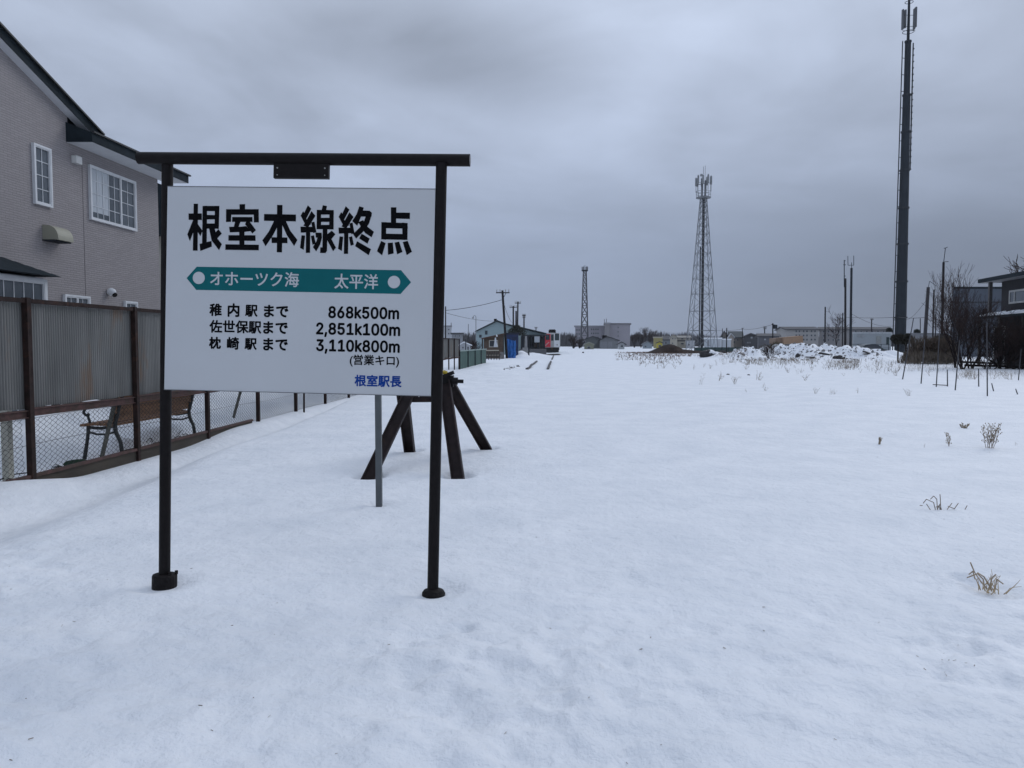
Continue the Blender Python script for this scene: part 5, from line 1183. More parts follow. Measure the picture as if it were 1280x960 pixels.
# ------------------------------------------------------------------ the station end of the field
def make_station():
    # teal gabled station house, long roof falling to the right
    Y = 112
    wall = mat("pale_teal_wall", (0.30, 0.385, 0.40), .8, .06, .5)
    P = lambda px, py, y=Y: at(px, py, y)
    zb = -1.0
    t = thing("station_building", "pale teal gabled station house with dark roof edge behind the wooden hut", "building", (P(620, 430).x, Y, gz(P(620, 430).x, Y)))
    prof = [(595.5, 414.5), (621.5, 402.0), (631, 405.8), (681, 417.8), (681, 446), (595.5, 446)]
    mb = MB(); mb.prism([P(*q) for q in prof], (.45, 14, 0)); w = mb.build("wall", wall, t)
    mb = MB(); pr = [(593.8, 415.0), (621.5, 401.4), (631, 405.1), (683, 417.7), (683, 416.3), (631, 403.9), (621.5, 400.0), (593.8, 413.8)]
    Q = [P(*q) + Vector((0, -.5, 0)) for q in pr]
    mb.add(Q + [q + Vector((.45, 15, 0)) for q in Q], [])
    nn = 8; fs = []
    for i in range(3):   # three roof slabs along the broken line
        a, b, c_, d = i, i + 1, 7 - i - 1, 7 - i
        mb.hexa([Q[a], Q[b], Q[b] + Vector((.45, 15, 0)), Q[a] + Vector((.45, 15, 0)), Q[d], Q[c_], Q[c_] + Vector((.45, 15, 0)), Q[d] + Vector((.45, 15, 0))])
    r = mb.build("roof", mat("dark_blue_green_roof", (0.02, 0.032, 0.036), .6, .2, .5), t)
    mb = MB(); a = P(617.5, 403.5, Y + 3); b = P(621, 398.5, Y + 3); mb.box(a.x, Y + 2.8, a.z, b.x, Y + 3.2, b.z); mb.build("chimney", M_BLACK, r)
    for (x0, y0, x1, y1) in ((599.0, 418.5, 602.0, 422), (606.3, 413.3, 609.3, 418.2)):
        a = P(x0, y0); b = P(x1, y1)
        mb = MB(); mb.box(a.x, Y - .09, b.z, b.x, Y - .003, a.z); f = mb.build("window", M_DARKW, t)
        mb = MB(); mb.box(a.x + .06, Y - .1, b.z + .06, b.x - .06, Y - .092, a.z - .06); mb.build("pane", M_GLASSF, f)
    # shaded platform front under the long roof: posts, doors, notice board
    mb = MB(); a = P(652, 418.5); b = P(681, 420.2); mb.box(a.x, Y - 3.2, P(0, 420.2).z, b.x + .3, Y - .02, P(0, 418.6).z)
    can = mb.build("canopy", mat("dark_canopy", (0.025, .03, .034), .7, .2, 1), t)
    for px in (653.5, 660, 664.5, 672.5, 680.5):
        a = P(px, 420.2, Y - 3); mb = MB(); mb.box(a.x - .1, Y - 3.1, gz(a.x, Y) - .1, a.x + .1, Y - 2.9, P(0, 420.1, Y - 3).z); mb.build("canopy_post", M_DKSTEEL, t)
    mb = MB(); a = P(651, 420.4); b = P(681, 446); mb.box(a.x, Y - .06, b.z, b.x, Y - .004, P(0, 420.4).z); fr = mb.build("platform_front", mat("platform_wall_painted_shade", (0.05, .055, .058), .9, .3, 1), t)  # shade under the canopy is put into this sheet's dark colour
    for q, m_ in (((656, 422, 659, 434), mat("grey_panel", (0.20, .205, .20), .8)), ((664, 421.5, 666.5, 433), M_BLACK), ((668, 428.5, 675, 434), mat("brown_shutter", (0.11, .085, .07), .8))):
        a = P(q[0], q[1]); b = P(q[2], q[3]); mb = MB(); mb.box(a.x, Y - .12, b.z, b.x, Y - .062, a.z); mb.build("shutter", m_, t)
    a = P(668, 420.5, Y - 3.2); b = P(674.5, 428, Y - 3.2)
    mb = MB(); mb.box(a.x, Y - 3.3, b.z, b.x, Y - 3.2, a.z); mb.build("notice_board", mat("pale_notice_board", (0.46, .49, .52), .6, .04, 1), t)
    # platform with snow on it
    mb = MB(); a = P(650, 440, 104); mb.box(a.x, 104, -1.2, P(683, 436, 104).x, 111.9, P(0, 436.2, 108).z)
    tag(mb.build("platform", mat("platform_edge", (0.10, .10, .105), .9, .2, 1), None), "low dark edged platform in front of the station house beside the railcar", "platform")
    # wooden hut with lattice balustrade
    Y = 72
    P = lambda px, py, y=72: at(px, py, y)
    bw = mat("brown_boards", (0.115, 0.083, 0.062), .85, .2, 3, stretch=(1, 1, 5))
    h = thing("wooden_hut", "small brown boarded hut with a white framed window, left of the dark utility pole", "hut", (P(615, 446).x, Y, gz(P(615, 446).x, Y)))
    mb = MB(); mb.prism([P(604.8, 449), P(630, 449), P(630, 417.8), P(604.8, 422.6)], (-.12, 3.2, 0)); w = mb.build("wall", bw, h)
    mb = MB(); mb.prism([P(601.8, 424.0, 71.6), P(631.0, 417.5, 71.6), P(631.0, 416.3, 71.6), P(601.8, 422.6, 71.6)], (-.12, 4.2, 0)); mb.build("roof", mat("red_brown_roof", (0.085, 0.042, 0.03), .8, .25, 2), h)
    for px in (603.0, 629.3):
        a = P(px, 420, 71.7); mb = MB(); mb.box(a.x - .06, 71.65, gz(a.x, 72) - .2, a.x + .06, 71.77, P(px, 424 if px < 610 else 418.6, 71.7).z); mb.build("post", M_WOODD, h)
    a = P(611.3, 425.2); b = P(622.5, 434); mb = MB(); fw = .06
    for (xa, za, xb, zc) in ((a.x, b.z, a.x + fw, a.z), (b.x - fw, b.z, b.x, a.z), (a.x + fw, b.z, b.x - fw, b.z + fw), (a.x + fw, a.z - fw, b.x - fw, a.z)): mb.box(xa, Y - .07, za, xb, Y - .003, zc)
    f = mb.build("window", mat("cream_frame", (0.5, .48, .42), .6), h)
    mb = MB(); mb.box(a.x + fw, Y - .03, b.z + fw, b.x - fw, Y - .006, a.z - fw); mb.build("pane", M_GLASSF, f)
    mb = MB(); a = P(617.2, 421.8, 71.5); b = P(621.3, 434.0, 71.5); mb.prism([P(617.0, 434, 71.5), P(622.2, 433.6, 71.5), P(621.0, 428, 71.5), P(620.0, 422.0, 71.5), P(618.6, 422.0, 71.5), P(617.9, 428, 71.5)], (0, .05, 0))
    tag(mb.build("hanging_cloth", mat("white_cloth", (0.55, .57, .60), .9, .08, 2), None), "white cloth hanging in front of the wooden hut's window", "cloth")
    s = P(621, 419.8, 71.6); mb = MB(); mb.ball(s, .09, .09, .11, 10, 8); tag(mb.build("globe_lamp", M_WHITE, None, smooth=True), "white globe lamp under the eave of the wooden hut", "lamp")
    b0 = P(604, 446, 70.6); b1 = P(623.6, 446, 70.6)
    r = thing("balustrade", "cream railed balustrade with dark upright slats in front of the wooden hut", "railing", ((b0.x + b1.x) / 2, 70.6, gz(b0.x, 70.6)))
    mb = MB(); z1 = P(0, 437.4, 70.6).z; z0 = P(0, 444.2, 70.6).z
    mb.box(b0.x, 70.55, z1 - .09, b1.x, 70.63, z1); mb.box(b0.x, 70.55, z0, b1.x, 70.63, z0 + .12); mb.build("rail", mat("cream_rail", (0.40, .37, .30), .8, .1, 3), r)
    for k in range(9):
        x = b0.x + (b1.x - b0.x) * (k + .5) / 9; mb = MB(); mb.box(x - .055, 70.57, z0 + .122, x + .055, 70.61, z1 - .092); mb.build("slat", M_WOODD, r)
    for k in range(5):
        x = b0.x + (b1.x - b0.x) * (k) / 4; mb = MB(); mb.box(x - .04, 70.56, gz(x, 70.6) - .2, x + .04, 70.62, z0 - .002); mb.build("leg", M_WOODD, r)
    # low dark rail fence carrying on to the left of the hut
    r = thing("low_railing", "low dark wooden railing in the snow between green fence and hut", "railing", (P(602, 447, 66).x, 66, gz(P(602, 447, 66).x, 66)))
    for (x0, y0, x1, y1) in ((599.8, 443.2, 626, 443.0), (599.8, 446.0, 624, 445.8)):
        mb = MB(); mb.obox(P(x0, y0, 66), P(x1, y1, 66), .05, .07); mb.build("rail", M_WOODD, r)
    for k in range(8):
        p = P(600.5 + 3.4 * k, 443, 66); mb = MB(); mb.box(p.x - .04, 65.94, gz(p.x, 66) - .2, p.x + .04, 65.99, p.z + .05); mb.build("post", M_WOODD, r)
    # weathered board standing by the pole
    p0 = P(625.2, 449, 70); p1 = P(629.4, 421, 70)
    mb = MB(); mb.box(p0.x, 69.95, gz(p0.x, 70) - .2, p1.x, 70.05, P(0, 440, 70).z); tag(mb.build("grey_board", mat("grey_weathered_board", (0.15, .14, .135), .9, .3, 4), None), "grey weathered board propped at the foot of the dark utility pole", "board")
    # blue sheeted stack and dark blue shed
    s = facade("blue_shed", "dark navy blue shed behind the bright blue sheeted stack", "shed", 80, 632, 648, 418.2, 440, 3, mat("navy_sheet", (0.014, 0.028, 0.085), .6, .2, 1.5), mat("navy_roof", (0.012, .016, .03), .7), roof='flat', over=.1, doors=((640.5, 421, 646.5, 438, mat("navy_door", (0.009, .017, .05), .6)),))
    mb = MB(); Y = 76; rnd = random.Random(3); n = 9; vs = []; fs = []
    for i, (px, w_) in enumerate(((633.5, 1),)):
        pass
    q0 = P(632.6, 447, Y); q1 = P(644.9, 447, Y); zt = P(0, 424.6, Y).z; zb = gz(q0.x, Y) - .2
    m_, k_ = 14, 12
    for j in range(k_ + 1):
        for i in range(m_ + 1):
            f = i / m_; x = q0.x + (q1.x - q0.x) * f
            z = zb + (zt - zb) * j / k_
            if j == k_: z += .07 * math.sin(f * 7) - (.12 if f > .85 else 0)
            y = Y - .09 * abs(math.sin(f * 9.5 + .3 * math.sin(j))) - .06 * rnd.random() - (0.10 * (1 - j / k_))
            vs.append((x + .03 * math.sin(j * 1.3 + f * 3), y, z))
    nb = len(vs); vs += [(x, Y + 1.3, z) for x, y, z in vs]
    W = m_ + 1
    for j in range(k_):
        for i in range(m_):
            a = j * W + i; fs.append((a, a + 1, a + W + 1, a + W)); fs.append((nb + a, nb + a + W, nb + a + W + 1, nb + a + 1))
    for i in range(m_): a = k_ * W + i; fs.append((a, a + 1, nb + a + 1, nb + a))
    for j in range(k_):
        a = j * W; fs.append((a, a + W, nb + a + W, nb + a)); a += m_; fs.append((a, nb + a, nb + a + W, a + W))
    mb.add(vs, fs)
    tag(mb.build("tarpaulin_stack", mat("bright_blue_tarpaulin", (0.018, 0.13, 0.42), .5, .25, 2.5), None), "tall stack wrapped in bright blue tarpaulin right of the dark utility pole", "tarpaulin")
    # ragged dark evergreen between the poles
    r = thing("evergreen_tree", "ragged dark evergreen spreading above the navy shed between the poles", "tree", (P(645, 440, 88).x, 88, gz(P(645, 440, 88).x, 88)))
    x = P(646, 440, 88).x; mb = MB(); mb.tube((x, 88, -.6), (x, 88, P(0, 408, 88).z), .16, .05, 8); mb.build("trunk", M_BARK, r)
    mb = MB(); rnd = random.Random(8)
    zt = P(0, 405.5, 88).z; z0 = P(0, 419, 88).z
    for k in range(2600):
        u = rnd.gauss(0, .42); zz = rnd.random(); xx = x + u * 1.0 * (1.15 - .5 * abs(zz - .35)); yy = 88 + rnd.gauss(0, .5)
        zq = z0 + (zt - z0) * zz * (1 - .5 * min(1, abs(u))) + rnd.gauss(0, .05)
        d = Vector((rnd.gauss(u * 1.2, .5), rnd.gauss(0, .5), rnd.gauss(.1, .3))).normalized() * rnd.uniform(.10, .26); s_ = Vector((rnd.gauss(0, 1), rnd.gauss(0, 1), rnd.gauss(0, 1))).normalized() * .035
        p = Vector((xx, yy, zq)); mb.add([p - s_, p + s_, p + d], [(0, 1, 2)])
    mb.build("crown", mat("dark_pine_needles", (0.022, 0.026, 0.018), .9, .4, 4), r)
    # stone monument, leaning snow mound, short post
    r = thing("stone_monument", "pale stone marker on a stepped base near the station platform", "monument", (P(657, 437, 96).x, 96, gz(P(657, 437, 96).x, 96)))
    c = P(657.4, 437, 96); mb = MB(); mb.prism([P(655.6, 436, 96), P(659.4, 436, 96), P(658.9, 420, 96), P(656.2, 420, 96)], (0, .35, 0)); mb.build("shaft", M_CONC, r)
    mb = MB(); a = P(653.3, 437.5, 96); b = P(660.8, 434.5, 96); mb.box(a.x, 95.9, gz(a.x, 96) - .2, b.x, 96.8, b.z); mb.build("plinth", M_CONC, r)
    pole("short dark post in the snow in front of the station platform", (661, 444), (661, 433), 82, 1.9, name="short_post", cat="post", m=M_DKSTEEL)
    # rails coming out of the snow, and the dark block at their end
    def rail(off, y0, y1, label, zz):
        mb = MB(); n = 14
        for k in range(n):
            a = y0 + (y1 - y0) * k / n; b = y0 + (y1 - y0) * (k + 1) / n
            xa, xb = cx(a) + off, cx(b) + off
            mb.obox((xa, a, gz(xa, a) + zz), (xb, b, gz(xb, b) + zz), .11, .10)
        return mb
    def cx(y): return 1.27 + .0595 * (y - 38.7)
    rm = mat("rusty_rail_steel", (0.036, 0.033, 0.032), .6, .3, 2)
    tag(rail(-.53, 38.6, 57.5, "", .035).build("rail", rm, None), "left rail of the track emerging from the snow, with dark thawed edges", "rail")
    tag(rail(.53, 38.6, 57.5, "", .035).build("rail", rm, None), "right rail of the track emerging from the snow", "rail")
    tag(rail(.53, 66, 100, "", .02).build("rail", rm, None), "thin far stretch of rail in the snow just before the railcar", "rail")
    a = P(678.5, 443.2, 98); b = P(702, 442.2, 98); mb = MB(); mb.prism([P(677.5, 443.8, 98), P(684, 444.4, 98), P(699, 443.9, 98), P(702, 442.8, 98), P(698, 442.2, 98), P(686, 442.7, 98)], (0, 1.2, 0))
    tag(mb.build("track_timber", M_WOODD, None), "long dark timber lying across the track before the railcar", "timber")
    mb = MB()
    rnd = random.Random(14)
    for k in range(20):
        px = rnd.gauss(640, 7); p = onground(px, 461 - .22 * (px - 632) + rnd.gauss(0, .8)); mb.ball(p, rnd.uniform(.03, .10), rnd.uniform(.05, .2), rnd.uniform(.015, .04), 6, 4, .2)
    kind(tag(mb.build("ballast", mat("dark_ballast", (0.08, .075, .072), .95, .3, 3), None), "dark ballast showing through trodden snow left of the rails", "ballast"), "stuff")


make_station()


def make_railcar():
    Y = 135.0; k = Y / 960
    c = at(690, 441, Y); zr = gz(c.x, Y)
    t = thing("railcar", "red and white diesel railcar standing on the track beside the station", "railcar", (c.x, Y, zr))
    ax = Vector((.0595, 1, 0)).normalized(); sx = Vector((ax.y, -ax.x, 0))
    o = Vector((c.x, Y, 0))
    Z = lambda py: at(690, py, Y).z
    X = lambda px: (px - 690.0) * k
    L = 16.0
    red = mat("railcar_red", (0.50, 0.016, 0.035), .4, .05, 1); cream = mat("railcar_cream", (0.52, 0.52, 0.51), .4, .05, 1)
    def pz(x, z, d=0): return o + sx * x + ax * d + Vector((0, 0, z))
    def slab(x0, z0, x1, z1, d0, d1):
        mb = MB(); mb.hexa([pz(x0, z0, d0), pz(x1, z0, d0), pz(x1, z0, d1), pz(x0, z0, d1), pz(x0, z1, d0), pz(x1, z1, d0), pz(x1, z1, d1), pz(x0, z1, d1)]); return mb
    x0, x1 = X(679.6), X(700.2); zt = Z(416.4); z0 = Z(434.2)
    mb = MB(); r = .22
    prof = [(x0, z0), (x1, z0), (x1, zt - .25), (x1 - .16, zt - .06), (x1 - .5, zt + .05), (x0 + .5, zt + .05), (x0 + .16, zt - .06), (x0, zt - .25)]
    mb.prism([pz(x, z, 0) for x, z in prof], ax * L); body = mb.build("body", cream, t)
    slab(X(680.6), z0 + .05, X(688.2), zt - .12, -.02, -.003).build("red_front_panel", red, body)
    slab(X(688.4), z0 + .05, X(692.4), zt - .1, -.012, -.003).build("door", mat("railcar_door", (0.33, .33, .32), .5, .05, 1), body)
    slab(X(692.6), z0 + .05, X(699.6), zt - .14, -.014, -.003).build("white_front_panel", mat("railcar_white", (0.62, .63, .64), .4, .04, 1), body)
    for (a, b, c_, d) in ((682.3, 418.4, 686.6, 424.6), (689.0, 418.5, 691.6, 425.5), (693.8, 417.2, 698.6, 425.2)):
        f = slab(X(a) - .04, Z(d) - .04, X(c_) + .04, Z(b) + .04, -.034, -.0205).build("window", M_BLACK, body)
        slab(X(a), Z(d), X(c_), Z(b), -.042, -.036).build("pane", mat("railcar_glass", (0.028, .042, .046), .15), f)
    for px, py in ((683, 430.5), (696.4, 431.0)):
        mb = MB(); p = pz(X(px), Z(py), -.03); mb.tube(p + ax * .005, p - ax * .05, .12, n=12); mb.build("headlight", mat("headlight", (0.30, .29, .27), .3), body)
    mb = MB(); p0 = pz(X(681.5), Z(432.2), -.03); p1 = pz(X(686.5), Z(427.5), -.03); mb.obox(p0, p1, .02, .16); mb.build("pale_stripe", mat("pale_pink_stripe", (0.5, .25, .26), .5), body)
    # roof hump and vents
    slab(X(685.6), zt + .05, X(694.6), Z(412.4), 1.0, 4.5).build("roof_unit", M_BLACK, t)
    slab(X(686.6), Z(412.4) + .001, X(693.6), Z(411.6), 1.1, 4.3).build("roof_vent", M_DKSTEEL, t)
    # skirt, coupler, snow plough, bogies
    und = mat("railcar_underframe", (0.014, .013, .013), .8, .3, 1)
    slab(X(681), Z(437.6), X(699.2), z0 - .003, .15, L - .2).build("underframe", und, t)
    slab(X(682.5), Z(440.4), X(698.5), Z(437.2), -.25, -.05).build("snow_plough", und, t)
    mb = MB(); mb.tube(pz(X(690), Z(436.0), .1), pz(X(690), Z(436.0), -.7), .11, n=8); mb.build("coupler", mat("rusty_coupler", (0.11, .06, .03), .8, .3, 2), t)
    for d in (2.2, 12.5):
        for s in (-1, 1):
            for e in (0, 2.0):
                mb = MB(); p = pz(s * .55, zr + .40, d + e); mb.tube(p - sx * .07, p + sx * .07, .42, n=16); mb.build("wheel", und, t)
    n = 6
    for q in range(n):
        for s, xx in ((-1, x0), (1, x1)):
            d0 = 1.6 + q * 2.2
            slab(min(xx, xx + s * .02), Z(425), max(xx, xx + s * .02), Z(418), d0, d0 + 1.3).build("window", M_GLASSF, body)


make_railcar()


def make_left_far():
    facade("concrete_building", "pale stepped concrete building at the far left, right of the sign's right post", "building", 170, 553, 564.5, 408.5, 440, 8, M_PALEW, M_GREYW, roof='flat', over=.1, wins=((556, 411, 558, 413), (560, 411, 562, 413), (556, 416, 558, 418), (560, 416, 562, 418)), chimneys=((562.3, 403, 563.4, 408.5, M_GREYW),))
    facade("flat_roofed_house", "grey flat roofed house beyond the green fence, left of the red bush", "house", 150, 564.8, 578.5, 417.6, 440, 8, M_GREYW, M_ROOFG, roof='flat', over=.25, wins=((568, 419, 570.5, 421), (573, 419, 575.5, 421)))
    facade("snowy_shed", "small shed with snow covered roof just beyond the green fence", "shed", 84, 574.5, 588, 431.5, 445, 4, M_PALEW, SNOW, ridge=428.2, ridge_px=580, over=.2, wins=((577.5, 433, 580, 436),))
    p = at(592, 433, 90)
    bare_tree("round reddish brown bush beside the teal station house", (p.x, 90, gz(p.x, 90)), 2.3, 21, stems=9, depth=3, lean=.5, spread=.6, name="red_bush", cat="bush", thin=.012)
    pole("tall dark utility pole with one cross arm leaning left beside the wooden hut", (633.5, 446.5), (628, 363), 74, 3.1, arms=((620, 637, 366),),
         extras=lambda t, Y, r: MB().obox(at(632.5, 366.5, Y), at(628.8, 373, Y), .05, .05).build("arm_brace", M_POLE, t))
    pole("slim utility pole with a cross arm behind the evergreen, left of the pair", (641.6, 440), (641.6, 382.5), 120, 2.0, arms=((637, 646, 384.2),))
    pole("taller utility pole of the close pair behind the evergreen", (646.4, 440), (647.4, 377), 104, 2.0, arms=((643.5, 651, 379),))
    pole("shorter utility pole of the close pair behind the evergreen", (644.9, 440), (645.1, 388.6), 106, 2.1)
    pole("utility pole with stacked fittings rising behind the station roof", (655, 440), (655, 393), 135, 1.8, arms=((652.7, 657.4, 394.5), (653.2, 656.8, 397)))
    pole("short distant pole above the right end of the station roof", (670, 440), (670, 409), 160, 1.2, arms=((667.8, 672, 410),))
    pole("thin dark pole close behind the sign's right post", (557, 440), (557, 383), 70, 1.6)
    pole("thin antenna mast above the green fence", (585, 440), (585.4, 405), 120, .7, name="antenna_mast", cat="mast", m=M_DKSTEEL)
    pole("slim post standing behind the green fence, in line with the red bush", (582.2, 458), (582.2, 424), 56, 1.3, name="slim_post", cat="post", m=M_DKSTEEL)
    # swan-neck lamp
    Y = 95; b = at(595, 440, Y); t = thing("street_lamp", "swan necked grey street lamp at the left eave of the station house", "lamp", (b.x, Y, gz(b.x, Y)))
    r = .06; mb = MB(); z1 = at(595, 397, Y).z; mb.tube((b.x, Y, -.8), (b.x, Y, z1), r, r * .8, 8)
    pts = [at(595, 397, Y), at(594.6, 395.4, Y), at(593.6, 394.4, Y), at(592.4, 394.6, Y), at(591.4, 396.2, Y)]
    mb.path(pts, r * .7, 6); mb.build("shaft", M_GALV, t)
    mb = MB(); mb.lathe(at(591.3, 398.2, Y), [(.13, 0), (.12, .1), (.05, .2)], 10); mb.build("lamp_head", M_GALV, t)
    wire("dark power cable from the sign's right post to the dark utility pole", [(557, 388, 70), (628.2, 374.5, 74)], .022, sag=.15)
    wire("faint lower cable drooping from the sign's right post to the station roof", [(557, 391, 70), (622, 401.2, 112)], .018, sag=.25)
    wire("service cable dropping steeply from the dark utility pole to the evergreen", [(628.5, 374.5, 74), (641, 404, 88)], .02, sag=.4)


make_left_far()


def make_town():
    # apartment block with a stair tower
    Y = 380
    lm = M_LILAC
    bal = mat("block_dark_opening", (0.05, .052, .06), .6, .15, .3)
    w = []
    for r_ in range(3):
        for cx in (719.6, 721.6, 723.6, 725.8):
            w.append((cx, 411.4 + r_ * 5.0, cx + 1.4, 413.6 + r_ * 5.0))
        for cx in (738.5, 741.2, 744.0, 746.6):
            w.append((cx, 410.6 + r_ * 5.0, cx + 1.7, 412.8 + r_ * 5.0))
    facade("apartment_wing", "lower left wing of the mauve grey apartment block, with rows of windows", "building", Y + 6, 718.8, 756, 408.6, 440, 12, lm, M_GREYW, roof='flat', over=.6, wins=w)
    facade("apartment_block", "mauve grey apartment block end wall with three small windows in a column", "building", Y, 755.5, 787.4, 405.6, 440, 16, lm, mat("block_roof_band", (0.13, .125, .135), .9), roof='flat', over=.5,
           wins=((771.8, 408.6, 773.4, 410.2), (771.8, 414, 773.4, 415.6), (771.8, 419.2, 773.4, 420.8)), chimneys=((756.6, 398.5, 757.3, 405, M_GREYW), (759.2, 398, 759.9, 405, M_GREYW)))
    facade("stair_tower", "narrow stair tower between the two parts of the mauve apartment block", "building", Y - 4, 755.6, 762.2, 404.9, 440, 4, mat("stair_tower_wall", (0.21, .20, .205), .9, .05, .2), M_GREYW, roof='flat', over=.3)
    facade("grey_depot", "grey shed with a low gabled roof and dark ventilator before the apartment block", "shed", 226, 749.6, 772.4, 425.6, 441, 14, mat("depot_grey", (0.175, .18, .19), .85, .06, .4), M_ROOFG, ridge=421.3, ridge_px=759, over=.5,
           doors=((750.5, 427, 758.5, 439, mat("depot_door", (0.20, .205, .22), .8)), (760, 427, 765, 439, mat("depot_door", (0.20, .205, .22), .8))), chimneys=((755.2, 418.8, 760.6, 421.5, M_BLACK),))
    facade("green_grey_house", "grey house with low dark gabled roof, left behind the grey shed with a ventilator", "house", 238, 732, 750, 424, 441, 10, mat("green_grey_wall", (0.12, .13, .13), .9), M_ROOFG, ridge=421.0, ridge_px=741, over=.5)
    facade("khaki_shed", "small khaki green shed with a pale roof, left of the grey gabled shed", "shed", 205, 730.4, 742.2, 431, 441, 6, mat("khaki_wall", (0.20, .205, .15), .9, .1, .5), mat("khaki_roof", (0.25, .255, .21), .9), ridge=428.4, over=.2, wins=((734, 433, 738, 436),))
    facade("white_hut", "small white hut with one dark window, right of the grey shed with a ventilator", "hut", 210, 773, 780.5, 430, 440, 5, M_PALEW, M_ROOFG, ridge=428, over=.5, wins=((775.6, 431.4, 779, 434),))
    facade("pale_blue_house", "pale blue grey house with snowy roof at the foot of the wood", "house", 235, 803.5, 815, 430.5, 441, 7, mat("pale_blue_wall", (0.28, .32, .35), .9), M_ROOFS, ridge=427.5, over=.4, wins=((805.5, 432, 808, 434),))
    facade("yellow_house", "pale yellow house with a flat top beyond the soil mound's left end", "house", 260, 817.2, 828, 422.6, 440, 9, M_YELL, M_CREAM, roof='flat', over=.15)
    facade("yellow_kiosk", "bright yellow kiosk with dark window and dark roof in front of the yellow house", "kiosk", 200, 820.8, 827.8, 429, 440, 4, mat("kiosk_yellow", (0.44, .37, .05), .8, .08, .5), M_ROOFG, ridge=427.6, over=.2, wins=((823, 431.2, 826.4, 433.8),))
    facade("blue_grey_house", "blue grey house with a dark roof between yellow house and cream house", "house", 275, 828.4, 838, 425, 440, 9, mat("blue_grey_wall", (0.16, .18, .20), .9), M_ROOFG, roof='side', ridge=420.6, over=.4, wins=((831, 427, 833.5, 430),))
    facade("cream_house", "tall cream house with pointed gable behind the brown soil mound", "house", 250, 838.2, 846.4, 422.2, 440, 10, M_CREAM, mat("cream_roof", (0.25, .235, .21), .9), ridge=418.6, over=.3, wins=((840, 422.2, 841.6, 424), (843.2, 422.2, 844.4, 424), (840, 428, 841.4, 430)))
    facade("cream_house", "long cream house with dark awning band joined to the pointed gable house", "house", 253, 846.6, 863, 422.8, 440, 10, M_CREAM, mat("cream_roof", (0.25, .235, .21), .9), roof='side', ridge=420.4, over=.3,
           wins=((851.2, 422.6, 854.2, 424.4), (858.4, 422.8, 860.2, 424.4), (851, 428.6, 854.6, 430.6)), doors=((845.8, 425.2, 857, 426.8, M_DARKW), (858, 425.2, 863, 426.4, M_DARKW)))
    facade("white_outbuilding", "low white outbuilding right of the long cream house", "building", 246, 857.4, 868, 427.4, 440, 6, M_PALEW, M_PALEW, roof='flat', over=.1, wins=((860, 430, 862, 432),))
    facade("equipment_cabin", "long white equipment cabin with snowy roof behind the big lattice tower", "cabin", 162, 880.5, 902, 423.6, 440, 4, mat("cabin_white", (0.46, .49, .52), .7, .05, .5), SNOW, roof='flat', over=.1, doors=((884, 425, 886.5, 433, M_GREYW), (897, 425, 899.5, 433, M_PALEW)))
    facade("equipment_cabin", "short white equipment cabin right of the long one behind the lattice tower", "cabin", 164, 903, 913.5, 425, 440, 4, mat("cabin_white", (0.46, .49, .52), .7, .05, .5), SNOW, roof='flat', over=.1)
    facade("gable_house", "house with steep dark gable, its cream barge board facing, left of a pair", "house", 236, 901.5, 909, 420.5, 440, 10, mat("tan_grey_wall", (0.22, .20, .18), .9), mat("house_roof_dark", (0.04, .043, .05), .8, .2, .5), ridge=414.6, over=.4, wins=((904, 421, 906, 423),))
    facade("slate_house", "house with broad dark slate roof and tan walls, right of the pair", "house", 228, 912, 927, 421.8, 440, 10, mat("tan_wall", (0.27, .24, .21), .9), mat("house_roof_slate", (0.035, .045, .05), .8, .2, .5), roof='side', ridge=414.8, over=.5, wins=((916, 426, 918.5, 429), (921, 424, 923, 426)))
    facade("gable_house", "small tan gabled porch house in front of the broad slate roof", "house", 222, 910.6, 917, 421.5, 440, 5, mat("tan_wall", (0.27, .24, .21), .9), M_PALEW, ridge=417.6, over=.3)
    facade("dark_house", "dark brown house with long dark roof between slate house and grey block", "house", 220, 930.5, 947, 420.4, 440, 10, M_DARKW, M_ROOFG, ridge=417.2, ridge_px=938, over=.5, wins=((938.4, 421, 940.4, 423, mat("dim_blue_window", (0.25, .28, .32), .4)), (934, 427.6, 938, 429)))
    facade("grey_block", "low long grey block with small pale windows left of the tan panel", "building", 180, 947.6, 973.5, 420.6, 441, 10, mat("grey_block_wall_far", (0.105, .105, .115), .9, .1, .4), M_ROOFG, roof='side', ridge=417.4, over=.4,
           wins=((955.2, 423.4, 957, 425.2, M_PALEW), (964.4, 423.6, 966, 425.2, M_PALEW), (956, 431, 957.6, 432.8, M_PALEW)))
    # apartments with dark roofs on the right
    ww = [(c, 412.8 + 5.2 * r_, c + 2.3, 415.4 + 5.2 * r_) for c in (994, 998, 1003.2, 1007.4, 1013, 1017.4) for r_ in range(3)]
    facade("apartment_row", "three storey cream grey apartments with dark roof behind the highest snow heap", "building", 262, 982, 1023, 412.2, 441, 14, mat("apartments_wall", (0.30, .29, .28), .9, .06, .3), mat("apartments_roof", (0.05, .05, .056), .85, .2, .3), roof='side', ridge=408.8, over=.6, wins=ww, skew=.3)
    ww = [(c, 413.2 + 5.2 * r_, c + 2.6, 415.8 + 5.2 * r_) for c in (1028, 1034, 1040, 1047, 1068, 1075, 1082, 1089, 1096, 1103) for r_ in range(3)]
    facade("apartment_row", "long brown grey apartments with dark roof behind the bare tree and twin masts", "building", 266, 1023.5, 1111, 412.4, 441, 14, mat("apartments_wall_brown", (0.21, .20, .20), .9, .06, .3), mat("apartments_roof", (0.05, .05, .056), .85, .2, .3), roof='side', ridge=409.2, over=.6, wins=ww)
    # tan panel sided load
    t = thing("tan_container", "tan brown boxy container with dark base behind the snow heaps", "container", (at(987, 431, 98).x, 98, gz(at(987, 431, 98).x, 98)))
    P = lambda px, py, y=98: at(px, py, y)
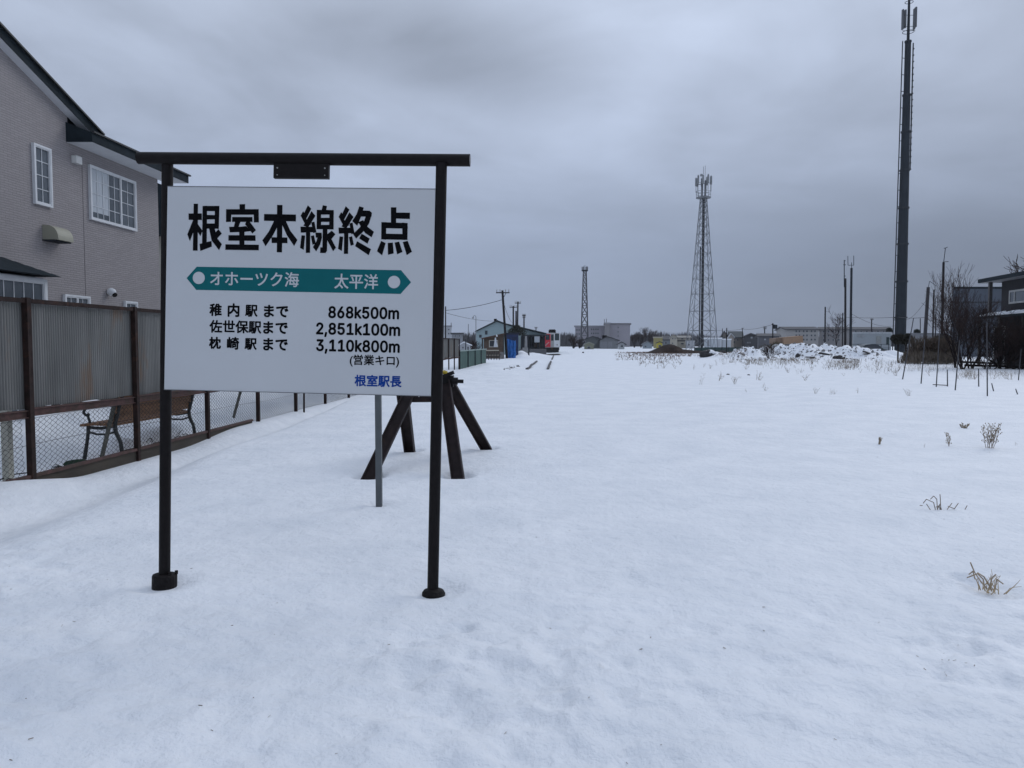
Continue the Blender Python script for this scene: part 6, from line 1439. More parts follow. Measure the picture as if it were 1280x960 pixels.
    mb = MB(); mb.prism([P(981.5, 430.2), P(1004, 428.5), P(1003.5, 419.6), P(981.5, 421.6)], (0, 2.4, 0)); mb.build("side_panel", mat("tan_plywood", (0.30, .195, .125), .85, .12, 1.2), t)
    mb = MB(); mb.prism([P(969.5, 429.6, 99), P(981.2, 430.2, 99), P(981.2, 421.8, 99), P(969.5, 422.8, 99)], (0, 2.4, 0)); mb.build("side_panel", mat("brown_plywood", (0.20, .14, .10), .85, .12, 1.2), t)
    mb = MB(); a = P(982, 430.4, 98.3); b = P(1003, 428.8, 98.3); mb.box(a.x, 98.3, -.8, b.x, 100, min(a.z, b.z) - .02); mb.build("dark_base", M_DARKW, t)
    # white cabin by the big mast
    t = facade("white_container", "long white service container with a grey door beside the big mast's foot", "container", 96, 1066, 1113.5, 417.0, 443, 3, mat("white_container_wall", (0.33, .36, .38), .65, .06, .5), mat("container_top", (0.46, .48, .5), .7), roof='flat', over=.03,
               doors=((1095.2, 420, 1101.5, 429.5, mat("beige_door", (0.30, .31, .30), .7)), (1108, 421.5, 1111, 431, mat("green_door", (0.03, .05, .05), .7))), wins=((1072, 418.6, 1075.2, 421.4, M_PALEW), (1077, 418.6, 1080.2, 421.4, M_PALEW)))
    facade("low_store", "low flat roofed grey store right of the big mast behind the hedge", "building", 110, 1134, 1180, 418, 443, 6, mat("store_wall", (0.22, .225, .24), .9, .08, .4), M_ROOFS, roof='flat', over=.15)
    # rails fence round the container
    t = thing("pipe_railing", "thin dark pipe railing in front of the white service container", "railing", (at(1090, 436, 92).x, 92, gz(at(1090, 436, 92).x, 92)))
    for py in (430.3, 435):
        mb = MB(); mb.obox(at(1062, py, 92), at(1112, py, 92), .05, .05); mb.build("rail", M_DKSTEEL, t)
    for k in range(6):
        p = at(1063 + 9.6 * k, 430, 92); mb = MB(); mb.box(p.x - .03, 91.97, gz(p.x, 92) - .2, p.x + .03, 92.03, p.z); mb.build("post", M_DKSTEEL, t)
    # low green net fence in front of the houses
    t = thing("green_net_fence", "low dark green fence running before the houses right of the big lattice tower", "fence", (at(900, 438, 132).x, 132, gz(at(900, 438, 132).x, 132)))
    for k in range(8):
        a = at(868 + 8.6 * k, 438, 132); b = at(868 + 8.6 * (k + 1), 438, 132); z0 = gz(a.x, 132)
        mb = MB(); mb.box(a.x + .06, 131.98, z0 - .3, b.x - .06, 132.02, at(0, 434.2, 132).z); mb.build("panel", mat("dark_green_net", (0.022, .045, .042), .8, .2, 1), t)
        mb = MB(); mb.box(a.x - .05, 131.95, z0 - .3, a.x + .05, 132.05, at(0, 433.6, 132).z); mb.build("post", M_DKSTEEL, t)
    # poles over the town
    def xf(t, Y, r):
        mb = MB(); p = at(969.2, 411, Y); mb.tube(p, at(969.2, 406, Y), .28, n=10); mb.build("transformer", M_DKSTEEL, t)
        mb = MB(); mb.obox(at(964.5, 405.6, Y), at(971.5, 406.6, Y), .1, .1); mb.build("cross_arm", M_POLE, t)
    pole("dark utility pole with a transformer left of the tan container", (966, 436), (966, 404), 112, 1.6, extras=xf)
    pole("far utility pole with short cross arms above the grey block's left part", (955.8, 436), (955.8, 408), 200, 1.4, arms=((953.6, 958, 409), (954, 957.8, 411)))
    pole("dark pole in front of the pair of gabled houses", (908.2, 437), (908.4, 410), 120, 1.3)
    pole("thin far pole over the dark house", (928, 436), (928, 410), 190, .9, arms=((926.6, 929.6, 411),))
    pole("thin far pole right of the big lattice tower", (903, 436), (903, 410.5), 230, .8)
    pole("plain dark post left of the bare tree behind the snow heaps", (1031, 440), (1031.6, 383.5), 80, 1.8)
    pole("plain dark post between bare tree and twin masts", (1053, 440), (1053.4, 391), 82, 1.3)
    def ant(pts, w_):
        def f(t, Y, r):
            mb = MB()
            for a, b in pts: mb.tube(at(a[0], a[1], Y), at(b[0], b[1], Y), w_ * Y / 1920, n=6)
            mb.build("antenna", M_DKSTEEL, t)
        return f
    pole("left mast of the twin masts, with a whip antenna and small box on top", (1056.5, 440), (1056.8, 348), 80, 2.6, extras=ant([((1055.3, 359), (1055.3, 325)), ((1055.3, 326), (1056.8, 326)), ((1054.2, 331), (1057, 331)), ((1055.3, 345), (1057, 345))], 1.0), name="antenna_mast", cat="mast")
    pole("right mast of the twin masts, with a forked antenna on top", (1063, 440), (1064.4, 335), 76, 2.9, extras=ant([((1064.4, 335), (1064.5, 328)), ((1060, 331.5), (1067.4, 331.5)), ((1060, 331.5), (1059.8, 320)), ((1067.2, 331.5), (1067.2, 319.5))], .7), name="antenna_mast", cat="mast", m=M_DKSTEEL)
    pole("short far pole behind the white service container", (1089, 440), (1089.6, 398), 190, 1.5, arms=((1087.6, 1091.6, 399.5),))
    pole("short far pole behind the hedge, right of the big mast", (1150.4, 440), (1150.4, 398), 170, 1.1)
    pole("thick pale pole leaning right above the brown hedge, with a hooked wire on top", (1155, 440), (1160.4, 359), 52, 4.2, extras=ant([((1160.4, 359), (1162, 351.5)), ((1162, 351.5), (1170, 357))], .6), m=mat("pale_weathered_pole", (0.045, .043, .046), .9, .2, 2))
    pole("thin dark pole second left of the antenna topped pole", (1165.5, 440), (1167.6, 362), 60, 1.9)
    pole("shortest thin pole just left of the antenna topped pole", (1169, 440), (1170, 386), 64, 1.4)
    pole("tall dark pole carrying a thin aerial with a small head, among the bare shrubs", (1176.6, 450), (1179.5, 328), 48, 3.0, extras=ant([((1179.6, 328), (1181.8, 310)), ((1180, 310.6), (1184.4, 309)), ((1178.5, 327.5), (1185.5, 327))], .8), name="antenna_pole")
    wire("long cable crossing behind the big mast to the thick leaning pole", [(1056, 396.4, 80), (1123, 396.2, 92), (1160, 396.4, 52)], .02, sag=.1)
    wire("sagging lower cable from the right mast toward the hedge", [(1064, 392, 76), (1130, 404, 110)], .02, sag=.8)
    wire("cable from the thick leaning pole down behind the big mast", [(1158, 375, 52), (1132, 400, 90)], .016, sag=.3)
    wire("far cable running from the big lattice tower to the transformer pole", [(885, 412, 220), (928, 411.5, 190), (966, 405.5, 112)], .03, sag=.3)
    wire("far cable from the transformer pole to the dark roofed apartments", [(967, 405.5, 112), (985, 409, 250)], .03, sag=.3)
    # bare trees among the heaps
    p = at(1045, 436, 84)
    bare_tree("slender bare tree between two dark posts behind the snow heaps", (p.x, 84, gz(p.x, 84)), 5.0, 4, depth=4, lean=.03, up=.22, spread=.62, r=.08, thin=.011)
    p = at(722, 437, 250)
    for i, (px, Y, h, sd) in enumerate(((717, 240, 4.6, 31), (724, 250, 3.8, 32))):
        p = at(px, 437, Y); bare_tree("dense dark bare tree left of the first lattice tower's foot" if i == 0 else "smaller dark bare tree at the first lattice tower's foot", (p.x, Y, gz(p.x, Y)), h, sd, stems=5, depth=3, lean=.4, spread=.6, thin=.05, r=.12)
    for i, (px, Y, h, sd, lb) in enumerate(((793, 300, 5.5, 41, "bare tree close to the apartment block's right corner"), (801, 300, 6.2, 42, "second bare tree right of the apartment block"), (811, 310, 8.2, 43, "tallest bare tree in the row right of the apartment block"), (821, 320, 4.6, 44, "low bare tree at the right end of the row by the apartment block"))):
        p = at(px, 437, Y); bare_tree(lb, (p.x, Y, gz(p.x, Y)), h, sd, stems=3, depth=4, lean=.15, spread=.45, thin=.03, r=.14)
    # small round evergreens on the skyline
    for px, Y, w_, t_, lb in ((1111, 150, 6.4, 410.2, "round dark evergreen on the skyline left of the big mast"), (1145.5, 150, 6.2, 412.2, "round dark evergreen on the skyline right of the big mast")):
        c = at(px, 437, Y); r = thing("evergreen_tree", lb, "tree", (c.x, Y, gz(c.x, Y))); zt = at(px, t_, Y).z
        mb = MB(); mb.tube((c.x, Y, -.8), (c.x, Y, zt - .6), .15, n=6); mb.build("trunk", M_BARK, r)
        mb = MB(); rnd = random.Random(int(px)); R_ = w_ * Y / 1920
        for k in range(900):
            v = Vector((rnd.gauss(0, 1), rnd.gauss(0, 1), rnd.gauss(0, 1))).normalized() * rnd.random() ** .4 * R_
            p = Vector((c.x, Y, zt - R_)) + Vector((v.x, v.y, v.z)); s_ = Vector((rnd.gauss(0, 1), rnd.gauss(0, 1), rnd.gauss(0, 1))).normalized() * .1; d = v.normalized() * .25
            mb.add([p - s_, p + s_, p + d], [(0, 1, 2)])
        mb.build("crown", mat("dark_pine_needles", (0.022, 0.026, 0.018), .9, .4, 4), r)
    # the far wood: one mass of bare crowns along the skyline
    mb = MB(); rnd = random.Random(77)
    def top_at(px):
        return 414.5 + 1.2 * math.sin(px * .05) + .8 * math.sin(px * .21 + 1) + (-5.0 if 786 < px < 800 else 0) * 0 + (-2.2 if 795 < px < 830 else 0) + (2.0 if px > 880 else 0)
    for k in range(12000):
        px = rnd.uniform(560, 1180); Y = rnd.uniform(420, 520)
        tp = at(px, top_at(px) + abs(rnd.gauss(0, 2.2)), Y); b = at(px + rnd.gauss(0, 1.2), 440, Y)
        zz = rnd.random(); lo = b.lerp(tp, zz * .55); hi = lo.lerp(tp, rnd.uniform(.5, 1.0)) + Vector((rnd.gauss(0, .9), 0, 0)); w_ = rnd.uniform(.2, .55)
        mb.add([lo + Vector((-w_, 0, 0)), lo + Vector((w_, rnd.uniform(-.3, .3), 0)), hi], [(0, 1, 2)])
    kind(tag(mb.build("far_wood", mat("far_bare_wood", (0.050, .046, .050), .95, .3, .05), None), "long dark line of bare woodland along the far skyline", "wood"), "stuff")
    # brown soil mound
    Y0 = 112; n, m_ = 60, 14; mb = MB(); vs = []
    for j in range(m_ + 1):
        for i in range(n + 1):
            px = 808 + 122 * i / n; yy = Y0 + 3.2 * float(vnoise(px, 0, 7.0, 53)) * (1 - j / m_) + 12 * j / m_
            x = at(px, 430, Y0).x
            f = math.exp(-((px - 846) / 15.0) ** 2) * 1.0 + .42 * math.exp(-((px - 872) / 22.) ** 2) + .18 * math.exp(-((px - 905) / 22.) ** 2) + .35 * math.exp(-((px - 828) / 10.) ** 2)
            prof = math.sin(math.pi * min(1, j / m_)) ** .8 if 0 < j < m_ else -.1
            z = gz(x, yy) - .15 + prof * f * (1.22 + .35 * float(vnoise(x, yy, 1.1, 51)) + .2 * float(vnoise(x, yy, .4, 52)))
            vs.append((x, yy, z))
    mb.add(vs, [(j * (n + 1) + i, j * (n + 1) + i + 1, (j + 1) * (n + 1) + i + 1, (j + 1) * (n + 1) + i) for j in range(m_) for i in range(n)])
    tag(mb.build("soil_mound", mat("dark_brown_soil", (0.026, .016, .012), .95, .35, 1.2, spec=.1, second=(0.042, .029, .021), amt=.2), None, smooth=True), "low mound of dark brown soil before the cream houses", "mound")


make_town()


def make_towers():
    steel = mat("tower_steel", (0.17, .18, .195), .6, .12, .3)
    t, top, k, z0 = lattice("slim dark lattice tower with a drum shaped head, left of the apartment block", 300, 730.6, 425, 339, 8.6, 3.8, 10, 1.15, m=mat("tower_steel_dark", (0.06, .06, .068), .7, .1, .2))
    mb = MB(); mb.lathe(top + Vector((0, 0, 0)), [(4.0 * k, 0), (4.2 * k, 1.2 * k), (4.0 * k, 1.5 * k)], 12); mb.build("platform", M_DKSTEEL, t)
    mb = MB()
    for a in range(6):
        q = a * math.pi / 3; mb.box(top.x + 3.4 * k * math.cos(q) - .5 * k, top.y + 3.4 * k * math.sin(q) - .3, top.z + 1.6 * k, top.x + 3.4 * k * math.cos(q) + .5 * k, top.y + 3.4 * k * math.sin(q) + .3, top.z + 5.6 * k)
    mb.build("antenna_panels", mat("tower_grey_panel", (0.12, .125, .14), .6), t)
    mb = MB(); mb.tube(top, top + Vector((0, 0, 7.5 * k)), .25 * k, n=6); mb.build("spike", M_DKSTEEL, t)
    # big lattice tower
    Y = 150
    t, top, k, z0 = lattice("broad based galvanised lattice tower with crowded antenna head, in the middle of the skyline", Y, 877.2, 418, 247, 29.5, 6.6, 14, .95, m=steel)
    c = top
    mb = MB()
    bx = at(875.8, 430, Y).x
    mb.box(c.x - 1.2 * k, c.y - 1.3 * k, z0, c.x + 1.5 * k, c.y + 1.3 * k, top.z); mb.build("cable_run", mat("black_cable_run", (0.014, .015, .018), .7, .2, .5), t)
    mb = MB(); mb.box(c.x - 3.6 * k, c.y - .6 * k, z0, c.x - 2.4 * k, c.y + .6 * k, top.z - 60 * k); mb.build("ladder", M_DKSTEEL, t)
    mb = MB(); mb.lathe(top - Vector((0, 0, 1.2 * k)), [(5 * k, 0), (9.2 * k, .5 * k), (9.2 * k, 1.6 * k), (8.6 * k, 1.8 * k)], 16); mb.build("platform", steel, t)
    mb = MB()
    for a in range(12):
        q0 = a * math.pi / 6; q1 = (a + 1) * math.pi / 6
        for hz in (4 * k, 7.5 * k):
            mb.tube(top + Vector((8.9 * k * math.cos(q0), 8.9 * k * math.sin(q0), hz)), top + Vector((8.9 * k * math.cos(q1), 8.9 * k * math.sin(q1), hz)), .22 * k, n=4)
        mb.tube(top + Vector((8.9 * k * math.cos(q0), 8.9 * k * math.sin(q0), 0)), top + Vector((8.9 * k * math.cos(q0), 8.9 * k * math.sin(q0), 8 * k)), .22 * k, n=4)
    mb.build("guard_rail", steel, t)
    rnd = random.Random(6)
    for a in range(9):
        q = a * 2 * math.pi / 9 + .2; R_ = 9.3 * k; p = top + Vector((R_ * math.cos(q), R_ * math.sin(q), 15 * k + rnd.uniform(-1, 2) * k))
        mb = MB(); mb.box(p.x - 1.0 * k, p.y - .6 * k, p.z, p.x + 1.0 * k, p.y + .6 * k, p.z + 10 * k); mb.build("antenna_panel", mat("antenna_grey", (0.20, .21, .22), .5, .08, .5), t)
        mb = MB(); mb.tube(p + Vector((0, 0, -8 * k)), p + Vector((0, 0, 11 * k)), .3 * k, n=5); mb.tube(p + Vector((0, 0, 2 * k)), top + Vector((0, 0, 17 * k)), .3 * k, n=4); mb.build("antenna_mount", steel, t)
    mb = MB()
    for dx, h in ((-2, 20), (2, 21)): mb.box(top.x + dx * k - .9 * k, top.y - k, top.z, top.x + dx * k + .9 * k, top.y + k, top.z + h * k)
    mb.build("mast_head", mat("mast_head_grey", (0.10, .105, .12), .6), t)
    for dx, h in ((-.6, 38), (1.6, 39)):
        mb = MB(); mb.tube(top + Vector((dx * k, 0, 18 * k)), top + Vector((dx * k, 0, h * k)), .22 * k, n=5); mb.build("whip_antenna", M_DKSTEEL, t)
    mb = MB(); p = top + Vector((-3.4 * k, -1 * k, 27 * k)); mb.tube(p, p + Vector((0, -1.2 * k, 0)), 1.7 * k, n=14); mb.build("dish", mat("dish_grey", (0.3, .31, .32), .5), t)
    # the great tubular mast on the right
    Y = 92; k = Y / 960
    b = at(1125.3, 425, Y); g = gz(b.x, Y)
    t = thing("tubular_mast", "very tall dark tubular mast with bolted sections and a side ladder", "mast", (b.x, Y, g))
    Z = lambda py: at(1128, py, Y).z
    secs = [(446, 397, 6.6), (397, 352, 6.4), (352, 305, 6.1), (305, 260, 5.8), (260, 213, 5.45), (213, 165, 5.0), (165, 119, 4.5), (119, 52, 3.6)]
    for i, (ya, yb, r) in enumerate(secs):
        mb = MB(); n = 14; mb.tube((b.x, Y, Z(ya) - (1.0 if i == 0 else 0)), (b.x, Y, Z(yb)), r * k, r * k * .965, n); mb.build("tube_section", mat("mast_dark_steel", (0.027, .033, .040), .65, .15, .6, spec=.2), t)
        mb = MB(); z = Z(yb); mb.lathe((b.x, Y, z - .09), [(r * k * 1.13, 0), (r * k * 1.13, .18)], 18); mb.build("flange", mat("mast_flange", (0.036, .04, .046), .6, spec=.2), t)
    mb = MB(); mb.tube((b.x, Y, Z(52)), (b.x, Y, Z(-12)), 1.7 * k, 1.3 * k, 10); mb.build("top_pole", M_DKSTEEL, t)
    # ladder with hoops down the left side
    mb = MB(); xl = b.x - 10.2 * k
    for dx in (-.14, .14):
        mb.tube((xl + .35 * k + dx * .4, Y - .1 + dx, Z(440)), (b.x - 7.2 * k + dx * .4, Y - .1 + dx, Z(52)), .05, n=5)
    nr = 95
    for q in range(nr):
        f = q / nr; z = Z(440) + (Z(52) - Z(440)) * f; x = (xl + .35 * k) * (1 - f) + (b.x - 7.2 * k) * f
        mb.tube((x - .05, Y - .24, z), (x + .05, Y + .04, z), .035, n=4)
        if q % 5 == 0: mb.tube((x, Y - .1, z), (b.x - 4 * k, Y, z), .04, n=4)
    mb.build("ladder", M_DKSTEEL, t)
    mb = MB(); mb.tube((b.x + 5.0 * k, Y - .3, Z(213)), (b.x + 4.8 * k, Y - .3, Z(55)), .07, n=6)
    for q in range(20):
        z = Z(213) + (Z(55) - Z(213)) * q / 20; mb.box(b.x + 4.4 * k, Y - .4, z, b.x + 6.0 * k, Y - .2, z + .12)
    mb.build("cable_bracket", M_DKSTEEL, t)
    for (dx, y0, y1) in ((-7.3, 37, 12), (-4.2, 35, 12.5), (6.8, 37, 11), (8.6, 34, 9)):
        mb = MB(); x = b.x + dx * k; mb.box(x - .85 * k, Y - .15, Z(y0), x + .85 * k, Y + .15, Z(y1)); mb.build("antenna_panel", mat("antenna_dark_grey", (0.075, .08, .09), .5, .1, .5), t)
    mb = MB()
    for y in (38.5, 33, 19):
        mb.tube((b.x - 7.3 * k, Y, Z(y)), (b.x + 8.4 * k, Y, Z(y)), .3 * k, n=5)
    for a in range(16):
        q0 = a * math.pi / 8; q1 = (a + 1) * math.pi / 8
        for z, R_ in ((Z(40), 6.5 * k), (Z(2.8), 4.6 * k)):
            mb.tube((b.x + R_ * math.cos(q0), Y + R_ * math.sin(q0), z), (b.x + R_ * math.cos(q1), Y + R_ * math.sin(q1), z), .35 * k, n=5)
    mb.build("antenna_frame", M_DKSTEEL, t)


make_towers()


# ------------------------------------------------------------------ the right hand side
def make_right():
    # house with the deep sloping eave
    A_ = 0.16                                           # its long wall runs off almost along the tracks
    H = lambda px, py, b: on_plane(px, py, b, A_)
    Nn = Vector((1, -A_, 0)).normalized(); Al = Vector((A_, 1, 0)).normalized()
    dark = mat("dark_grey_render", (0.040, .039, .042), .88, .12, 1, spec=.15)
    BW, BE, BP = 19.5, 18.74, 17.9                      # wall, eave edge, porch eave
    tip = H(1222.3, 349.4, BE); w0 = H(1252.5, 352, BW)
    t = thing("house", "dark grey house with deep overhanging eave and a porch, behind the bare shrubs", "house", (w0.x, w0.y, gz(w0.x, w0.y)))
    wz = tip.z - .30
    ynear = 22.0
    def W(y, b, z): return Vector((A_ * y + b, y, z))
    def slab(y0, y1, b0, b1, z0, z1, name, m, par, z0b=None, z1b=None):
        """box standing between planes b0 and b1, its top and bottom optionally tilted away from the tracks"""
        z0b = z0 if z0b is None else z0b; z1b = z1 if z1b is None else z1b
        mb = MB(); mb.hexa([W(y0, b0, z0), W(y0, b1, z0b), W(y1, b1, z0b), W(y1, b0, z0), W(y0, b0, z1), W(y0, b1, z1b), W(y1, b1, z1b), W(y1, b0, z1)])
        return mb.build(name, m, par)
    wall = slab(ynear, w0.y, BW, BW + 7.5, -.7, wz + .1, "wall", dark, t)
    roof = slab(ynear - 1, tip.y, BE, BW + 8.2, tip.z - .20, tip.z, "roof", M_DARKROOF, t, tip.z - .02, tip.z + .18)
    slab(ynear - .9, tip.y - .06, BE + .03, BW - .003, tip.z - .215, tip.z - .203, "soffit", mat("grey_soffit", (0.26, .265, .28), .8), roof)
    p = H(1238.2, 354, BE + .35)
    slab(p.y - .09, p.y + .09, BE + .27, BE + .43, 2.6, tip.z - .22, "eave_post", mat("grey_wood_post", (0.085, .08, .08), .85), t)
    # window
    a = H(1262.4, 363.4, BW); b = H(1283.5, 379, BW); z1 = a.z; z0 = H(1262.4, 380, BW).z; y1, y0 = a.y, b.y; fw = .09
    wm = mat("dull_white_frame", (0.40, .40, .39), .6)
    f = thing_part = slab(y0, y1, BW - .05, BW - .003, z1 - fw, z1, "window", wm, t)
    slab(y0, y1, BW - .05, BW - .003, z0, z0 + fw, "sill", wm, f)
    for yy in (y1 - fw, y1 - .62, y0): slab(yy, yy + fw, BW - .05, BW - .003, z0 + fw, z1 - fw, "stile", wm, f)
    slab(y0 + fw, y1 - fw, BW - .02, BW - .006, z0 + fw, z1 - fw, "pane", M_GLASS, f)
    # lower porch roof with a ragged snow edge, deep shade beneath
    e0 = H(1222, 395.8, BP); pz_ = e0.z
    pr = slab(ynear, e0.y, BP, BW - .004, pz_ - .12, pz_, "porch_roof", M_DARKROOF, t, pz_ + .10, pz_ + .22)
    mb = MB(); rnd = random.Random(2); y = ynear + .1
    while y < e0.y - .2:
        l_ = rnd.uniform(.12, .45); h0 = rnd.uniform(.02, .09); yb = min(e0.y - .05, y + l_)
        mb.hexa([W(y, BP + .01, pz_ + .004), W(y, BP + .75, pz_ + .13), W(yb, BP + .75, pz_ + .13), W(yb, BP + .01, pz_ + .004), W(y, BP + .01, pz_ + h0), W(y, BP + .7, pz_ + .16 + h0), W(yb, BP + .7, pz_ + .16 + h0), W(yb, BP + .01, pz_ + h0 * .8)])
        y += l_ + rnd.choice((0, 0, .05, .15))
    mb.build("roof_snow", SNOW, pr)
    for px in (1225, 1250, 1279):
        q = H(px, 396, BP + .15); slab(q.y - .06, q.y + .06, BP + .1, BP + .22, -.6, pz_ - .12, "porch_post", M_WOODD, t)
    a = H(1243.3, 408, BP + .9); b = H(1257, 408, BP + .9)
    f = slab(b.y, a.y, BP + .85, BP + .9, a.z - .08, a.z, "door_frame", wm, t)
    for yy in (b.y, a.y - .08): slab(yy, yy + .08, BP + .85, BP + .9, -.5, a.z - .08, "jamb", wm, f)
    slab(b.y + .08, a.y - .08, BP + .87, BP + .885, -.5, a.z - .08, "door", M_DARKW, f)
    slab(ynear, e0.y - .3, BP + .905, BW - .01, -.6, pz_ + .02, "porch_wall", mat("porch_wall_painted_shade", (0.022, .02, .021), .9, .2, 1, spec=.1), t)  # near-black block, the porch's deep shade painted into its colour
    # big blue grey block behind
    facade("grey_block", "dark blue grey windowless block rising behind the bare shrubs on the right", "building", 72, 1188.8, 1300, 361.0, 455, 12, mat("blue_grey_cladding", (0.070, .083, .105), .75, .08, .6), M_DARKROOF, roof='flat', over=.04,
           doors=((1189.3, 377, 1299, 379, mat("dark_sill_band", (0.03, .034, .04), .7)), (1228, 386, 1236, 396, M_BLACK)))
    # dark low eaves strip left of it
    # bare shrubs
    q = at(1208, 463, 35); rn = 0
    def gb(px, Yd): c = at(px, 462, Yd); return (c.x, Yd, gz(c.x, Yd))
    bare_tree("many stemmed dark bare shrub, leftmost of the big shrubs before the blue grey block", gb(1203, 35), 3.7, 101, stems=5, depth=4, lean=.28, up=.20, spread=.46, r=.045, thin=.0052, name="bare_shrub", cat="shrub")
    bare_tree("tall thin bare shrub standing before the blue grey block's left edge", gb(1196, 38), 4.9, 102, stems=3, depth=4, lean=.14, up=.30, spread=.34, r=.04, thin=.0052, name="bare_shrub", cat="shrub")
    bare_tree("bare shrub just right of the leftmost one, its stems crossing", gb(1214, 36), 3.4, 103, stems=4, depth=4, lean=.3, up=.2, spread=.48, r=.04, thin=.0052, name="bare_shrub", cat="shrub")
    bare_tree("broad dense bare shrub spreading in front of the dark porch", gb(1252, 36), 2.8, 104, stems=8, depth=4, lean=.65, up=.16, spread=.5, r=.045, thin=.0052, name="bare_shrub", cat="shrub")
    bare_tree("dense bare shrub at the right frame edge below the porch", gb(1272, 35), 2.4, 105, stems=6, depth=4, lean=.6, up=.14, spread=.5, r=.042, thin=.0052, name="bare_shrub", cat="shrub")
    bare_tree("low arching bare shrub between the two big groups of shrubs", gb(1234, 35.5), 2.2, 106, stems=5, depth=3, lean=.8, up=.10, spread=.5, r=.03, thin=.0052, name="bare_shrub", cat="shrub")
    c = at(1312, 462, 46)
    bare_tree("bare tree whose knobbly limbs reach over the dark house's roof at the right edge", (c.x, 46, gz(c.x, 46)), 6.4, 107, depth=5, lean=.05, up=.12, spread=.55, r=.15, thin=.012, aim=[(-.10, -.05, 1)])
    # horizontal logs under the shrubs
    for i, (a, b, lb) in enumerate((((1202, 452.5), (1262, 455), "upper grey log lying under the bare shrubs"), ((1206, 456.5), (1280, 458.5), "lower dark log lying under the bare shrubs"), ((1258, 459), (1283, 462), "short black log at the right frame edge under the shrubs"))):
        mb = MB(); mb.tube(at(a[0], a[1], 37.5 - i * .6), at(b[0], b[1], 37.5 - i * .6), .055, .045, 8); tag(mb.build("fallen_log", M_BARK if i else M_WOODD, None), lb, "log")
    # hedge of dry brown foliage
    def hedge(label, px0, px1, top, Yd, n, seed, m, depth=1.4):
        rnd = random.Random(seed); mb = MB()
        x0 = at(px0, 440, Yd).x; x1 = at(px1, 440, Yd).x; zt = at(0, top, Yd).z
        g = gz((x0 + x1) / 2, Yd)
        t = thing("brown_hedge", label, "hedge", ((x0 + x1) / 2, Yd, g))
        for k in range(n):
            f = rnd.random(); x = x0 + (x1 - x0) * f; env = (1 - abs(2 * f - 1) ** 14) * (.72 + .45 * float(vnoise(x, seed, .7, 71)) + .22 * float(vnoise(x, seed, .22, 72)))
            z = g + (zt - g) * env * rnd.random() ** .75 * (1 + .10 * math.sin(f * 21 + seed)); y = Yd + rnd.uniform(-depth / 2, depth / 2)
            d = Vector((rnd.gauss(0, .3), rnd.gauss(0, .3), rnd.gauss(.9, .4))).normalized() * rnd.uniform(.15, .45); s_ = Vector((rnd.gauss(0, 1), rnd.gauss(0, 1), rnd.gauss(0, .3))).normalized() * rnd.uniform(.012, .03)
            p = Vector((x, y, z)); mb.add([p - s_, p + s_, p + d], [(0, 1, 2)])
        mb.build("foliage", m, t)
        mb = MB()
        for k in range(30):
            x = x0 + (x1 - x0) * rnd.random(); y = Yd + rnd.uniform(-.4, .4); mb.tube((x, y, g - .2), (x + rnd.gauss(0, .15), y, g + (zt - g) * .8), .018, .008, 5)
        mb.build("stems", M_BARK, t)
    hb = mat("dry_brown_foliage", (0.095, .07, .05), .95, .4, 5)
    hedge("dense dry brown hedge between the big mast's foot and the leftmost bare shrub", 1137, 1193, 423, 46, 5200, 5, hb)
    hedge("lower matted brown growth at the foot of the brown hedge", 1133, 1190, 442, 44, 2600, 6, mat("matted_grey_brown", (0.13, .105, .08), .95, .4, 4), 2.0)
    # two clipped standards at the mast's foot
    for px, ptop, lb in ((1122.2, 416.5, "clipped dark evergreen standard on a pole trunk, left of two at the mast's foot"), (1132.0, 417.5, "clipped dark evergreen standard on a dark trunk, right of two at the mast's foot"), (1178, 420, "clipped dark evergreen half hidden by the brown hedge and bare shrub")):
        Yd = 50; c = at(px, 451, Yd); g = gz(c.x, Yd); t = thing("clipped_evergreen", lb, "tree", (c.x, Yd, g)); zc = at(px, 424.5, Yd).z
        mb = MB(); mb.tube((c.x, Yd, g - .2), (c.x, Yd, zc), .055, .045, 8); mb.build("trunk", M_BARK, t)
        rnd = random.Random(int(px)); mb = MB()
        for k in range(2200):
            v = Vector((rnd.gauss(0, 1), rnd.gauss(0, 1), rnd.gauss(0, 1))).normalized() * rnd.random() ** .45
            p = Vector((c.x + v.x * .44, Yd + v.y * .5, zc + .02 + v.z * .30 + .05 * math.sin(v.x * 7))); s_ = Vector((rnd.gauss(0, 1), rnd.gauss(0, 1), rnd.gauss(0, 1))).normalized() * .03
            d = (v.normalized() + Vector((rnd.gauss(0, .5), rnd.gauss(0, .5), rnd.gauss(0, .5)))).normalized() * .11; mb.add([p - s_, p + s_, p + d], [(0, 1, 2)])
        mb.build("crown", mat("dark_olive_needles", (0.026, .024, .016), .95, .4, 4), t)
    # stakes
    ST = [((1128.2, 474.5), (1142, 397.5), 1.8, "thin leaning stake, leftmost of the row before the brown hedge"), ((1151.3, 480), (1156, 424), 1.9, "second stake from the left, leaning right before the brown hedge"), ((1170.3, 484), (1175, 405), 1.8, "third stake from the left, tall and thin before the bare shrub"),
          ((1194, 488), (1199.5, 425), 2.0, "tall slanting stake before the leftmost bare shrub"), ((1234.2, 495.3), (1233.6, 402), 2.0, "tallest upright stake, nearest of the row, before the porch"), ((1273, 475.5), (1276.5, 436), 1.6, "slanting stake at the right frame edge before the shrubs"),
          ((1184.4, 483), (1184.2, 462), 2.0, "short upright stub of a stake under the leftmost shrub"), ((1223.4, 483.5), (1223.2, 461), 2.0, "short upright stub of a stake between the tall slanting one and the tallest"),
          ((1242, 489), (1239.6, 479), 2.0, "very short tilted stub right of the tallest stake"), ((1272, 493), (1269.6, 486), 2.0, "very short tilted stub near the right frame edge")]
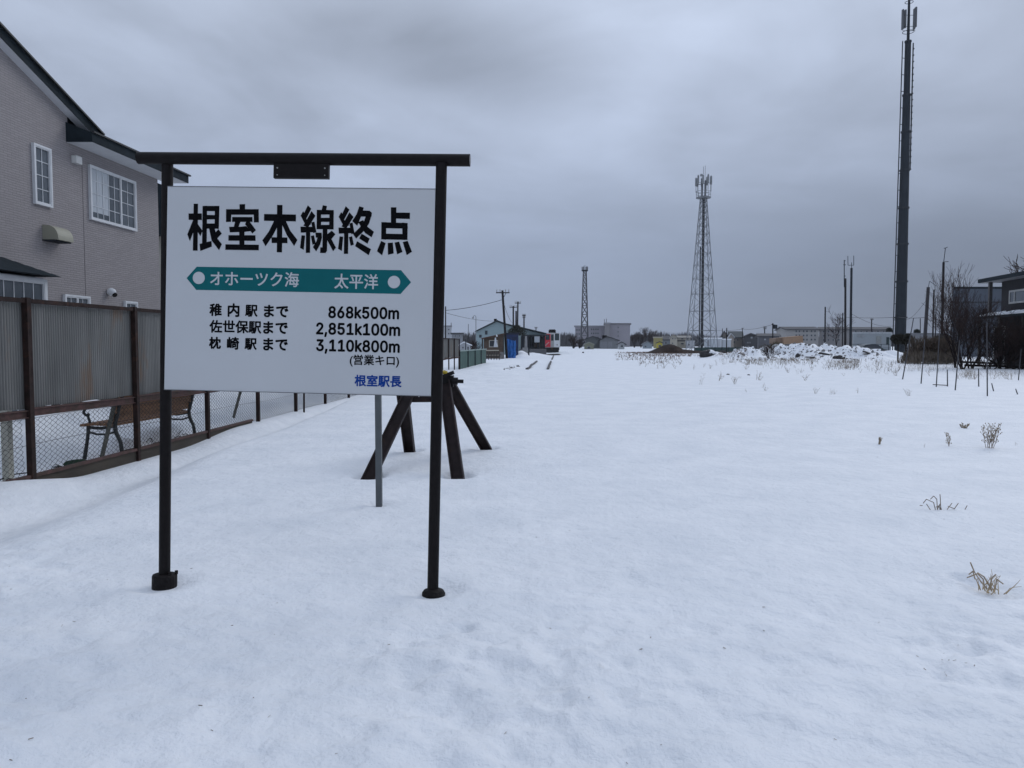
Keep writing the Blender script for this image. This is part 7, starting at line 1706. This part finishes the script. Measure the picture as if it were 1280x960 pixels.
    for b, tp, w_, lb in ST:
        g = onground(*b); tpt = at(tp[0], tp[1], g.y); r = w_ * .8 * g.y / 1920
        mb = MB(); d = (tpt - g).normalized(); mb.tube(g - d * .2, tpt, r, r * .75, 7)
        tag(mb.build("garden_stake", mat("dark_grey_stake", (0.060, .060, .066), .8, .25, 3), None), lb, "stake", "stakes in the snow on the right")
    mb = MB(); a = onground(1166, 483); b = onground(1184, 483.6); mb.tube(a + Vector((0, 0, .04)), b + Vector((0, 0, .04)), .012, n=5)
    tag(mb.build("fallen_stake", M_WOODD, None), "thin stick lying on the snow by the short stub under the leftmost shrub", "stick")
    # half buried car
    Yc = 76; k = Yc / 960
    c = at(1075, 440, Yc); g = gz(c.x, Yc + 2) * 0 - .35
    t = thing("parked_car", "dark car half hidden behind the snow heaps, before the white container", "car", (c.x, Yc + 2, g))
    X0 = at(1058, 440, Yc + 2).x; body = mat("dark_green_car_paint", (0.03, .042, .042), .3, .05, 2, spec=.6)
    prof = [(0, .25), (0, .75), (.25, .88), (1.0, .98), (1.65, 1.42), (2.3, 1.50), (3.0, 1.42), (3.55, 1.0), (4.0, .93), (4.1, .6), (4.1, .25)]
    sc_ = 1.0
    mb = MB(); mb.prism([(X0 + x * .95, Yc + 1.2, g + z) for x, z in prof], (0, 1.6, 0)); bd = mb.build("body", body, t)
    for P4 in ([(1.28, 1.02), (1.72, 1.38), (2.28, 1.44), (2.28, 1.02)], [(2.36, 1.02), (2.36, 1.44), (2.95, 1.36), (3.35, 1.02)]):
        mb = MB(); mb.prism([(X0 + x * .95, Yc + 1.185, g + z) for x, z in P4], (0, .012, 0)); mb.build("window", M_GLASSF, bd)
    for x in (.85, 3.25):
        mb = MB(); mb.tube((X0 + x * .95, Yc + 1.15, g + .32), (X0 + x * .95, Yc + 1.38, g + .32), .32, n=18); wh = mb.build("wheel", M_BLACK, t)
        mb = MB(); mb.tube((X0 + x * .95, Yc + 1.135, g + .32), (X0 + x * .95, Yc + 1.152, g + .32), .19, n=14); mb.build("rim", M_GALV, wh)
    # rocks, planks and spoil at the heaps
    def lump(label, px, py, w_, h_, m, name="rock", cat="rock", snowcap=False):
        g = onground(px, py); s = g.y / 960; rnd = random.Random(int(px * 7)); mb = MB()
        vs0 = len(mb.v); mb.ball(g + Vector((0, .2, h_ * s * .3)), w_ * s * .5, w_ * s * .45, h_ * s * .7, 12, 8, .16)
        if snowcap:
            r = thing(name, label, cat, g); mb.build("rock_body", m, r)
            c2 = MB(); c2.ball(g + Vector((w_ * s * .12, .25, h_ * s * .52)), w_ * s * .42, w_ * s * .4, h_ * s * .52, 12, 8, .08); c2.build("snow_cap", SNOW, r, smooth=True)
        else:
            tag(mb.build(name, m, None), label, cat)
    dk = mat("dark_wet_rock", (0.028, .026, .027), .8, .35, 3, bump=.4, bscale=12)
    lump("dark boulder with snow cap, alone on the field below the big lattice tower", 885, 446, 20, 8, dk, snowcap=True)
    lump("small dark boulder behind the snow rise right of the lone boulder", 905, 440.5, 7, 3.5, dk)
    lump("black rounded lump at the foot of the highest snow heap", 998.5, 446.5, 6.5, 4.5, dk)
    lump("dark block with snowy top at the right end of the snow heaps", 1050, 449, 14, 4.5, dk, snowcap=True)
    lump("small dark clod on the snow left of the heaps' foot", 912, 469, 4.4, 1.4, dk, "clod", "clod")
    lump("small dark clod on the snow right of its neighbour, before the heaps", 938, 469.4, 3.6, 1.3, dk, "clod", "clod")
    lump("tiny dark clod alone on the snow below the railcar's right", 729, 439.3, 2.4, 1.6, dk, "clod", "clod")
    for a, b, w_, lb in (((1024, 441), (1037, 445), 2.2, "dark slab jutting from the snow heap right of the highest one"), ((1007, 446.3), (1018, 448.3), 1.4, "thin dark plank lying at the foot of the highest snow heap"), ((1079, 439), (1087, 443), 1.6, "dark broken board on the snow heap before the car")):
        g = onground(b[0], b[1]); p0 = at(a[0], a[1], g.y + .3); mb = MB(); mb.obox(p0, g + Vector((0, 0, .05)), .35, w_ * g.y / 960)
        tag(mb.build("broken_slab", dk, None), lb, "slab")
    # clods of snow and soil thrown up on the heaps
    rnd = random.Random(31)
    for nm, m, n, lo, hi, lb in (("snow_clods", SNOW, 220, .04, .22, "broken lumps of snow covering the ploughed heaps"), ("soil_clods", mat("grey_brown_soil", (0.20, .19, .185), .95, .4, 4, spec=.1), 1500, .02, .12, "grey brown clods and dirt mixed into the ploughed snow heaps")):
        mb = MB()
        for k in range(n):
            px = rnd.uniform(915, 1105); Y = rnd.uniform(55, 66); c = at(px, 440, Y); z = gz(c.x, Y)
            if z < .25 and rnd.random() < .8: continue
            s_ = lo + (hi - lo) * rnd.random() ** 2.5; mb.ball((c.x, Y, z), s_, s_, s_ * rnd.uniform(.5, .9), 6, 4, .25)
        kind(tag(mb.build(nm, m, None), lb, "clods"), "stuff")
    # twiggy bush on the heap and brown tangle behind it
    g = onground(961, 449); bare_tree("small twiggy bush standing before the snow heaps", g, 1.35, 61, stems=9, depth=3, lean=.45, spread=.5, thin=.007, r=.014, name="twiggy_bush", cat="bush")
    rnd = random.Random(9); mb = MB(); c = at(975, 436, 67)
    for k in range(1500):
        x = c.x + rnd.gauss(0, .9); y = 67 + rnd.gauss(0, .5); z = gz(x, y) - .05; d = Vector((rnd.gauss(0, .35), rnd.gauss(0, .35), 1)).normalized() * rnd.uniform(.15, .5)
        s_ = Vector((rnd.gauss(0, 1), rnd.gauss(0, 1), 0)).normalized() * .014; p = Vector((x, y, z)); mb.add([p - s_, p + s_, p + d], [(0, 1, 2)])
    kind(tag(mb.build("dead_bramble", mat("olive_brown_bramble", (0.075, .062, .038), .95, .4, 3), None), "olive brown dead brambles over the heap beside the tan container", "brambles"), "stuff")


make_right()


# ------------------------------------------------------------------ dry weeds
def stem(mb, p, d, L, r, rnd, bend=.25, n=4, tip=.35):
    q = Vector(p); dd = Vector(d).normalized(); rr = r; out = [q.copy()]
    for k in range(n):
        dd = (dd + Vector((rnd.gauss(0, bend), rnd.gauss(0, bend), rnd.gauss(0, bend * .4) - .02))).normalized(); nq = q + dd * (L / n); r2 = r * (1 - (1 - tip) * (k + 1) / n)
        mb.tube(q, nq, rr, r2, 5, k == n - 1); q = nq; rr = r2; out.append(q.copy())
    return out, dd


def make_weeds():
    rnd = random.Random(42)
    # nearest clump, bent straw, lower right
    g = WCL; t = thing("dry_grass_clump", "largest clump of bent straw coloured stalks, lower right foreground", "plant", g)
    mb = MB()
    for k in range(20):
        f = (k % 10) / 10
        p = g + Vector((rnd.uniform(-.05, .05), rnd.uniform(-.03, .05), -.02)); stem(mb, p, (rnd.gauss(0, .5), rnd.gauss(0, .3), .9), rnd.uniform(.05, .12), .0024, rnd, .35)
    mb.build("stalks", M_STRAW, t)
    mb = MB(); mb2 = at(1217, 707, g.y + .12)
    pts = [g + Vector((-.01, .02, -.01)), at(1226, 727, g.y + .05), at(1218, 715, g.y + .1), at(1213, 703, g.y + .1)]; mb.path(pts, .003, 6)
    mb.path([at(1219, 724, g.y + .12), at(1216, 714, g.y + .12), at(1211, 718, g.y + .14)], .003, 5)
    mb.path([at(1243, 740, g.y), at(1246, 724, g.y - .02), at(1254, 730, g.y - .02)], .003, 5)
    mb.path([at(1231, 738, g.y), at(1229, 724, g.y + .05), at(1222, 717, g.y + .05), at(1209, 722, g.y + .1)], .003, 5)
    mb.path([at(1236, 738, g.y), at(1240, 722, g.y), at(1245, 718, g.y)], .003, 5)
    mb.path([at(1240, 738, g.y), at(1230, 721, g.y + .04), at(1222, 716, g.y + .08)], .0032, 5)
    mb.build("long_stalks", mat("grey_straw", (0.33, .26, .18), .85, .3, 25), t)
    # middle clump: arching brown stalks
    g = onground(1172, 638); t = thing("dry_grass_clump", "arching dark brown stalks in the snow, right, above the largest clump", "plant", g); mb = MB()
    for pts in ([(1170, 638), (1167, 628), (1158, 624), (1154, 629)], [(1172, 638), (1171, 624), (1167, 620), (1163, 624)], [(1176, 638), (1175.5, 624), (1175, 618)], [(1176, 638.5), (1174, 632), (1170, 634)], [(1164, 637), (1158, 630)],
                [(1170, 639), (1175, 630), (1177, 638)], [(1184, 635), (1190, 629)], [(1185, 631), (1193, 636), (1198, 629)], [(1204, 639), (1209, 632)], [(1150, 630), (1153, 632)]):
        P = [at(a, b, g.y + .02 * (i % 2)) for i, (a, b) in enumerate(pts)]; P[0].z -= .01; mb.path(P, .0028, 5)
    mb.build("stalks", M_DRYBROWN, t)
    # tall branching seed head
    def seedhead(px, py, ptop, label, seed, fan, nst, hw):
        r = random.Random(seed); g = onground(px, py); zt = at(px, ptop, g.y).z; H = zt - g.z; t = thing("dry_weed", label, "plant", g); mb = MB(); hd = MB()
        for k in range(nst):
            a = r.uniform(-1, 1); p = g + Vector((r.uniform(-.03, .03), r.uniform(-.03, .03), -.03)); d = Vector((a * fan, r.gauss(0, fan * .5), 1)).normalized()
            out, dd = stem(mb, p, d, H * r.uniform(.72, 1.02), hw, r, .07, 6)
            for q in out[2:]:
                for s in range(3):
                    d2 = (dd + Vector((r.gauss(0, .5), r.gauss(0, .5), r.gauss(.2, .2)))).normalized(); e = q + d2 * H * r.uniform(.10, .22)
                    mb.tube(q, e, hw * .5, hw * .35, 4); hd.ball(e, hw * 1.5, hw * 1.5, hw * 2.2, 5, 4, .2)
        mb.build("stalks", M_DRYBROWN, t); hd.build("seed_heads", mat("tan_seed_heads", (0.30, .24, .17), .9, .3, 30), t)
    seedhead(1237, 560, 528, "tall branching dry weed full of seed heads, right edge of the open field", 3, .30, 9, .0034)
    seedhead(1188.5, 558, 538, "single drooping dry stalk with seed heads left of the tall branching weed", 4, .12, 2, .0034)
    seedhead(1204, 535.5, 526, "low tuft of dry weed behind the drooping stalk", 5, .9, 6, .0036)
    seedhead(1097.5, 556, 544.5, "two short dark stems alone on the snow left of the drooping stalk", 6, .1, 2, .004)
    # sparse weeds over the open field
    proto = []
    for s in range(5):
        r = random.Random(200 + s); mb = MB()
        for k in range(r.randint(2, 6)):
            out, dd = stem(mb, (r.gauss(0, .05), r.gauss(0, .05), -.03), (r.gauss(0, .35), r.gauss(0, .35), 1), r.uniform(.18, .42), .008, r, .15, 4)
            for q in out[2:]:
                if r.random() < .7: mb.tube(q, q + Vector((r.gauss(0, .07), r.gauss(0, .07), r.uniform(.02, .09))), .005, .004, 4)
        o = mb.build("dry_weed", M_DRYBROWN, None); proto.append(o); WL[o.name] = Vector((0, 0, 0))
    spots = [(899, 476, .9), (915, 478, .6), (918, 480.5, .5), (946, 475, .8), (950, 475.5, .6), (953, 484, .4), (926, 473, .3), (985, 466, .6), (998, 468, .5), (1002, 466, .5), (1004, 476, .7), (1006, 475.5, .6),
             (1019, 492, .35), (1037, 494, .35), (1042, 493.5, .3), (1071, 492, .4), (1055, 470, .4), (1059, 462, .6), (874, 481, .6), (902, 474, .5), (868, 462, .8), (878, 459, .7), (888, 461, .6), (897, 457, .8), (933, 462, .7), (1017, 463, .9),
             (805, 459, .8), (800, 457, .8), (820, 461, .9), (829, 460.5, .9), (846, 461, .9), (843, 458, .7), (850, 456, .7), (1086, 462, .8), (1098, 463, .9), (1112, 459, .9), (1164, 470, .8), (1136, 495, .4), (1199, 474, .7), (1217, 474, .8), (1208, 472, .6), (1240, 474, .8), (1258, 474, .7), (1267, 475, .7),
             (957, 489, .35), (933, 491, .3), (879, 470, .4), (1120, 470, .6), (1154, 560, .12), (1270, 557, .1), (1074, 466, .5)]
    for i, (px, py, sc_) in enumerate(spots):
        g = onground(px, py); o = proto[i] if i < 5 else proto[i % 5].copy()
        if i >= 5: COL.objects.link(o)
        o.location = g; o.rotation_euler = (0, 0, rnd.uniform(0, 6.28)); o.scale = (sc_, sc_, sc_)
        tag(o, "small dry brown weed poking through the open snow field", "plant", "small weeds scattered over the snow field")
    # bands of dead grass before the soil mound, the heaps and the shrubs
    def band(name, label, boxes, m, L, w_):
        mb = MB(); r = random.Random(len(boxes) * 13 + int(boxes[0][0]))
        for (px0, px1, py0, py1, n) in boxes:
            for k in range(n):
                px = px0 + (px1 - px0) * r.random(); py = py0 + (py1 - py0) * r.random() ** 1.3
                d = ray(px, py); Y = None
                g = onground(px, py)
                for s in range(r.randint(1, 3)):
                    p = g + Vector((r.gauss(0, .05), r.gauss(0, .1), -.03)); dr = Vector((r.gauss(0, .35), r.gauss(0, .3), 1)).normalized() * r.uniform(.4, 1) * L
                    s_ = Vector((1, r.gauss(0, .4), 0)).normalized() * w_ * g.y / 60; mid = p + dr * .55 + Vector((r.gauss(0, .03), 0, 0)); e = p + dr + Vector((r.gauss(0, .08), 0, -.04))
                    mb.add([p - s_, p + s_, mid + s_ * .8, mid - s_ * .8, e], [(0, 1, 2, 3), (3, 2, 4)])
        kind(tag(mb.build(name, m, None), label, "grass"), "stuff")
    band("dry_grass", "reddish brown dead grass standing in the snow before the soil mound", [(783, 865, 437.6, 446, 520), (770, 850, 439.5, 451, 260), (800, 850, 444, 456, 120), (858, 935, 438.5, 446, 160)], mat("red_brown_grass", (0.165, .115, .085), .95, .35, 3), .38, .012)
    band("dry_grass", "pale grey brown dead grass in front of the snow heaps", [(933, 960, 451, 457, 90), (962, 985, 450, 457, 60), (985, 1000, 449, 456, 70), (1006, 1022, 449, 456, 50), (1036, 1074, 452, 463, 190), (900, 935, 444, 456, 60), (940, 1100, 446, 462, 120), (1090, 1135, 452, 468, 60)], mat("grey_brown_grass", (0.21, .17, .13), .95, .35, 3), .42, .009)
    band("dry_grass", "thin dead grass on the snow below the brown hedge and shrubs", [(1135, 1195, 455, 466, 130), (1195, 1280, 466, 476, 90), (1205, 1216, 464, 475, 60)], mat("grey_brown_grass", (0.21, .17, .13), .95, .35, 3), .40, .006)
    # bits of bark and straw on the foreground snow
    mb = MB(); r = random.Random(17)
    for k in range(75):
        px = r.uniform(0, 1280); py = r.uniform(620, 958) if r.random() < .8 else r.uniform(540, 640)
        if r.random() < .2: px, py = r.gauss(1190, 30), r.gauss(830, 10)
        if py > 958: continue
        g = onground(px, py); d = Vector((r.gauss(0, 1), r.gauss(0, 1), r.gauss(0, .15))).normalized() * r.uniform(.003, .014); mb.tube(g + Vector((0, 0, .002)), g + d + Vector((0, 0, .003)), r.uniform(.0006, .0016), n=4)
    kind(tag(mb.build("plant_debris", M_DRYBROWN, None), "tiny bits of straw and bark scattered on the foreground snow", "debris"), "stuff")


make_weeds()


# ------------------------------------------------------------------ the damp air over the field
def make_haze():
    mb = MB(); mb.box(-1500, -70, -6, 1500, 1200, 70)
    m = bpy.data.materials.new("damp_air"); m.use_nodes = True
    nt = m.node_tree; nt.nodes.remove(nt.nodes["Principled BSDF"])
    v = nt.nodes.new("ShaderNodeVolumePrincipled"); v.inputs["Color"].default_value = (0.86, 0.90, 0.96, 1); v.inputs["Density"].default_value = HAZE
    nt.links.new(v.outputs[0], nt.nodes["Material Output"].inputs["Volume"])
    kind(mb.build("haze", m, None), "stuff")


HAZE = 0.00022
make_haze()
